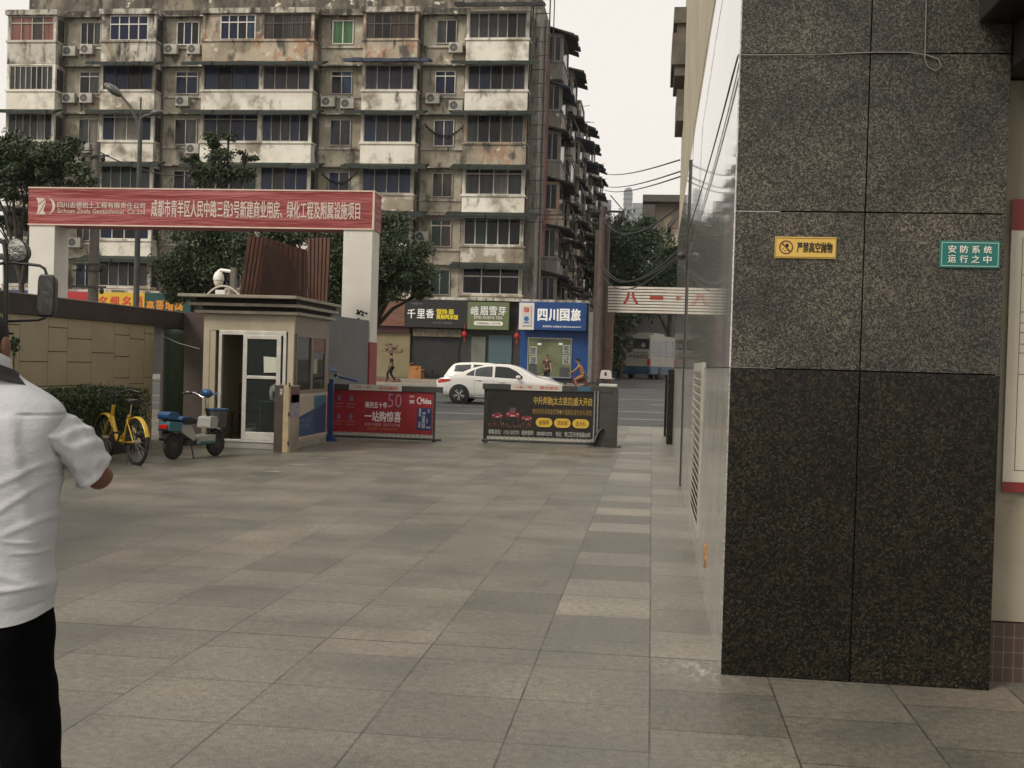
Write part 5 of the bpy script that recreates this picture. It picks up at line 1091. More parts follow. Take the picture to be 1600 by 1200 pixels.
# ---------------------------------------------------------------- trees
L_dk = leaf_mat('dark_leaf', (.02, .034, .016), (.038, .06, .024), (.085, .112, .044))
L_md = leaf_mat('mid_leaf', (.016, .028, .01), (.035, .055, .018), (.07, .095, .032))
L_gr = leaf_mat('lush_leaf', (.018, .042, .017), (.034, .07, .025), (.06, .105, .038))
M_bark = mat('bark', (.04, .033, .026), (.07, .058, .045), 8, .9, bump=.3)
def tree(name, label, base, blobs, n, ls, lm, limbs, group='street trees', tr=.14):
    """blobs: list of (centre, radii) of the crown; limbs run from the trunk fork into the blobs"""
    q = thing(name, label, 'tree', base, group=group); b_ = Vector(base); rn = random.Random(hash(label) % 1000 if False else len(label)*7+n)
    cz = min(bl[0][2]-bl[1][2] for bl in blobs); cx = sum(bl[0][0] for bl in blobs)/len(blobs)
    fork = Vector((b_.x*.75+cx*.25, b_.y, max(b_.z+1.0, cz*.75+b_.z*.25)))
    t = MB(); t.tube([b_, b_.lerp(fork, .5)+Vector((.08, .05, 0)), fork], [tr, tr*.85, tr*.75], 10); t.build('trunk', M_bark, q, world=True)
    br = MB(); cl = []
    for c, r in blobs:
        c = Vector(c); m1 = fork.lerp(c, .5)+Vector((rn.uniform(-.3, .3), rn.uniform(-.3, .3), .1)); br.tube([fork, m1, c], [tr*.6, tr*.4, tr*.18], 7)
        for k in range(limbs):
            d = Vector((rn.gauss(0, 1), rn.gauss(0, 1), rn.gauss(.2, .8))).normalized(); e = c+Vector((d.x*r[0], d.y*r[1], d.z*r[2]))*rn.uniform(.7, 1.0)
            br.tube([m1.lerp(c, rn.uniform(.2, 1)), c.lerp(e, .5)+Vector((0, 0, .1)), e], [tr*.22, tr*.14, tr*.05], 5)
        vol = r[0]*r[1]*r[2]
        cl.append((c, r, vol**(2/3)))
    br.build('branches', M_bark, q, world=True)
    tot = sum(x[2] for x in cl); lf = MB()
    for c, r, vv in cl:
        nc = max(6, int(46*vv/tot*len(cl)**.5))
        for k in range(nc):
            d = Vector((rn.gauss(0, 1), rn.gauss(0, 1), rn.gauss(0, 1))).normalized()*(rn.random()**.38); s_ = min(r)*rn.uniform(.2, .42)
            cc = c+Vector((d.x*r[0], d.y*r[1], d.z*r[2]))
            for j in range(int(n*vv/tot/nc)):
                g_ = Vector((rn.gauss(0, .6), rn.gauss(0, .6), rn.gauss(0, .4)))*s_
                leaf(lf, cc+g_*1.3, ls*rn.uniform(.6, 1.25), rn)
    lf.build('crown', lm, q, world=True, fix=False)
    return q
def bl(u, v, Y, ru, rv=None, ry=None): # crown blob by photo position, radii in metres
    return (tuple(at(u, v, Y)), (ru, ry or ru, rv or ru*.8))
p = at(28, 600, 30)
tree('street_tree', 'leafy dark tree with several thin stems at the left edge', (p.x, 30, 0), [bl(-30, 245, 30, 1.2, .8), bl(20, 232, 30, 1.0, .6), bl(70, 250, 30, .95, .6), bl(45, 275, 30, 1.1, .5), bl(105, 245, 30, .65, .55), bl(5, 300, 30, .8, .45), bl(128, 280, 30, .4, .35), bl(38, 330, 30.5, .35, .5), bl(70, 290, 30, .5, .4), bl(0, 350, 30, .35, .6)], 26000, .062, L_dk, 4, tr=.1)
p = at(330, 600, 34)
tree('street_tree', 'dense dark tree under the beam with sparse top rising above it', (p.x, 34, 0), [bl(320, 400, 34, 1.3, 1.0), bl(285, 425, 34, .7, .9), bl(370, 395, 34, 1.1, .8), bl(430, 420, 34.5, 1.2, .8), bl(330, 345, 34, .9, .6), bl(345, 265, 34, .7, .5), bl(335, 225, 34, .42, .35), bl(310, 270, 34, .45, .35), bl(385, 243, 34, .34, .2), bl(358, 212, 34, .2, .2), bl(300, 250, 34, .3, .2), bl(365, 275, 34, .6, .35), bl(290, 450, 34, .7, .5)], 34000, .062, L_dk, 4)
p = at(566, 600, 36)
tree('street_tree', 'rounded dark street tree just right of the right gateway pillar', (p.x, 36, 0), [bl(620, 400, 36, 1.1, .9), bl(575, 390, 36, .9, .9), bl(650, 430, 36, .75, .7), bl(612, 350, 36, .6, .4), bl(600, 445, 36, 1.2, .6), bl(660, 395, 36, .4, .4), bl(540, 440, 36, 1.1, .8), bl(665, 455, 36, .4, .3), bl(590, 455, 36, 1.0, .3), bl(640, 448, 36, .6, .3)], 30000, .062, L_dk, 4)
tree('street_tree', 'dark tree whose foliage shows between the slatted screen and right pillar', (at(505, 600, 35).x, 35, 0), [bl(525, 400, 35, .9, 1.0), bl(520, 450, 35, .9, .6), bl(460, 365, 35, 1., .5)], 14000, .062, L_md, 3)
p = at(968, 580, 96)
tree('lane_tree', 'big lush tree behind the lane gateway nearest the brown pole', (p.x, 96, .6), [bl(965, 385, 96, 3.0, 2.6), bl(960, 430, 96, 2.6, 2.4), bl(1000, 400, 97, 2.6, 2.6), bl(950, 360, 96, 1.3, 1.2), bl(1005, 365, 97, 1.6, 1.2), bl(990, 450, 96, 3, 2.2), bl(960, 480, 96, 1.6, 3.0), bl(940, 420, 97, 2.2, 2.6)], 26000, .17, L_gr, 4, group='trees behind the lane gateway', tr=.3)
tree('lane_tree', 'lush tree in front of the gabled house by the polished wall', (at(1045, 580, 92).x, 92, .6), [bl(1045, 420, 92, 1.9, 1.6), bl(1035, 450, 92, 2.2, 1.8), bl(1060, 445, 92, 2.2, 2.2), bl(1060, 405, 92, 1.2, 1.0), bl(1020, 470, 92, 1.8, 1.4)], 15000, .15, L_gr, 4, group='trees behind the lane gateway', tr=.25)
tree('roadside_shrub', 'small dark tree hanging over the bus beside the lane pillar', (at(968, 590, 80).x, 80, .6), [bl(970, 520, 80, .8, 1.6), bl(975, 490, 80, 1.1, 1.0), bl(964, 560, 80, .6, 1.2)], 3500, .16, L_dk, 3, group='trees behind the lane gateway', tr=.12)
bw = MB().box(at(957, 560, 100).x-6, 8, 100, 100.3, .6, 6.8); tag(bw.build('lane_wall', mat('grey_lane_wall', (.16, .16, .16), (.2, .2, .195), .7, .8)), 'pale grey wall crossing the far end of the lane behind the bus', 'wall')
# ---------------------------------------------------------------- cars
def lerp_tab(tab, x):
    for (a, b), (c, d) in zip(tab, tab[1:]):
        if a <= x <= c: t = (x-a)/(c-a); return b+(d-b)*t
    return tab[0][1] if x < tab[0][0] else tab[-1][1]
def smooth_tab(tab, x, w=.09): return sum(lerp_tab(tab, x+w*k) for k in (-1, -.5, 0, .5, 1))/5
M_carw = mat('car_white', (.72, .7, .65), None, 1, .25, coat=.6)
M_cgl = mat('car_glass', (.015, .018, .02), None, 1, .05)
M_cglt = mat('car_glass_tinted', (.07, .08, .085), (.05, .056, .06), 2, .08)
M_tail = mat('tail_lamp_red', (.45, .02, .015), None, 1, .15)
M_head = mat('head_lamp', (.5, .55, .58), None, 1, .1)
def car(q, L, W, top, belt, bot, wheels, R, windows, roofin=.17):
    """car along +x from tail (0) to nose (L); tables give the side profile; right side faces -y"""
    N = 72; rings = []; hw = W/2
    def plan(x): return hw*(1-.16*max(0, 1-x/.5)**2-.22*max(0, 1-(L-x)/.75)**2)
    def sect(x):
        zt, zb, ze = smooth_tab(top, x), smooth_tab(bot, x, .05), smooth_tab(belt, x); zt = max(zt, ze+.02); w_ = plan(x)
        g = min(1, max(0, (zt-ze-.06)/.3)); wt = w_*(1-.06-roofin*g)
        half = [(w_*.75, zb), (w_*.97, zb+.05), (w_*.995, zb+.2), (w_, (zb+ze)/2), (w_*.985, ze-.1), (w_*.96, ze-.015), (w_*.945, ze), (w_*.945+(wt-w_*.945)*.5, ze+(zt-ze)*.5), (wt, zt-(zt-ze)*.14-.01), (wt*.9, zt-.012), (wt*.5, zt)]
        return half
    for i in range(N+1):
        x = L*(.5-.5*math.cos(PI*i/N)); h = sect(x); rings.append([(x, -y, z) for y, z in h]+[(x, y, z) for y, z in reversed(h)])
    body = MB().loft(rings).build('body', M_carw, q)
    def ysurf(x, z):
        h = sect(x)
        for (y0, z0), (y1, z1) in zip(h, h[1:]):
            if z0 <= z <= z1 and z1 > z0: return y0+(y1-y0)*(z-z0)/(z1-z0)
        return h[-2][0]
    def patch(name, poly, m, off=.006, parent=q, side=-1):
        # fan of strips between lower and upper edges of an outline: list of (x, zlow, zhigh)
        mb = MB(); vs = []; nz = 4
        for x, a, b in poly:
            for k in range(nz+1): z = a+(b-a)*k/nz; vs.append((x, side*(ysurf(x, z)+off), z))
        fs = [(i*(nz+1)+k, (i+1)*(nz+1)+k, (i+1)*(nz+1)+k+1, i*(nz+1)+k+1) for i in range(len(poly)-1) for k in range(nz)]
        mb.add(vs, fs, 0, True); return mb.build(name, m, parent, fix=False)
    for (nm, tabL, tabH, xa, xb, m) in windows:
        pts = [(xa+(xb-xa)*k/16, lerp_tab(tabL, xa+(xb-xa)*k/16), lerp_tab(tabH, xa+(xb-xa)*k/16)) for k in range(17)]
        for s_ in (-1, 1): patch(nm, pts, m, side=s_)
    for xw in wheels:
        for s_ in (-1, 1):
            yw = s_*(plan(xw)+.002); a = MB(); a.lathe([(R*1.13, -.0), (R*1.13, .012)], (xw, yw-.006, R+.01), 28, 'Y', sm=False); a.build('wheel_arch', M_black, q)
            wl = MB(); yo = yw-s_*.0
            wl.lathe([(R*.62, -.09), (R*.9, -.1), (R, -.07), (R, .07), (R*.9, .1), (R*.62, .09)], (xw, yw-s_*.075, R), 28, 'Y'); o = wl.build('wheel', M_rubber, q)
            MB().lathe([(.02, 0), (R*.66, 0), (R*.66, .02)], (xw, yw+s_*.012-.01, R), 24, 'Y', sm=False).build('rim', mat('rim_dark', (.03, .03, .03), None, 1, .3, .5), o)
            sp = MB()
            for k in range(10):
                t = 2*PI*k/10+(.13 if k % 2 else -.13); sp.obox((xw+R*.36*math.cos(t), yw+s_*.026, R+R*.36*math.sin(t)), (R*.27*math.cos(t), 0, R*.27*math.sin(t)), (0, .008, 0), (-.013*math.sin(t), 0, .013*math.cos(t)))
            sp.lathe([(.01, -.01), (.05, -.01), (.05, .012), (.01, .014)], (xw, yw+s_*.024, R), 12, 'Y'); sp.build('spokes', mat('alloy', (.55, .55, .53), None, 1, .25, .9), o)
    return body, ysurf, patch
cz = gz(41.0); ca = at(680, 610, 40.6); cx0 = ca.x
car1 = thing('white_sedan', 'white sedan with alloy wheels and an open front window driving right in nearest lane', 'car', (cx0, 41.55, cz))
top = [(0, .78), (.08, .9), (.5, .99), (.75, 1.06), (1.25, 1.29), (1.75, 1.42), (2.2, 1.465), (2.6, 1.455), (2.95, 1.36), (3.3, 1.17), (3.55, 1.03), (3.8, .985), (4.3, .87), (4.55, .76), (4.68, .58)]
belt = [(0, .76), (.08, .88), (.5, .95), (1.0, 1.0), (1.5, .985), (3.3, .90), (3.8, .88), (4.3, .82), (4.55, .72), (4.68, .56)]
bot = [(0, .42), (.1, .36), (.4, .24), (1, .2), (3.6, .2), (4.3, .22), (4.6, .3), (4.68, .4)]
wl_ = [(1.06, 1.03), (1.3, 1.01), (3.2, .935)]
wh_ = [(1.06, 1.045), (1.3, 1.2), (1.6, 1.315), (1.85, 1.355), (2.3, 1.37), (2.6, 1.345), (2.9, 1.21), (3.2, .96)]
b_, ys_, pt_ = car(car1, 4.68, 1.8, top, belt, bot, (.86, 3.6), .325, [('window', wl_, wh_, 1.1, 1.38, M_cglt), ('window', wl_, wh_, 1.41, 2.03, M_cglt), ('window', wl_, wh_, 2.12, 3.12, M_cgl)])
pt_('window_trim', [(x, lerp_tab(wl_, x)-.03, lerp_tab(wl_, x)-.008) for x in [1.06+k*.13 for k in range(17)]], M_chrome, .004)
pt_('tail_lamp', [(.05, .74, .8), (.12, .72, .86), (.3, .75, .87), (.45, .79, .865), (.56, .825, .845)], M_tail, .008); pt_('tail_lamp', [(.05, .74, .8), (.12, .72, .86), (.3, .75, .87), (.45, .79, .865), (.56, .825, .845)], M_tail, .008, side=1)
for s_ in (-1, 1): pt_('headlight', [(3.98, .79, .81), (4.2, .72, .79), (4.4, .66, .735), (4.55, .62, .66)], M_head, .008, side=s_)
hd_ = MB()
for x, z in ((1.55, .86), (2.4, .81)): hd_.tube([(x-.11, -ys_(x, z)-.012, z), (x, -ys_(x, z)-.03, z+.008), (x+.11, -ys_(x, z)-.012, z)], .014, 8)
hd_.build('door_handle', M_carw, car1)
sm_ = MB()
for x in (1.4, 2.08, 3.1):
    for k in range(8):
        z0, z1 = .36+.065*k, .36+.065*(k+1); sm_.quad((x-.004, -ys_(x, z0)-.003, z0), (x+.004, -ys_(x, z0)-.003, z0), (x+.004, -ys_(x, z1)-.003, z1), (x-.004, -ys_(x, z1)-.003, z1))
sm_.build('door_seam', M_black, car1, fix=False)
MB().ell((2.98, -.99, 1.0), (.09, .08, .075), 0, 12, 8).obox((3.0, -.93, .97), (.03, 0, 0), (0, .06, 0), (0, 0, .015)).build('wing_mirror', M_carw, car1)
MB().add([(2.28, -.0, 1.5), (2.2, 0, 1.455), (2.42, 0, 1.455), (2.36, .03, 1.52), (2.28, .03, 1.5)], [(0, 1, 2, 3)]).ell((2.3, 0, 1.48), (.07, .03, .045), 0, 8, 6).build('antenna_fin', M_black, car1)
pt_('sill_trim', [(x, .26, .29) for x in [1.4+k*.2 for k in range(10)]], M_carw, .015)
x = 2.72; MB().add([(2.42, -ys_(2.42, 1.25)-.009, 1.2), (2.6, -ys_(2.6, 1.15)-.009, 1.08), (2.78, -ys_(2.78, 1.05)-.009, 1.04), (2.6, -ys_(2.6, 1.1)-.009, 1.05), (2.45, -ys_(2.45, 1.08)-.009, 1.08)], [(0, 1, 2, 3, 4)]).build('light_reflection_film', mat('visor_pale', (.5, .52, .53), None, 1, .3), car1) if False else None
car2 = thing('white_suv', 'white sport utility car mostly hidden behind the white sedan', 'car', (at(693, 575, 46).x, 46.9, gz(46.5)))
top = [(0, .88), (.1, 1.15), (.35, 1.5), (.6, 1.56), (1.2, 1.59), (1.9, 1.57), (2.5, 1.42), (3.3, 1.1), (4.2, 1.02), (4.5, .8)]
belt = [(0, .88), (.1, 1.03), (1, 1.05), (3.4, 1.0), (4.2, .95), (4.5, .75)]
bot = [(0, .5), (.2, .34), (1, .28), (3.6, .28), (4.5, .45)]
wl2 = [(.3, 1.16), (2.9, 1.08)]; wh2 = [(.3, 1.2), (.5, 1.44), (1.2, 1.49), (1.9, 1.46), (2.45, 1.32), (2.9, 1.1)]
top, belt, bot, wl2, wh2 = [[(q_[0],)+tuple(z*.9 for z in q_[1:]) for q_ in t_] for t_ in (top, belt, bot, wl2, wh2)]
car(car2, 4.5, 1.82, top, belt, bot, (.85, 3.5), .35, [('window', wl2, wh2, .36, 1.1, M_cglt), ('window', wl2, wh2, 1.2, 2.05, M_cglt), ('window', wl2, wh2, 2.12, 2.85, M_cgl)])
# driver inside is not visible; bus
bz_ = lane_z(85)
bus = thing('coach_bus', 'white and blue coach turning away in the lane behind the gateway', 'bus', (0, 0, 0))
bl_, br_ = at(968, 592, 85), at(1014, 592, 85)
bus.location = (bl_.x, 85, bz_); bus.rotation_euler = (0, 0, rad(-17)); bw_ = 2.35; Lb = 9.0; Hb = 3.25
bus.location.z = at(990, 592, 85).z
def rbox(x0, x1, y0, y1, z0, z1, r, m=0):
    pts = []
    for cx_, cy_, a0 in ((x1-r, y1-r, 0), (x0+r, y1-r, 90), (x0+r, y0+r, 180), (x1-r, y0+r, 270)):
        pts += [(cx_+r*math.cos(rad(a0+t)), cy_+r*math.sin(rad(a0+t))) for t in (0, 30, 60, 90)]
    return MB().prism(pts, 'Z', z0, z1)
M_busw = mat('bus_white', (.3, .285, .245), (.25, .24, .21), 1.5, .4); M_busb = mat('bus_blue', (.015, .05, .1), (.02, .065, .12), 2, .4)
rbox(0, bw_, 0, Lb, .95, Hb-.12, .2).build('body', M_busw, bus, bevel=.08); rbox(.15, bw_-.15, .2, Lb-.5, Hb-.12, Hb, .2).build('roof', M_busw, bus, bevel=.05)
rbox(.01, bw_-.01, .02, Lb-.02, .38, .95, .2).build('skirt', M_busb, bus)
MB().box(.5, bw_-.5, 2.2, 5, Hb, Hb+.2).build('roof_unit', M_busw, bus, bevel=.05)
MB().box(.15, bw_-.15, -.015, .05, 2.2, 2.95).build('rear_window', M_cgl, bus, bevel=.03)
MB().box(.45, .95, -.018, -.015, 2.35, 2.75).ell((1.75, .0, 2.5), (.3, .02, .28), 0, 10, 6).build('seat_backs', mat('pale_seat', (.3, .28, .24), (.1, .1, .09), 2, .6), bus)
for k in range(5): MB().box(bw_-.05, bw_+.012, .5+k*1.65, 2.05+k*1.65, 1.7, 2.9).build('window', M_cgl, bus, bevel=.02)
MB().box(-.012, .05, .5, 8.6, 1.7, 2.9).build('window', M_cgl, bus, bevel=.02)
for x in (.06, bw_-.28): MB().box(x, x+.22, -.02, .05, 1.0, 1.5).build('tail_lamp', M_tail, bus, bevel=.02)
em_ = bpy.data.materials.new('lit_lamp'); em_.use_nodes = True; em_.node_tree.nodes['Principled BSDF'].inputs['Emission Color'].default_value = (1, .35, .08, 1); em_.node_tree.nodes['Principled BSDF'].inputs['Emission Strength'].default_value = 3
MB().box(.1, .24, -.03, -.02, 1.22, 1.42).build('indicator', em_, bus)
MB().box(.06, bw_-.06, -.03, .02, .5, .8).build('bumper', M_busb, bus, bevel=.03)
MB().box(.3, bw_-.3, -.012, -.0, 1.94, 1.98).build('panel_seam', M_dkmetal, bus)
cu = bpy.data.curves.new('t', 'FONT'); cu.body = '川AG6552'; cu.resolution_u = 2; cu.offset = .012; tmp = bpy.data.objects.new('t', cu); C.objects.link(tmp); bpy.context.view_layer.update()
me = bpy.data.meshes.new_from_object(tmp.evaluated_get(bpy.context.evaluated_depsgraph_get())); bpy.data.objects.remove(tmp)
xs_ = [v.co.x for v in me.vertices]; zs_ = [v.co.y for v in me.vertices]
MB().add([(.22+(v.co.x-min(xs_))/(max(xs_)-min(xs_))*(bw_-.44), -.012, 1.5+(v.co.y-min(zs_))/(max(zs_)-min(zs_))*.34) for v in me.vertices], [tuple(p.vertices) for p in me.polygons]).build('lettering', M_blackletter, bus, fix=False)
for y in (2.3, 7.2):
    for x in (.0, bw_): 
        o = MB().lathe([(.25, -.14), (.42, -.15), (.47, -.1), (.47, .1), (.42, .15), (.25, .14)], (x+(.14 if x == 0 else -.14), y, .47), 22, 'X').build('wheel', M_rubber, bus)
        MB().lathe([(.02, -.155), (.25, -.14), (.25, .14), (.02, .155)], (x+(.14 if x == 0 else -.14), y, .47), 16, 'X').build('rim', M_dkmetal, o)
# ---------------------------------------------------------------- yellow bicycle
def wheel(parent, c, R, m_t=M_rubber, rw=.022, spokes=20, rim=M_dkmetal):
    o = MB().tube([(c[0]+R*math.cos(2*PI*k/32), c[1], c[2]+R*math.sin(2*PI*k/32)) for k in range(32)], rw, 8, closed=True).build('wheel', m_t, parent)
    MB().tube([(c[0]+(R-.03)*math.cos(2*PI*k/32), c[1], c[2]+(R-.03)*math.sin(2*PI*k/32)) for k in range(32)], .011, 6, closed=True).build('rim', rim, o)
    s = MB(); 
    for k in range(spokes): t = 2*PI*k/spokes; s.tube([(c[0], c[1]+(.025 if k % 2 else -.025), c[2]), (c[0]+(R-.03)*math.cos(t), c[1], c[2]+(R-.03)*math.sin(t))], .0022, 3)
    s.tube([(c[0], c[1]-.04, c[2]), (c[0], c[1]+.04, c[2])], .025, 8); s.build('spokes', M_steel, o)
    return o
M_yb = mat('bike_yellow', (.52, .32, .025), (.46, .28, .02), 4, .35)
g0, g1 = gr(213, 727), gr(150, 715)
hdg = math.atan2(g1.y-g0.y, g1.x-g0.x)
bk = thing('yellow_bicycle', 'yellow step-through shared bicycle parked against the hedge planter', 'bicycle', (g0.x, g0.y, 0), hdg)
Rw = .31; WB = 1.02
wheel(bk, (0, 0, Rw), Rw); wheel(bk, (WB, 0, Rw), Rw)
f = MB(); BBk = (.42, 0, .28); hd0, hd1 = (WB-.2, 0, .56), (WB-.26, 0, .78)
f.tube([(hd1[0], 0, hd1[2]), (hd0[0], 0, hd0[2])], .026, 10)
f.tube([(WB-.215, 0, .62), (WB-.33, 0, .42), (.62, 0, .3), BBk], [.03, .03, .03, .03], 10)
f.tube([BBk, (.25, 0, .66)], .022, 10); f.tube([(.55, 0, .31), (.36, 0, .42)], .016, 8)
for s_ in (-.05, .05): f.tube([BBk, (0, s_, Rw)], .012, 8); f.tube([(.28, s_*.4, .6), (.0, s_, Rw)], .011, 8)
f.build('frame', M_yb, bk)
fk = MB()
for s_ in (-.05, .05): fk.tube([(WB-.19, s_*.8, .56), (WB-.08, s_, .4), (WB, s_, Rw)], .013, 8)
fk.build('fork', M_yb, bk)
for c, a0, a1 in ((0, 25, 165), (WB, 20, 150)):
    mb = MB(); rings = []
    for k in range(15): t = rad(a0+(a1-a0)*k/14); rings.append([(c+(Rw+.03+dr)*math.cos(t), y, Rw+(Rw+.03+dr)*math.sin(t)) for y, dr in ((-.035, -.01), (-.02, .008), (.02, .008), (.035, -.01))])
    mb.loft(rings, 0, False, closed=False); mb.build('mudguard', M_yb, bk, fix=False)
MB().tube([(.25, 0, .64), (.2, 0, .82)], .014, 10).build('seat_post', M_chrome, bk)
rings = []
for t in [i/10 for i in range(11)]:
    x = .05+.28*t; w_ = .085*(1-t)**.7+.022; rings.append([(x, w_*math.cos(2*PI*k/12), .85+.012*math.sin(PI*t)+.028*math.sin(2*PI*k/12)) for k in range(12)])
MB().loft(rings).build('saddle', M_black, bk)
MB().tube([(hd1[0], 0, .76), (hd1[0]-.03, 0, .95)], .014, 8).tube([(hd1[0]-.1, -.29, .97), (hd1[0]-.02, -.2, .99), (hd1[0]-.0, -.08, .95), (hd1[0], .08, .95), (hd1[0]-.02, .2, .99), (hd1[0]-.1, .29, .97)], .013, 8).build('handlebar', M_black, bk)
for s_ in (-1, 1): MB().tube([(hd1[0]-.07, s_*.26, .975), (hd1[0]-.17, s_*.31, .96)], .019, 8).tube([(hd1[0]-.0, s_*.2, .97), (hd1[0]-.06, s_*.29, .95)], .006, 5).build('grip', M_black, bk)
MB().tube([(BBk[0], -.07, .28), (BBk[0], .07, .28)], .012, 6).obox((BBk[0]+.05, -.09, .21), (.05, 0, -.07), (0, .008, 0), (.01, 0, .008)).box(BBk[0]+.05, BBk[0]+.15, -.19, -.1, .125, .15).obox((BBk[0]-.05, .09, .35), (-.05, 0, .07), (0, .008, 0), (.01, 0, .008)).box(BBk[0]-.15, BBk[0]-.05, .1, .19, .41, .435).lathe([(.07, -.005), (.07, .005)], (BBk[0], -.05, .28), 16, 'Y').build('crank', M_dkmetal, bk)
MB().lathe([(.03, -.05), (.045, -.04), (.045, .04), (.03, .05)], (-.1, 0, .42), 10, 'Y').build('wheel_lock', M_black, bk); MB().tube([(.06, .08, .25), (-.02, .15, .02)], .009, 6).build('kickstand', M_black, bk)
# ---------------------------------------------------------------- electric scooter
g0, g1 = gr(270, 718), gr(327, 713)
hdg = math.atan2(g1.y-g0.y, g1.x-g0.x)
es = thing('electric_scooter', 'white and blue electric scooter with rear box parked beside guard booth', 'scooter', (g0.x, g0.y, 0), hdg)
WB = max(.98, (g1-g0).length); Rw = .2
M_sw = mat('scooter_white', (.34, .335, .31), (.25, .245, .225), 4, .3); M_sb = mat('scooter_blue', (.014, .075, .19), (.012, .06, .16), 3, .35); M_st = mat('scooter_teal', (.04, .13, .17), None, 1, .4)
for c in ((0, 0, Rw), (WB, 0, Rw)):
    o = MB().lathe([(Rw*.6, -.03), (Rw*.9, -.04), (Rw, -.015), (Rw, .015), (Rw*.9, .04), (Rw*.6, .03)], c, 24, 'Y').build('wheel', M_rubber, es)
    MB().lathe([(.02, -.035), (.06, -.035), (Rw*.62, -.015), (Rw*.62, .015), (.06, .035), (.02, .035)], c, 16, 'Y').build('rim', M_dkmetal, es if False else o)
MB().tube([(WB-.02, 0, Rw), (WB-.1, 0, .45), (WB-.24, 0, .78)], [.03, .035, .03], 10).tube([(0, 0, Rw), (.2, 0, .32)], .03, 8).build('fork', M_black, es)
MB().box(.22, WB-.2, -.09, .09, .2, .29).tube([(.2, 0, .25), (.1, 0, .5)], .03, 8).tube([(WB-.25, 0, .25), (WB-.17, 0, .5)], .03, 8).build('frame', M_dkmetal, es, bevel=.01)
MB().prism([(.42, .22), (WB-.18, .24), (WB-.16, .36), (.44, .34)], 'Y', -.14, .14).build('footboard', M_sw, es, bevel=.02); MB().box(.44, WB-.2, -.145, .145, .225, .265).build('footboard_trim', M_st, es)
MB().prism([(.08, .42), (.36, .27), (.4, .34), (.3, .52), (.12, .56), (-.02, .52)], 'Y', -.1, .1).build('side_panel', M_sw, es, bevel=.03)
MB().prism([(.1, .54), (.38, .54), (.42, .6), (.3, .64), (.12, .63)], 'Y', -.11, .11).build('seat', M_black, es, bevel=.03); MB().prism([(.05, .6), (.3, .62), (.3, .66), (.1, .66)], 'Y', -.1, .1).build('seat_cover', M_sb, es, bevel=.02)
MB().prism([(WB-.3, .46), (WB-.12, .46), (WB-.09, .6), (WB-.14, .66), (WB-.28, .64)], 'Y', -.13, .13).build('front_cowl', M_sw, es, bevel=.03)
MB().prism([(-.22, .45), (.06, .45), (.08, .58), (-.2, .6)], 'Y', -.11, .11).build('rear_fairing', M_st, es, bevel=.03)
bx_ = MB().prism([(-.23, .63), (-.02, .63), (.0, .69), (-.03, .74), (-.19, .74), (-.24, .7)], 'Y', -.11, .11).build('rear_box', M_sb, es, bevel=.03); MB().box(-.2, .04, -.02, .02, .56, .63).build('box_mount', M_black, bx_)
MB().box(-.24, -.2, -.08, .08, .48, .55).build('tail_lamp', M_tail, es, bevel=.01)
MB().prism([(-.24, .3), (-.1, .42), (-.05, .46), (-.08, .46), (-.26, .34)], 'Y', -.06, .06).build('rear_mudguard', M_black, es); MB().prism([(WB-.2, .38), (WB, .44), (WB+.18, .36), (WB+.16, .34), (WB, .41), (WB-.18, .35)], 'Y', -.06, .06).build('front_mudguard', M_black, es)
hb_ = MB().tube([(WB-.24, 0, .75), (WB-.27, 0, .98)], .016, 10).tube([(WB-.4, -.33, 1.0), (WB-.3, -.2, 1.02), (WB-.26, -.06, .95), (WB-.26, .06, .95), (WB-.3, .2, 1.02), (WB-.4, .33, 1.0)], .012, 8).build('handlebar', M_chrome, es)
for s_ in (-1, 1): MB().tube([(WB-.32, s_*.22, 1.02), (WB-.42, s_*.35, 1.0)], .02, 8).build('grip', M_sb if s_ < 0 else M_black, es); MB().tube([(WB-.28, s_*.2, 1.02), (WB-.3, s_*.36, 1.03)], .006, 5).build('brake_lever', M_steel, es)
MB().ell((WB-.24, 0, 1.02), (.08, .1, .07), 0, 12, 8).build('headlamp_cowl', M_sb, es)
bs_ = MB().lathe([(.12, .46), (.15, .74), (.16, .75)], (WB+.05, 0, 0), 14, sm=False).build('basket', mat('basket_grey', (.09, .09, .085), (.05, .05, .05), 30, .6), es); MB().tube([(WB+.05+.16*math.cos(2*PI*k/14), .16*math.sin(2*PI*k/14), .755) for k in range(14)], .012, 6, closed=True).build('basket_rim', M_sb, bs_)
MB().tube([(.3, .1, .2), (.24, .2, .02)], .012, 6).tube([(.3, -.1, .2), (.24, -.2, .02)], .012, 6).build('kickstand', M_black, es)
es.scale = (.93, .93, .93)
# ---------------------------------------------------------------- truck with mirrors at the left edge
tk = thing('parked_minibus', 'dark parked minibus at the left edge with mirrors on a tube bracket', 'minibus', (-6.5, 7.5, 0))
XS = -5.68
def tprof(): return [(4.0, .5), (9.3, .5), (9.42, .9), (9.4, 1.4), (9.05, 2.35), (8.9, 2.5), (4.1, 2.5), (4.0, 2.3)]
M_truck = mat('minibus_dark', (.012, .012, .013), (.018, .018, .018), 2, .35)
MB().prism(tprof(), 'X', -7.5, XS-.05).build('body', M_truck, tk, bevel=.08, world=True)
for (a, c) in ((4.3, 5.7), (5.8, 7.2), (7.35, 8.7)):
    for x in (XS-.052, -7.503): MB().box(x, x+.006, a, c, 1.45, 2.25).build('side_window', M_cgl, tk, world=True)
MB().add([(-7.3, 9.42, 1.45), (-5.9, 9.42, 1.45), (-5.95, 9.1, 2.3), (-7.25, 9.1, 2.3)], [(0, 1, 2, 3)]).build('windscreen', M_cgl, tk, world=True)
MB().box(-7.3, -5.9, 3.99, 4.0, 1.5, 2.2).build('rear_window', M_cgl, tk, world=True)
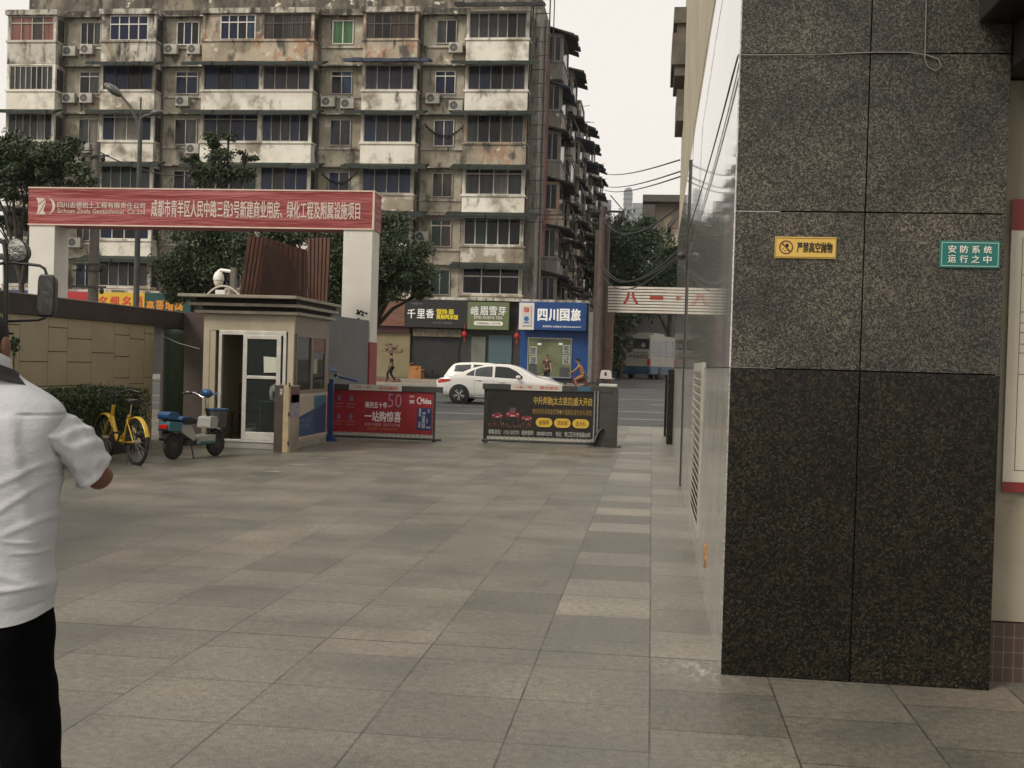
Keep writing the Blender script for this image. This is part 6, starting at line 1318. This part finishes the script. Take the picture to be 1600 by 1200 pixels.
for y in (5.0, 8.3):
    for x in (-7.42, XS-.13):
        o = MB().lathe([(.2, -.1), (.34, -.1), (.37, -.06), (.37, .06), (.34, .1), (.2, .1)], (x, y, .37), 22, 'X').build('wheel', M_rubber, tk, world=True); MB().lathe([(.02, -.11), (.2, -.1), (.2, .1), (.02, .11)], (x, y, .37), 14, 'X').build('rim', M_steel, o, world=True)
for x in (-7.4, XS-.25): MB().box(x, x+.15, 3.97, 4.0, .9, 1.2).build('tail_lamp', M_tail, tk, world=True); MB().box(x, x+.15, 9.4, 9.44, .85, 1.05).build('headlight', M_head, tk, world=True)
MY = 9.42
def mp(u, v, Y=MY): return at(u, v, Y)
MB().tube([mp(8, 540, 9.3), mp(9, 470), mp(10, 400), mp(7, 380), mp(-6, 372)], .022, 8).tube([mp(-30, 418, 9.2), mp(10, 410), mp(45, 413), mp(62, 415), mp(70, 420), mp(73, 430)], .013, 8).tube([mp(10, 502), mp(60, 500), mp(72, 496)], .012, 8).tube([mp(8, 374), mp(14, 384)], .014, 6).build('mirror_bracket', M_black, tk, world=True)
mi = mat('mirror_glass', (.5, .49, .46), (.3, .3, .28), 5, .12, .9, bump=.5, bscale=9)
def mirror(c, hw, hh, ellip, rot):
    pts = []
    for k in range(32):
        t = 2*PI*k/32; cs, sn = math.cos(t), math.sin(t)
        if ellip: x, z = hw*cs, hh*sn
        else: x = hw*math.copysign(abs(cs)**.35, cs); z = hh*math.copysign(abs(sn)**.35, sn)
        pts.append((x*math.cos(rot)-z*math.sin(rot), x*math.sin(rot)+z*math.cos(rot)))
    mb = MB(); rings = [[(c.x+px*s_, c.y+dy, c.z+pz*s_) for px, pz in pts] for dy, s_ in ((.09, .5), (.07, .85), (.0, 1.0), (-.012, .99), (-.012, .9))]
    mb.loft(rings); o = mb.build('mirror', M_black, tk, world=True)
    MB().poly([(c.x+px*.9-.004, c.y-.0135, c.z+pz*.9) for px, pz in pts]).build('mirror_glass', mi, o, world=True, fix=False)
mirror(mp(72.5, 462), .078, .185, False, -.02); mirror(mp(29, 391), .085, .112, True, .55)
tw = MB()
for k in range(60):
    c = mp(22+random.gauss(0, 5), 540+random.gauss(0, 6), 14.0); leaf(tw, c, random.uniform(.03, .06))
tw.tube([(mp(22, 540, 14).x, 14, .6), mp(22, 545, 14), mp(26, 528, 14)], .01, 5)
tag(tw.build('sprig', M_hedge, fix=False), 'small leafy sprig rising above the hedge beside the man in white', 'plant')
# ---------------------------------------------------------------- people
def skin_mesh(name, verts, edges, radii, m, parent, sub=2, root=0):
    me = bpy.data.meshes.new(name); me.from_pydata([tuple(v) for v in verts], edges, [])
    o = bpy.data.objects.new(name, me); C.objects.link(o); o.modifiers.new('s', 'SKIN')
    for i, r in enumerate(radii): me.skin_vertices[0].data[i].radius = r if isinstance(r, tuple) else (r, r)
    me.skin_vertices[0].data[root].use_root = True
    sb = o.modifiers.new('d', 'SUBSURF'); sb.levels = sb.render_levels = sub
    bpy.context.view_layer.update(); out = bpy.data.meshes.new_from_object(o.evaluated_get(bpy.context.evaluated_depsgraph_get()))
    bpy.data.objects.remove(o); out.name = name; out.materials.clear(); out.materials.append(m)
    for p in out.polygons: p.use_smooth = True
    ob = bpy.data.objects.new(name, out); C.objects.link(ob); ob.parent = parent; return ob
M_skin = mat('skin', (.3, .165, .1), (.26, .14, .085), 6, .5); M_skind = mat('tanned_skin', (.16, .075, .045), (.13, .06, .036), 8, .5); M_hair = mat('black_hair', (.006, .005, .005), (.013, .011, .01), 60, .85, bump=.6, bscale=160)
def hand(V, E, Rr, wrist, iw, d, n_, side, curl=.5):
    """palm and five fingers as branches of the body skeleton; d = hand direction, n_ = palm normal"""
    d, n_ = d.normalized(), n_.normalized(); s_ = d.cross(n_)*side
    def addv(p, r, par): V.append(p); Rr.append(r); E.append((par, len(V)-1)); return len(V)-1
    pm = addv(wrist+d*.045, (.03, .017), iw)
    for k, (off, ln_) in enumerate(((-.027, .062), (-.009, .075), (.01, .072), (.028, .055))):
        b0 = addv(wrist+d*.088+s_*off, .0095, pm); k1 = addv(V[b0]+d*ln_*.5-n_*ln_*.2*curl, .0082, b0); addv(V[k1]+d*ln_*.4*(1-curl*.6)-n_*ln_*.45*curl, .0072, k1)
    t0 = addv(wrist+d*.035-s_*.036, .011, pm); t1 = addv(V[t0]+d*.035-s_*.018-n_*.012, .0095, t0); addv(V[t1]+d*.028-s_*.004-n_*.012, .008, t1)
def person(label, loc, rz, J, shirt, trousers, skin, hair, sc_=1., sleeve=.5, legs_bare=False, group=None, shoes=None, hand_curl=.5, shirtless=False):
    """J: joints in metres facing +y: pelvis, chest, neck, head, and per side shoulder elbow wrist hip knee ankle toe"""
    q = thing('person', label, 'person', loc, rz, group); Vv = {k: Vector(v) for k, v in J.items()}
    V, E, R = [], [], []
    def add(p, r, par=None): V.append(Vector(p)); R.append(r); (E.append((par, len(V)-1)) if par is not None else None); return len(V)-1
    pe = add(Vv['pelvis'], (.15, .11)); wa = add(Vv['pelvis'].lerp(Vv['chest'], .5), (.13, .1), pe); chs = add(Vv['chest'], (.155, .115), wa); nb = add(Vv['neck'], (.06, .06), chs)
    nk = add(Vv['neck'].lerp(Vv['head'], .4), (.053, .055), nb); hd = add(Vv['head'], (.076, .092), nk); tp = add(Vv['head']+Vector((0, -.005, .085)), (.066, .08), hd)
    for s_, sg_ in (('l', -1), ('r', 1)):
        sh = add(Vv['sh'+s_], .056, chs); el = add(Vv['el'+s_], .041, sh); md = add(Vv['el'+s_].lerp(Vv['wr'+s_], .35), .04, el); wr = add(Vv['wr'+s_], .026, md)
        dd = Vv['wr'+s_]-Vv['el'+s_]; nn = dd.cross(Vector((sg_, 0, 0))); nn = nn if nn.length > .05 else Vector((0, 0, 1)); hand(V, E, R, V[wr], wr, dd, nn, sg_, hand_curl)
        hp = add(Vv['hi'+s_], .092, pe); th = add(Vv['hi'+s_].lerp(Vv['kn'+s_], .5), .08, hp); kn = add(Vv['kn'+s_], .058, th); cf = add(Vv['kn'+s_].lerp(Vv['an'+s_], .3), .058, kn); an = add(Vv['an'+s_], .036, cf); he = add(Vv['an'+s_]+Vector((0, 0, -.035)), (.035, .035), an); add(Vv['to'+s_], (.036, .024), he)
    body = skin_mesh('body', V, E, R, skin, q, 2)
    H0 = Vv['head']
    MB().ell(H0+Vector((0, .098, -.005)), (.014, .02, .02), 0, 8, 6).build('nose', skin, body)
    for s_ in (-1, 1): MB().ell(H0+Vector((s_*.08, -.0, -.0)), (.012, .022, .032), 0, 8, 6).build('ear', skin, body)
    ey = MB()
    for s_ in (-1, 1): ey.ell(H0+Vector((s_*.03, .088, .02)), (.012, .008, .008), 0, 8, 6)
    ey.box(H0.x-.022, H0.x+.022, H0.y+.083, H0.y+.092, H0.z-.05, H0.z-.043); ey.build('eyes_and_mouth', M_hair, body)
    hr = MB(); rings = []
    for k in range(9):
        t = k/8*PI*.62; r = math.sin(t)*1.07; z = math.cos(t); front = 1.0 if k < 6 else .55
        rings.append([H0+Vector((.082*r*math.cos(2*PI*j/18), -.004+(.1 if math.sin(2*PI*j/18) < 0 else .1*front)*r*math.sin(2*PI*j/18), .055+.105*z)) for j in range(18)])
    hr.loft(rings); hr.build('hair', hair, q)
    def sub(names_r, name, m, lv=2):
        V2, E2, R2 = [], [], []
        for p, r, par in names_r: V2.append(p); R2.append(r); (E2.append((par, len(V2)-1)) if par is not None else None)
        return skin_mesh(name, V2, E2, R2, m, q, lv)
    if not shirtless:
        L_ = [(Vv['pelvis']+Vector((0, 0, .0)), (.168, .128), None), (Vv['pelvis'].lerp(Vv['chest'], .5), (.15, .118), 0), (Vv['chest'], (.178, .135), 1), (Vv['neck']-Vector((0, 0, .03)), (.075, .075), 2)]
        for s_ in 'lr': i = len(L_); L_ += [(Vv['sh'+s_], .072, 2), (Vv['sh'+s_].lerp(Vv['el'+s_], sleeve*.6), .06, i), (Vv['sh'+s_].lerp(Vv['el'+s_], sleeve), .058, i+1)]
        sub(L_, 'shirt', shirt)
    L_ = [(Vv['pelvis']+Vector((0, 0, .02)), (.163, .125), None)]
    for s_ in 'lr':
        i = len(L_); L_ += [(Vv['hi'+s_], .107, 0), (Vv['hi'+s_].lerp(Vv['kn'+s_], .5), .095, i)]
        if not legs_bare: L_ += [(Vv['kn'+s_], .075, i+1), (Vv['kn'+s_].lerp(Vv['an'+s_], .5), .07, i+2), (Vv['an'+s_]+Vector((0, 0, .02)), .058, i+3)]
        else: L_ += [(Vv['hi'+s_].lerp(Vv['kn'+s_], .85), .085, i+1)]
    sub(L_, 'trousers', trousers)
    for s_ in 'lr': skin_mesh('shoe', [Vv['an'+s_]+Vector((0, -.02, -.04)), Vv['an'+s_].lerp(Vv['to'+s_], .5)+Vector((0, 0, -.012)), Vv['to'+s_]], [(0, 1), (1, 2)], [(.045, .045), (.046, .036), (.042, .03)], shoes or M_black, q, 2)
    return q, Vv
def stand(**kw):
    J = dict(pelvis=(0, 0, .93), chest=(0, 0, 1.27), neck=(0, -.01, 1.46), head=(0, .01, 1.6), shl=(-.19, 0, 1.4), shr=(.19, 0, 1.4), ell=(-.25, -.03, 1.12), elr=(.25, -.03, 1.12), wrl=(-.24, .06, .87), wrr=(.24, .06, .87),
             hil=(-.09, 0, .88), hir=(.09, 0, .88), knl=(-.1, .02, .48), knr=(.1, .02, .48), anl=(-.1, -.02, .08), anr=(.1, -.02, .08), tol=(-.11, .15, .03), tor=(.11, .15, .03)); J.update(kw); return J
M_blk = mat('black_cloth', (.008, .008, .009), (.014, .014, .015), 6, .85)
# pedestrian in black on the far pavement
p = at(611, 596, 61.2)
q, _v = person('pedestrian in black walking left past the khaki shutter', (p.x, 61.2, .36), rad(95), stand(knl=(-.09, .22, .5), anl=(-.09, .2, .1), tol=(-.09, .36, .05), knr=(.09, .03, .48), anr=(.09, -.24, .12), tor=(.09, -.1, .03), wrr=(.2, .16, .92), head=(0, .05, 1.59)), M_blk, mat('dark_trousers', (.012, .012, .014), None, 1, .8), M_skin, M_hair, sleeve=.95)
q.scale = (.92,)*3
# person standing by the blue shop
p = at(854, 596, 61.5)
q, _v = person('person in a dark outfit standing before the blue shop window holding a pole', (p.x, 61.5, .36), rad(150), stand(elr=(.3, .05, 1.2), wrr=(.12, .2, 1.42), ell=(-.26, .05, 1.15), wrl=(-.36, .12, .95)), mat('patterned_dark', (.02, .014, .012), (.1, .05, .03), 6, .8), mat('brown_cloth', (.02, .015, .012), (.05, .035, .03), 8, .8), M_skin, mat('brown_hair', (.08, .04, .02), None, 1, .6), sleeve=.4)
st_ = MB(); st_.tube([(p.x+.25, 61.35, 1.35), (p.x-.75, 61.35, .95)], .03, 6); tag(st_.build('wooden_pole', M_rust), 'thin wooden pole held sideways by the person at the blue shop', 'pole')
# cyclist
CYY = 52.0; p = at(909, 607, CYY); zc = gz(CYY)
bj = dict(pelvis=(0, -.08, .92), chest=(0, .08, 1.22), neck=(0, .16, 1.38), head=(0, .2, 1.53), shl=(-.17, .13, 1.33), shr=(.17, .13, 1.33), ell=(-.22, .32, 1.14), elr=(.22, .32, 1.14), wrl=(-.22, .5, 1.02), wrr=(.22, .5, 1.02),
          hil=(-.09, -.05, .88), hir=(.09, -.05, .88), knl=(-.11, .32, .72), knr=(.11, .28, .56), anl=(-.11, .2, .36), anr=(.11, .12, .2), tol=(-.11, .34, .32), tor=(.11, .26, .15))
rzc = rad(90)
person('cyclist in an orange top riding left on a red bicycle', (p.x, CYY, zc), rzc, bj, mat('orange_shirt', (.36, .16, .05), (.3, .13, .04), 5, .8), mat('orange_shorts', (.3, .14, .05), None, 1, .8), M_skin, M_hair, sleeve=.35, legs_bare=True)
cb_ = thing('red_bicycle', 'red bicycle ridden by the cyclist in the orange top', 'bicycle', (p.x+.45, CYY, zc), rad(180))
wheel(cb_, (0, 0, .31), .31); wheel(cb_, (1.0, 0, .31), .31); M_rb = mat('bike_red', (.4, .02, .03), None, 1, .4)
MB().tube([(.36, 0, .3), (.82, 0, .8)], .022, 8).tube([(.36, 0, .3), (.3, 0, .82)], .02, 8).tube([(.3, 0, .7), (.8, 0, .75)], .016, 8).tube([(.36, 0, .3), (0, 0, .31)], .014, 6).tube([(.3, 0, .7), (0, 0, .31)], .014, 6).tube([(.8, 0, .9), (.86, 0, .6), (1.0, 0, .31)], .018, 8).build('frame', M_rb, cb_)
MB().tube([(.9, -.24, 1.0), (.82, 0, .96), (.9, .24, 1.0)], .014, 6).tube([(.82, 0, .96), (.82, 0, .86)], .014, 6).build('handlebar', M_black, cb_); MB().ell((.3, 0, .85), (.13, .08, .035)).build('saddle', M_black, cb_)
# delivery scooter with white box behind the cyclist
p2 = at(930, 606, 51.0); ds = thing('delivery_moped', 'dark moped carrying a white box just behind the cyclist', 'moped', (p2.x+.1, 51.0, gz(51)), rad(180))
for x in (-.35, .55): MB().lathe([(.12, -.05), (.25, -.05), (.27, 0), (.25, .05), (.12, .05)], (x, 0, .27), 18, 'Y').build('wheel', M_rubber, ds)
MB().prism([(-.4, .45), (.1, .3), (.4, .32), (.5, .6), (.62, .95), (.56, .97), (.35, .42), (.1, .5), (.05, .75), (-.45, .72)], 'Y', -.13, .13).build('body', M_dkmetal, ds, bevel=.03)
MB().tube([(.58, -.25, 1.02), (.6, 0, .96), (.58, .25, 1.02)], .015, 6).build('handlebar', M_black, ds); MB().prism([(-.62, .82), (-.1, .82), (-.14, 1.14), (-.2, 1.2), (-.52, 1.2), (-.58, 1.14)], 'Y', -.24, .24).build('delivery_box', mat('box_white', (.5, .46, .4), None, 1, .5), ds, bevel=.03)
MB().poly([(-.4, .243, .95), (-.3, .243, .95), (-.3, .243, 1.08), (-.35, .243, 1.13), (-.4, .243, 1.08)]).build('box_mark', M_black, ds)
# ---------------------------------------------------------------- man in the white shirt, close on the left
MX, MYY = -1.84, 3.0
man = thing('person', 'man in a white short sleeved shirt and black trousers seen from behind', 'person', (MX, MYY, 0))
J = dict(pelvis=(0, 0, .9), chest=(0, 0, 1.2), neck=(0, -.01, 1.40), head=(-.005, .02, 1.56), shl=(-.195, 0, 1.315), shr=(.195, 0, 1.315), ell=(-.31, .12, 1.1), elr=(.292, .12, 1.135), wrl=(-.12, .33, 1.2), wrr=(.12, .33, 1.22),
         hil=(-.09, 0, .84), hir=(.1, 0, .84), knl=(-.11, .02, .47), knr=(.148, .02, .47), anl=(-.12, -.03, .08), anr=(.185, -.02, .08), tol=(-.13, .14, .03), tor=(.18, .15, .03))
Vv = {k: Vector(v) for k, v in J.items()}; V, E, R = [], [], []
def addj(p, r, par=None):
    V.append(Vector(p)); R.append(r)
    if par is not None: E.append((par, len(V)-1))
    return len(V)-1
pe = addj(Vv['pelvis'], (.14, .1)); wa = addj((0, 0, 1.04), (.12, .09), pe); chs = addj(Vv['chest'], (.14, .1), wa); nb = addj((0, -.005, 1.385), (.062, .062), chs); nk = addj((0, .012, 1.43), (.055, .058), nb)
jaw = addj((-.03, .045, 1.46), (.06, .075), nk); hd = addj((-.036, .03, 1.518), (.074, .092), jaw); tp = addj((-.04, .03, 1.58), (.066, .082), hd)
for s_, sg_ in (('l', -1), ('r', 1)):
    sh = addj(Vv['sh'+s_], .042, chs); el = addj(Vv['el'+s_], .04, sh); md = addj(Vv['el'+s_].lerp(Vv['wr'+s_], .35), .041, el); wr = addj(Vv['wr'+s_], .027, md)
    dd = Vv['wr'+s_]-Vv['el'+s_]; hand(V, E, R, V[wr], wr, dd, Vector((0, -.3, 1)), sg_, .7)
    hp = addj(Vv['hi'+s_], .085, pe); th = addj(Vv['hi'+s_].lerp(Vv['kn'+s_], .5), .075, hp); kn = addj(Vv['kn'+s_], .055, th); cf = addj(Vv['kn'+s_].lerp(Vv['an'+s_], .3), .055, kn); an = addj(Vv['an'+s_], .036, cf); he = addj(Vv['an'+s_]+Vector((0, 0, -.035)), .035, an); addj(Vv['to'+s_], (.036, .024), he)
mb_ = skin_mesh('body', V, E, R, M_skind, man, 3)
MB().ell((-.036, .13, 1.5), (.014, .022, .022), 0, 10, 8).build('nose', M_skind, mb_)
for s_ in (-1, 1): MB().ell((-.034+s_*.083, .02, 1.505), (.012, .022, .034), 0, 12, 10).build('ear', M_skind, mb_)
ey = MB()
for s_ in (-1, 1): ey.ell((-.036+s_*.031, .115, 1.525), (.013, .008, .008), 0, 8, 6); ey.box(-.036+s_*.031-.018, -.036+s_*.031+.018, .113, .123, 1.545, 1.551)
ey.box(-.058, -.014, .118, .127, 1.462, 1.467); ey.build('eyes_and_mouth', M_hair, mb_)
rings = []
for k in range(16):
    t = k/15*PI*.66; r = math.sin(t)*1.05; z = math.cos(t)
    ring_ = []
    for j in range(40):
        a = 2*PI*j/40; fr_ = max(0, math.sin(a)); rr = r*(1-.34*fr_*max(0, (k-8)/7)); jit = 1+.012*noise.noise((math.cos(a)*4, math.sin(a)*4, z*6))
        ring_.append((-.038+.079*rr*math.cos(a)*jit, .022+.1*rr*math.sin(a)*jit, 1.522+.1*z+(.028*max(0, (k-10)/5) if abs(math.cos(a)) > .75 else 0)))
    rings.append(ring_)
MB().loft(rings).build('hair', M_hair, man)
# shirt body: lofted rings with folds
def shirt_mat():
    m, n, l, b = nodes_of('white_shirt'); tc = n.new('ShaderNodeTexCoord')
    b.inputs['Base Color'].default_value = (.42, .425, .44, 1); b.inputs['Roughness'].default_value = .75
    g = ntex(n, l, tc.outputs['Object'], 9, 5, .6, (1, 1, 1.5)); g2 = ntex(n, l, tc.outputs['Object'], 300, 2); bumpn(n, l, b, mth(n, l, 'ADD', g.outputs[0], mth(n, l, 'MULTIPLY', g2.outputs[0], .06)), .3, .03)
    b.inputs['Subsurface Weight'].default_value = 0; return m
M_shirt = shirt_mat()
prof = [(.765, .208, .13), (.80, .205, .13), (.86, .205, .128), (.92, .207, .127), (1.0, .211, .127), (1.08, .217, .128), (1.14, .224, .128), (1.2, .228, .13), (1.26, .232, .13), (1.3, .238, .124), (1.335, .236, .112), (1.36, .222, .1), (1.385, .182, .092), (1.405, .135, .084), (1.425, .098, .078), (1.44, .076, .074)]
def fold(a, z, x, y):
    d = 0
    def ridge(dist, w, h): return h*math.exp(-(dist/w)**2)
    back = max(0, -math.sin(a))
    # horizontal creases, bending
    for zc, am, w, sl, fr_ in ((1.165, .009, .006, .04, 1.3), (1.12, -.005, .012, -.03, 2.1), (1.06, .008, .006, .05, 1.7), (1.0, .009, .007, -.06, 1.1), (.985, -.006, .012, -.06, 1.1), (.93, .01, .009, .12, 2.), (.88, -.007, .018, .16, 1.5), (.845, .009, .012, .14, 1.4), (.80, -.006, .016, .05, 2.2)):
        zz = zc+sl*x+.008*math.sin(fr_*9*x+zc*40); d += ridge(z-zz, w*.6, am*.5)*max(0, .1+1.3*noise.noise((x*8, zc*29, y*8)))*1.6
    for zc, xc, sl, am in ((1.17, .17, .55, .007), (1.1, .16, .75, .006), (1.03, .18, .5, .006), (1.17, -.17, -.55, .007), (1.05, -.16, -.7, .006), (.9, .12, -.45, .006), (.86, .02, .35, .006), (.93, -.1, .5, .006)):   # drag folds from armpit and waist
        u_ = (x-xc); d += ridge(z-zc-sl*u_, .011, am)*math.exp(-(u_/.075)**2)
    # vertical pleats and drag lines
    for xc, am, w, sl in ((.085, .0035, .006, .02), (.15, .01, .02, .18), (.02, -.004, .025, -.1), (.19, -.005, .018, .1), (-.085, .0035, .006, -.02), (-.15, .01, .02, -.18)):
        d += ridge(x-xc-sl*(1.25-z), w, am)*back*(1 if z < 1.33 else 0)
    for k in range(9):
        xc = -.2+.05*k; d += (.0028+.002*math.sin(k*2.3))*math.exp(-((x-xc-.12*math.sin(k*1.7)*(1.2-z))/.011)**2)*back*(.4+.6*abs(noise.noise((k*1.3, z*4, 2))))*(1 if z < 1.32 else 0)
    if 1.324 < z < 1.332: d -= .004
    d += .006*noise.noise((x*6, y*6, z*5))+.004*noise.noise((x*13, y*13, z*16))
    # blousing over the belt
    d += .006*math.sin((z-.8)*30)*math.exp(-((z-.87)/.08)**2)
    return d
def ptab(z):
    for (a, b, c), (d, e, f) in zip(prof, prof[1:]):
        if a <= z <= d: t = (z-a)/(d-a); t = t; return b+(e-b)*t, c+(f-c)*t
    return prof[-1][1:]
rings = []; NZ, NA = 170, 150
for i in range(NZ+1):
    z = .765+(1.44-.765)*i/NZ
    w_ = sum(ptab(min(1.44, max(.765, z+k*.012)))[0] for k in (-2, -1, 0, 1, 2))/5; d_ = sum(ptab(min(1.44, max(.765, z+k*.012)))[1] for k in (-2, -1, 0, 1, 2))/5
    ring_ = []
    for j in range(NA):
        a = 2*PI*j/NA; cs, sn = math.cos(a), math.sin(a); e = .78
        x = w_*math.copysign(abs(cs)**e, cs); y = d_*math.copysign(abs(sn)**e, sn)
        f_ = 1+fold(a, z, x, y)/max(.09, math.hypot(x, y)); zz = z
        if z < .86: zz = z+(.016*math.sin(2*a+.6)+.012*cs)*(1-(z-.765)/.095)
        ring_.append((x*f_, y*f_-.005, zz))
    rings.append(ring_)
MB().loft(rings, 0, False).build('shirt', M_shirt, man, fix=False)
for s_, sg_ in (('r', 1), ('l', -1)):
    a0 = Vector((sg_*.19, 0, 1.305)); a1 = Vv['sh'+s_].lerp(Vv['el'+s_], .84); d = a1-a0; rings = []
    xax = d.cross(Vector((0, 1, 0))).normalized(); yax = d.normalized().cross(xax)
    for i in range(41):
        t = i/40; c = a0+d*t+Vector((sg_*.012*math.sin(PI*t), 0, .012*math.sin(PI*t))); r1 = .03+.024*min(1, t*1.9)**.7; r2 = .076+.002*t
        if t > .93: r1 *= 1.03; r2 *= 1.03
        rings.append([c+xax*math.cos(2*PI*k/48)*(r1+.005*noise.noise((k*.35, t*7, sg_))+.004*math.sin(t*22+k*.5))+yax*math.sin(2*PI*k/48)*(r2+.005*noise.noise((k*.3, t*6, 5))) for k in range(48)])
    MB().loft(rings, 0, False).build('sleeve', M_shirt, man, fix=False)
cr = []
for z, r1, r2 in ((1.412, .09, .083), (1.43, .08, .078), (1.46, .073, .074), (1.482, .07, .072), (1.484, .066, .068), (1.45, .066, .069)): cr.append([(r1*math.cos(2*PI*k/32), r2*math.sin(2*PI*k/32)-.004, z-.02*math.sin(2*PI*k/32)) for k in range(32)])
MB().loft(cr, 0, False).build('collar', M_shirt, man)
ly = []
for z, r1, r2 in ((1.412, .134, .1), (1.425, .114, .094), (1.44, .096, .088), (1.456, .088, .085), (1.458, .08, .078)): ly.append([((r1+.004)*math.cos(2*PI*k/32), (r2+.004)*math.sin(2*PI*k/32)-.004, z-.022*math.sin(2*PI*k/32)-.01*abs(math.cos(2*PI*k/32))) for k in range(32)])
MB().loft(ly, 0, False).build('lanyard', M_blk, man)
for s_ in (-1, 1): MB().tube([(s_*.1, .02, 1.38), (s_*.08, .12, 1.25), (s_*.01, .15, .98)], .006, 6).build('lanyard', M_blk, man)
M_trs = mat('black_trousers', (.0015, .0015, .0016), (.003, .003, .0033), 5, .9, bump=.2, bscale=7, ior=1.12)
rings = []
for i in range(31):
    z = .98-.2*i/30; rings.append([(.172*math.cos(2*PI*k/48)*(1+.1*max(0, i-18)/12), .108*math.sin(2*PI*k/48)*(1+.12*max(0, i-18)/12), z) for k in range(48)])
tr_ = MB(); tr_.loft(rings, 0, True)
for s_, sg_ in (('r', 1), ('l', -1)):
    rings = []; pts = [(Vector((sg_*.095, 0, .84)), .098, .112), (Vector((sg_*.108, .0, .72)), .099, .118), (Vector((sg_*.118, .01, .6)), .09, .105), (Vv['kn'+s_]+Vector((0, 0, .02)), .078, .09), (Vv['kn'+s_].lerp(Vv['an'+s_], .35), .076, .088), (Vv['kn'+s_].lerp(Vv['an'+s_], .75), .07, .08), (Vv['an'+s_]+Vector((0, .0, -.02)), .072, .09)]
    for i in range(len(pts)-1):
        for k in range(14):
            t = k/14; t2 = t*t*(3-2*t); c = pts[i][0].lerp(pts[i+1][0], t); r1 = pts[i][1]+(pts[i+1][1]-pts[i][1])*t2; r2 = pts[i][2]+(pts[i+1][2]-pts[i][2])*t2
            rings.append([c+Vector((r1*math.cos(2*PI*j/36), r2*math.sin(2*PI*j/36), 0))*(1+.05*noise.noise((j*.2 if j < 18 else (36-j)*.2, c.z*9, sg_))+.02*math.sin(c.z*45+j*.4)*(1 if .35 < c.z < .6 else .3)) for j in range(36)])
    tr_.loft(rings)
tr_.build('trousers', M_trs, man, fix=False)
for s_ in 'lr': skin_mesh('shoe', [Vv['an'+s_]+Vector((0, -.02, -.03)), Vv['an'+s_].lerp(Vv['to'+s_], .5)+Vector((0, 0, -.012)), Vv['to'+s_]], [(0, 1), (1, 2)], [(.046, .046), (.047, .037), (.042, .028)], M_black, man, 2)
ph = thing('mobile_phone', 'black mobile phone held in front of the man in white', 'phone', (MX, MYY+.44, 1.25))
MB().box(-.07, .07, -.004, .004, -.035, .04).build('case', M_black, ph, bevel=.004); MB().box(-.064, .064, -.0065, -.004, -.03, .035).build('screen', M_cgl, ph)

# ---------------------------------------------------------------- hazy air
hz_ = MB().box(-1600, 1600, -400, 2600, -1.06, 150); hm = bpy.data.materials.new('hazy_air'); hm.use_nodes = True; MATS['hazy_air'] = hm
hn, hl = hm.node_tree.nodes, hm.node_tree.links; hn.remove(hn['Principled BSDF']); pv = hn.new('ShaderNodeVolumePrincipled')
pv.inputs['Color'].default_value = (.97, .95, .93, 1); pv.inputs['Density'].default_value = .0002; pv.inputs['Anisotropy'].default_value = .2
hl.new(pv.outputs[0], hn['Material Output'].inputs['Volume'])
ho = hz_.build('haze', hm); ho['kind'] = 'stuff'
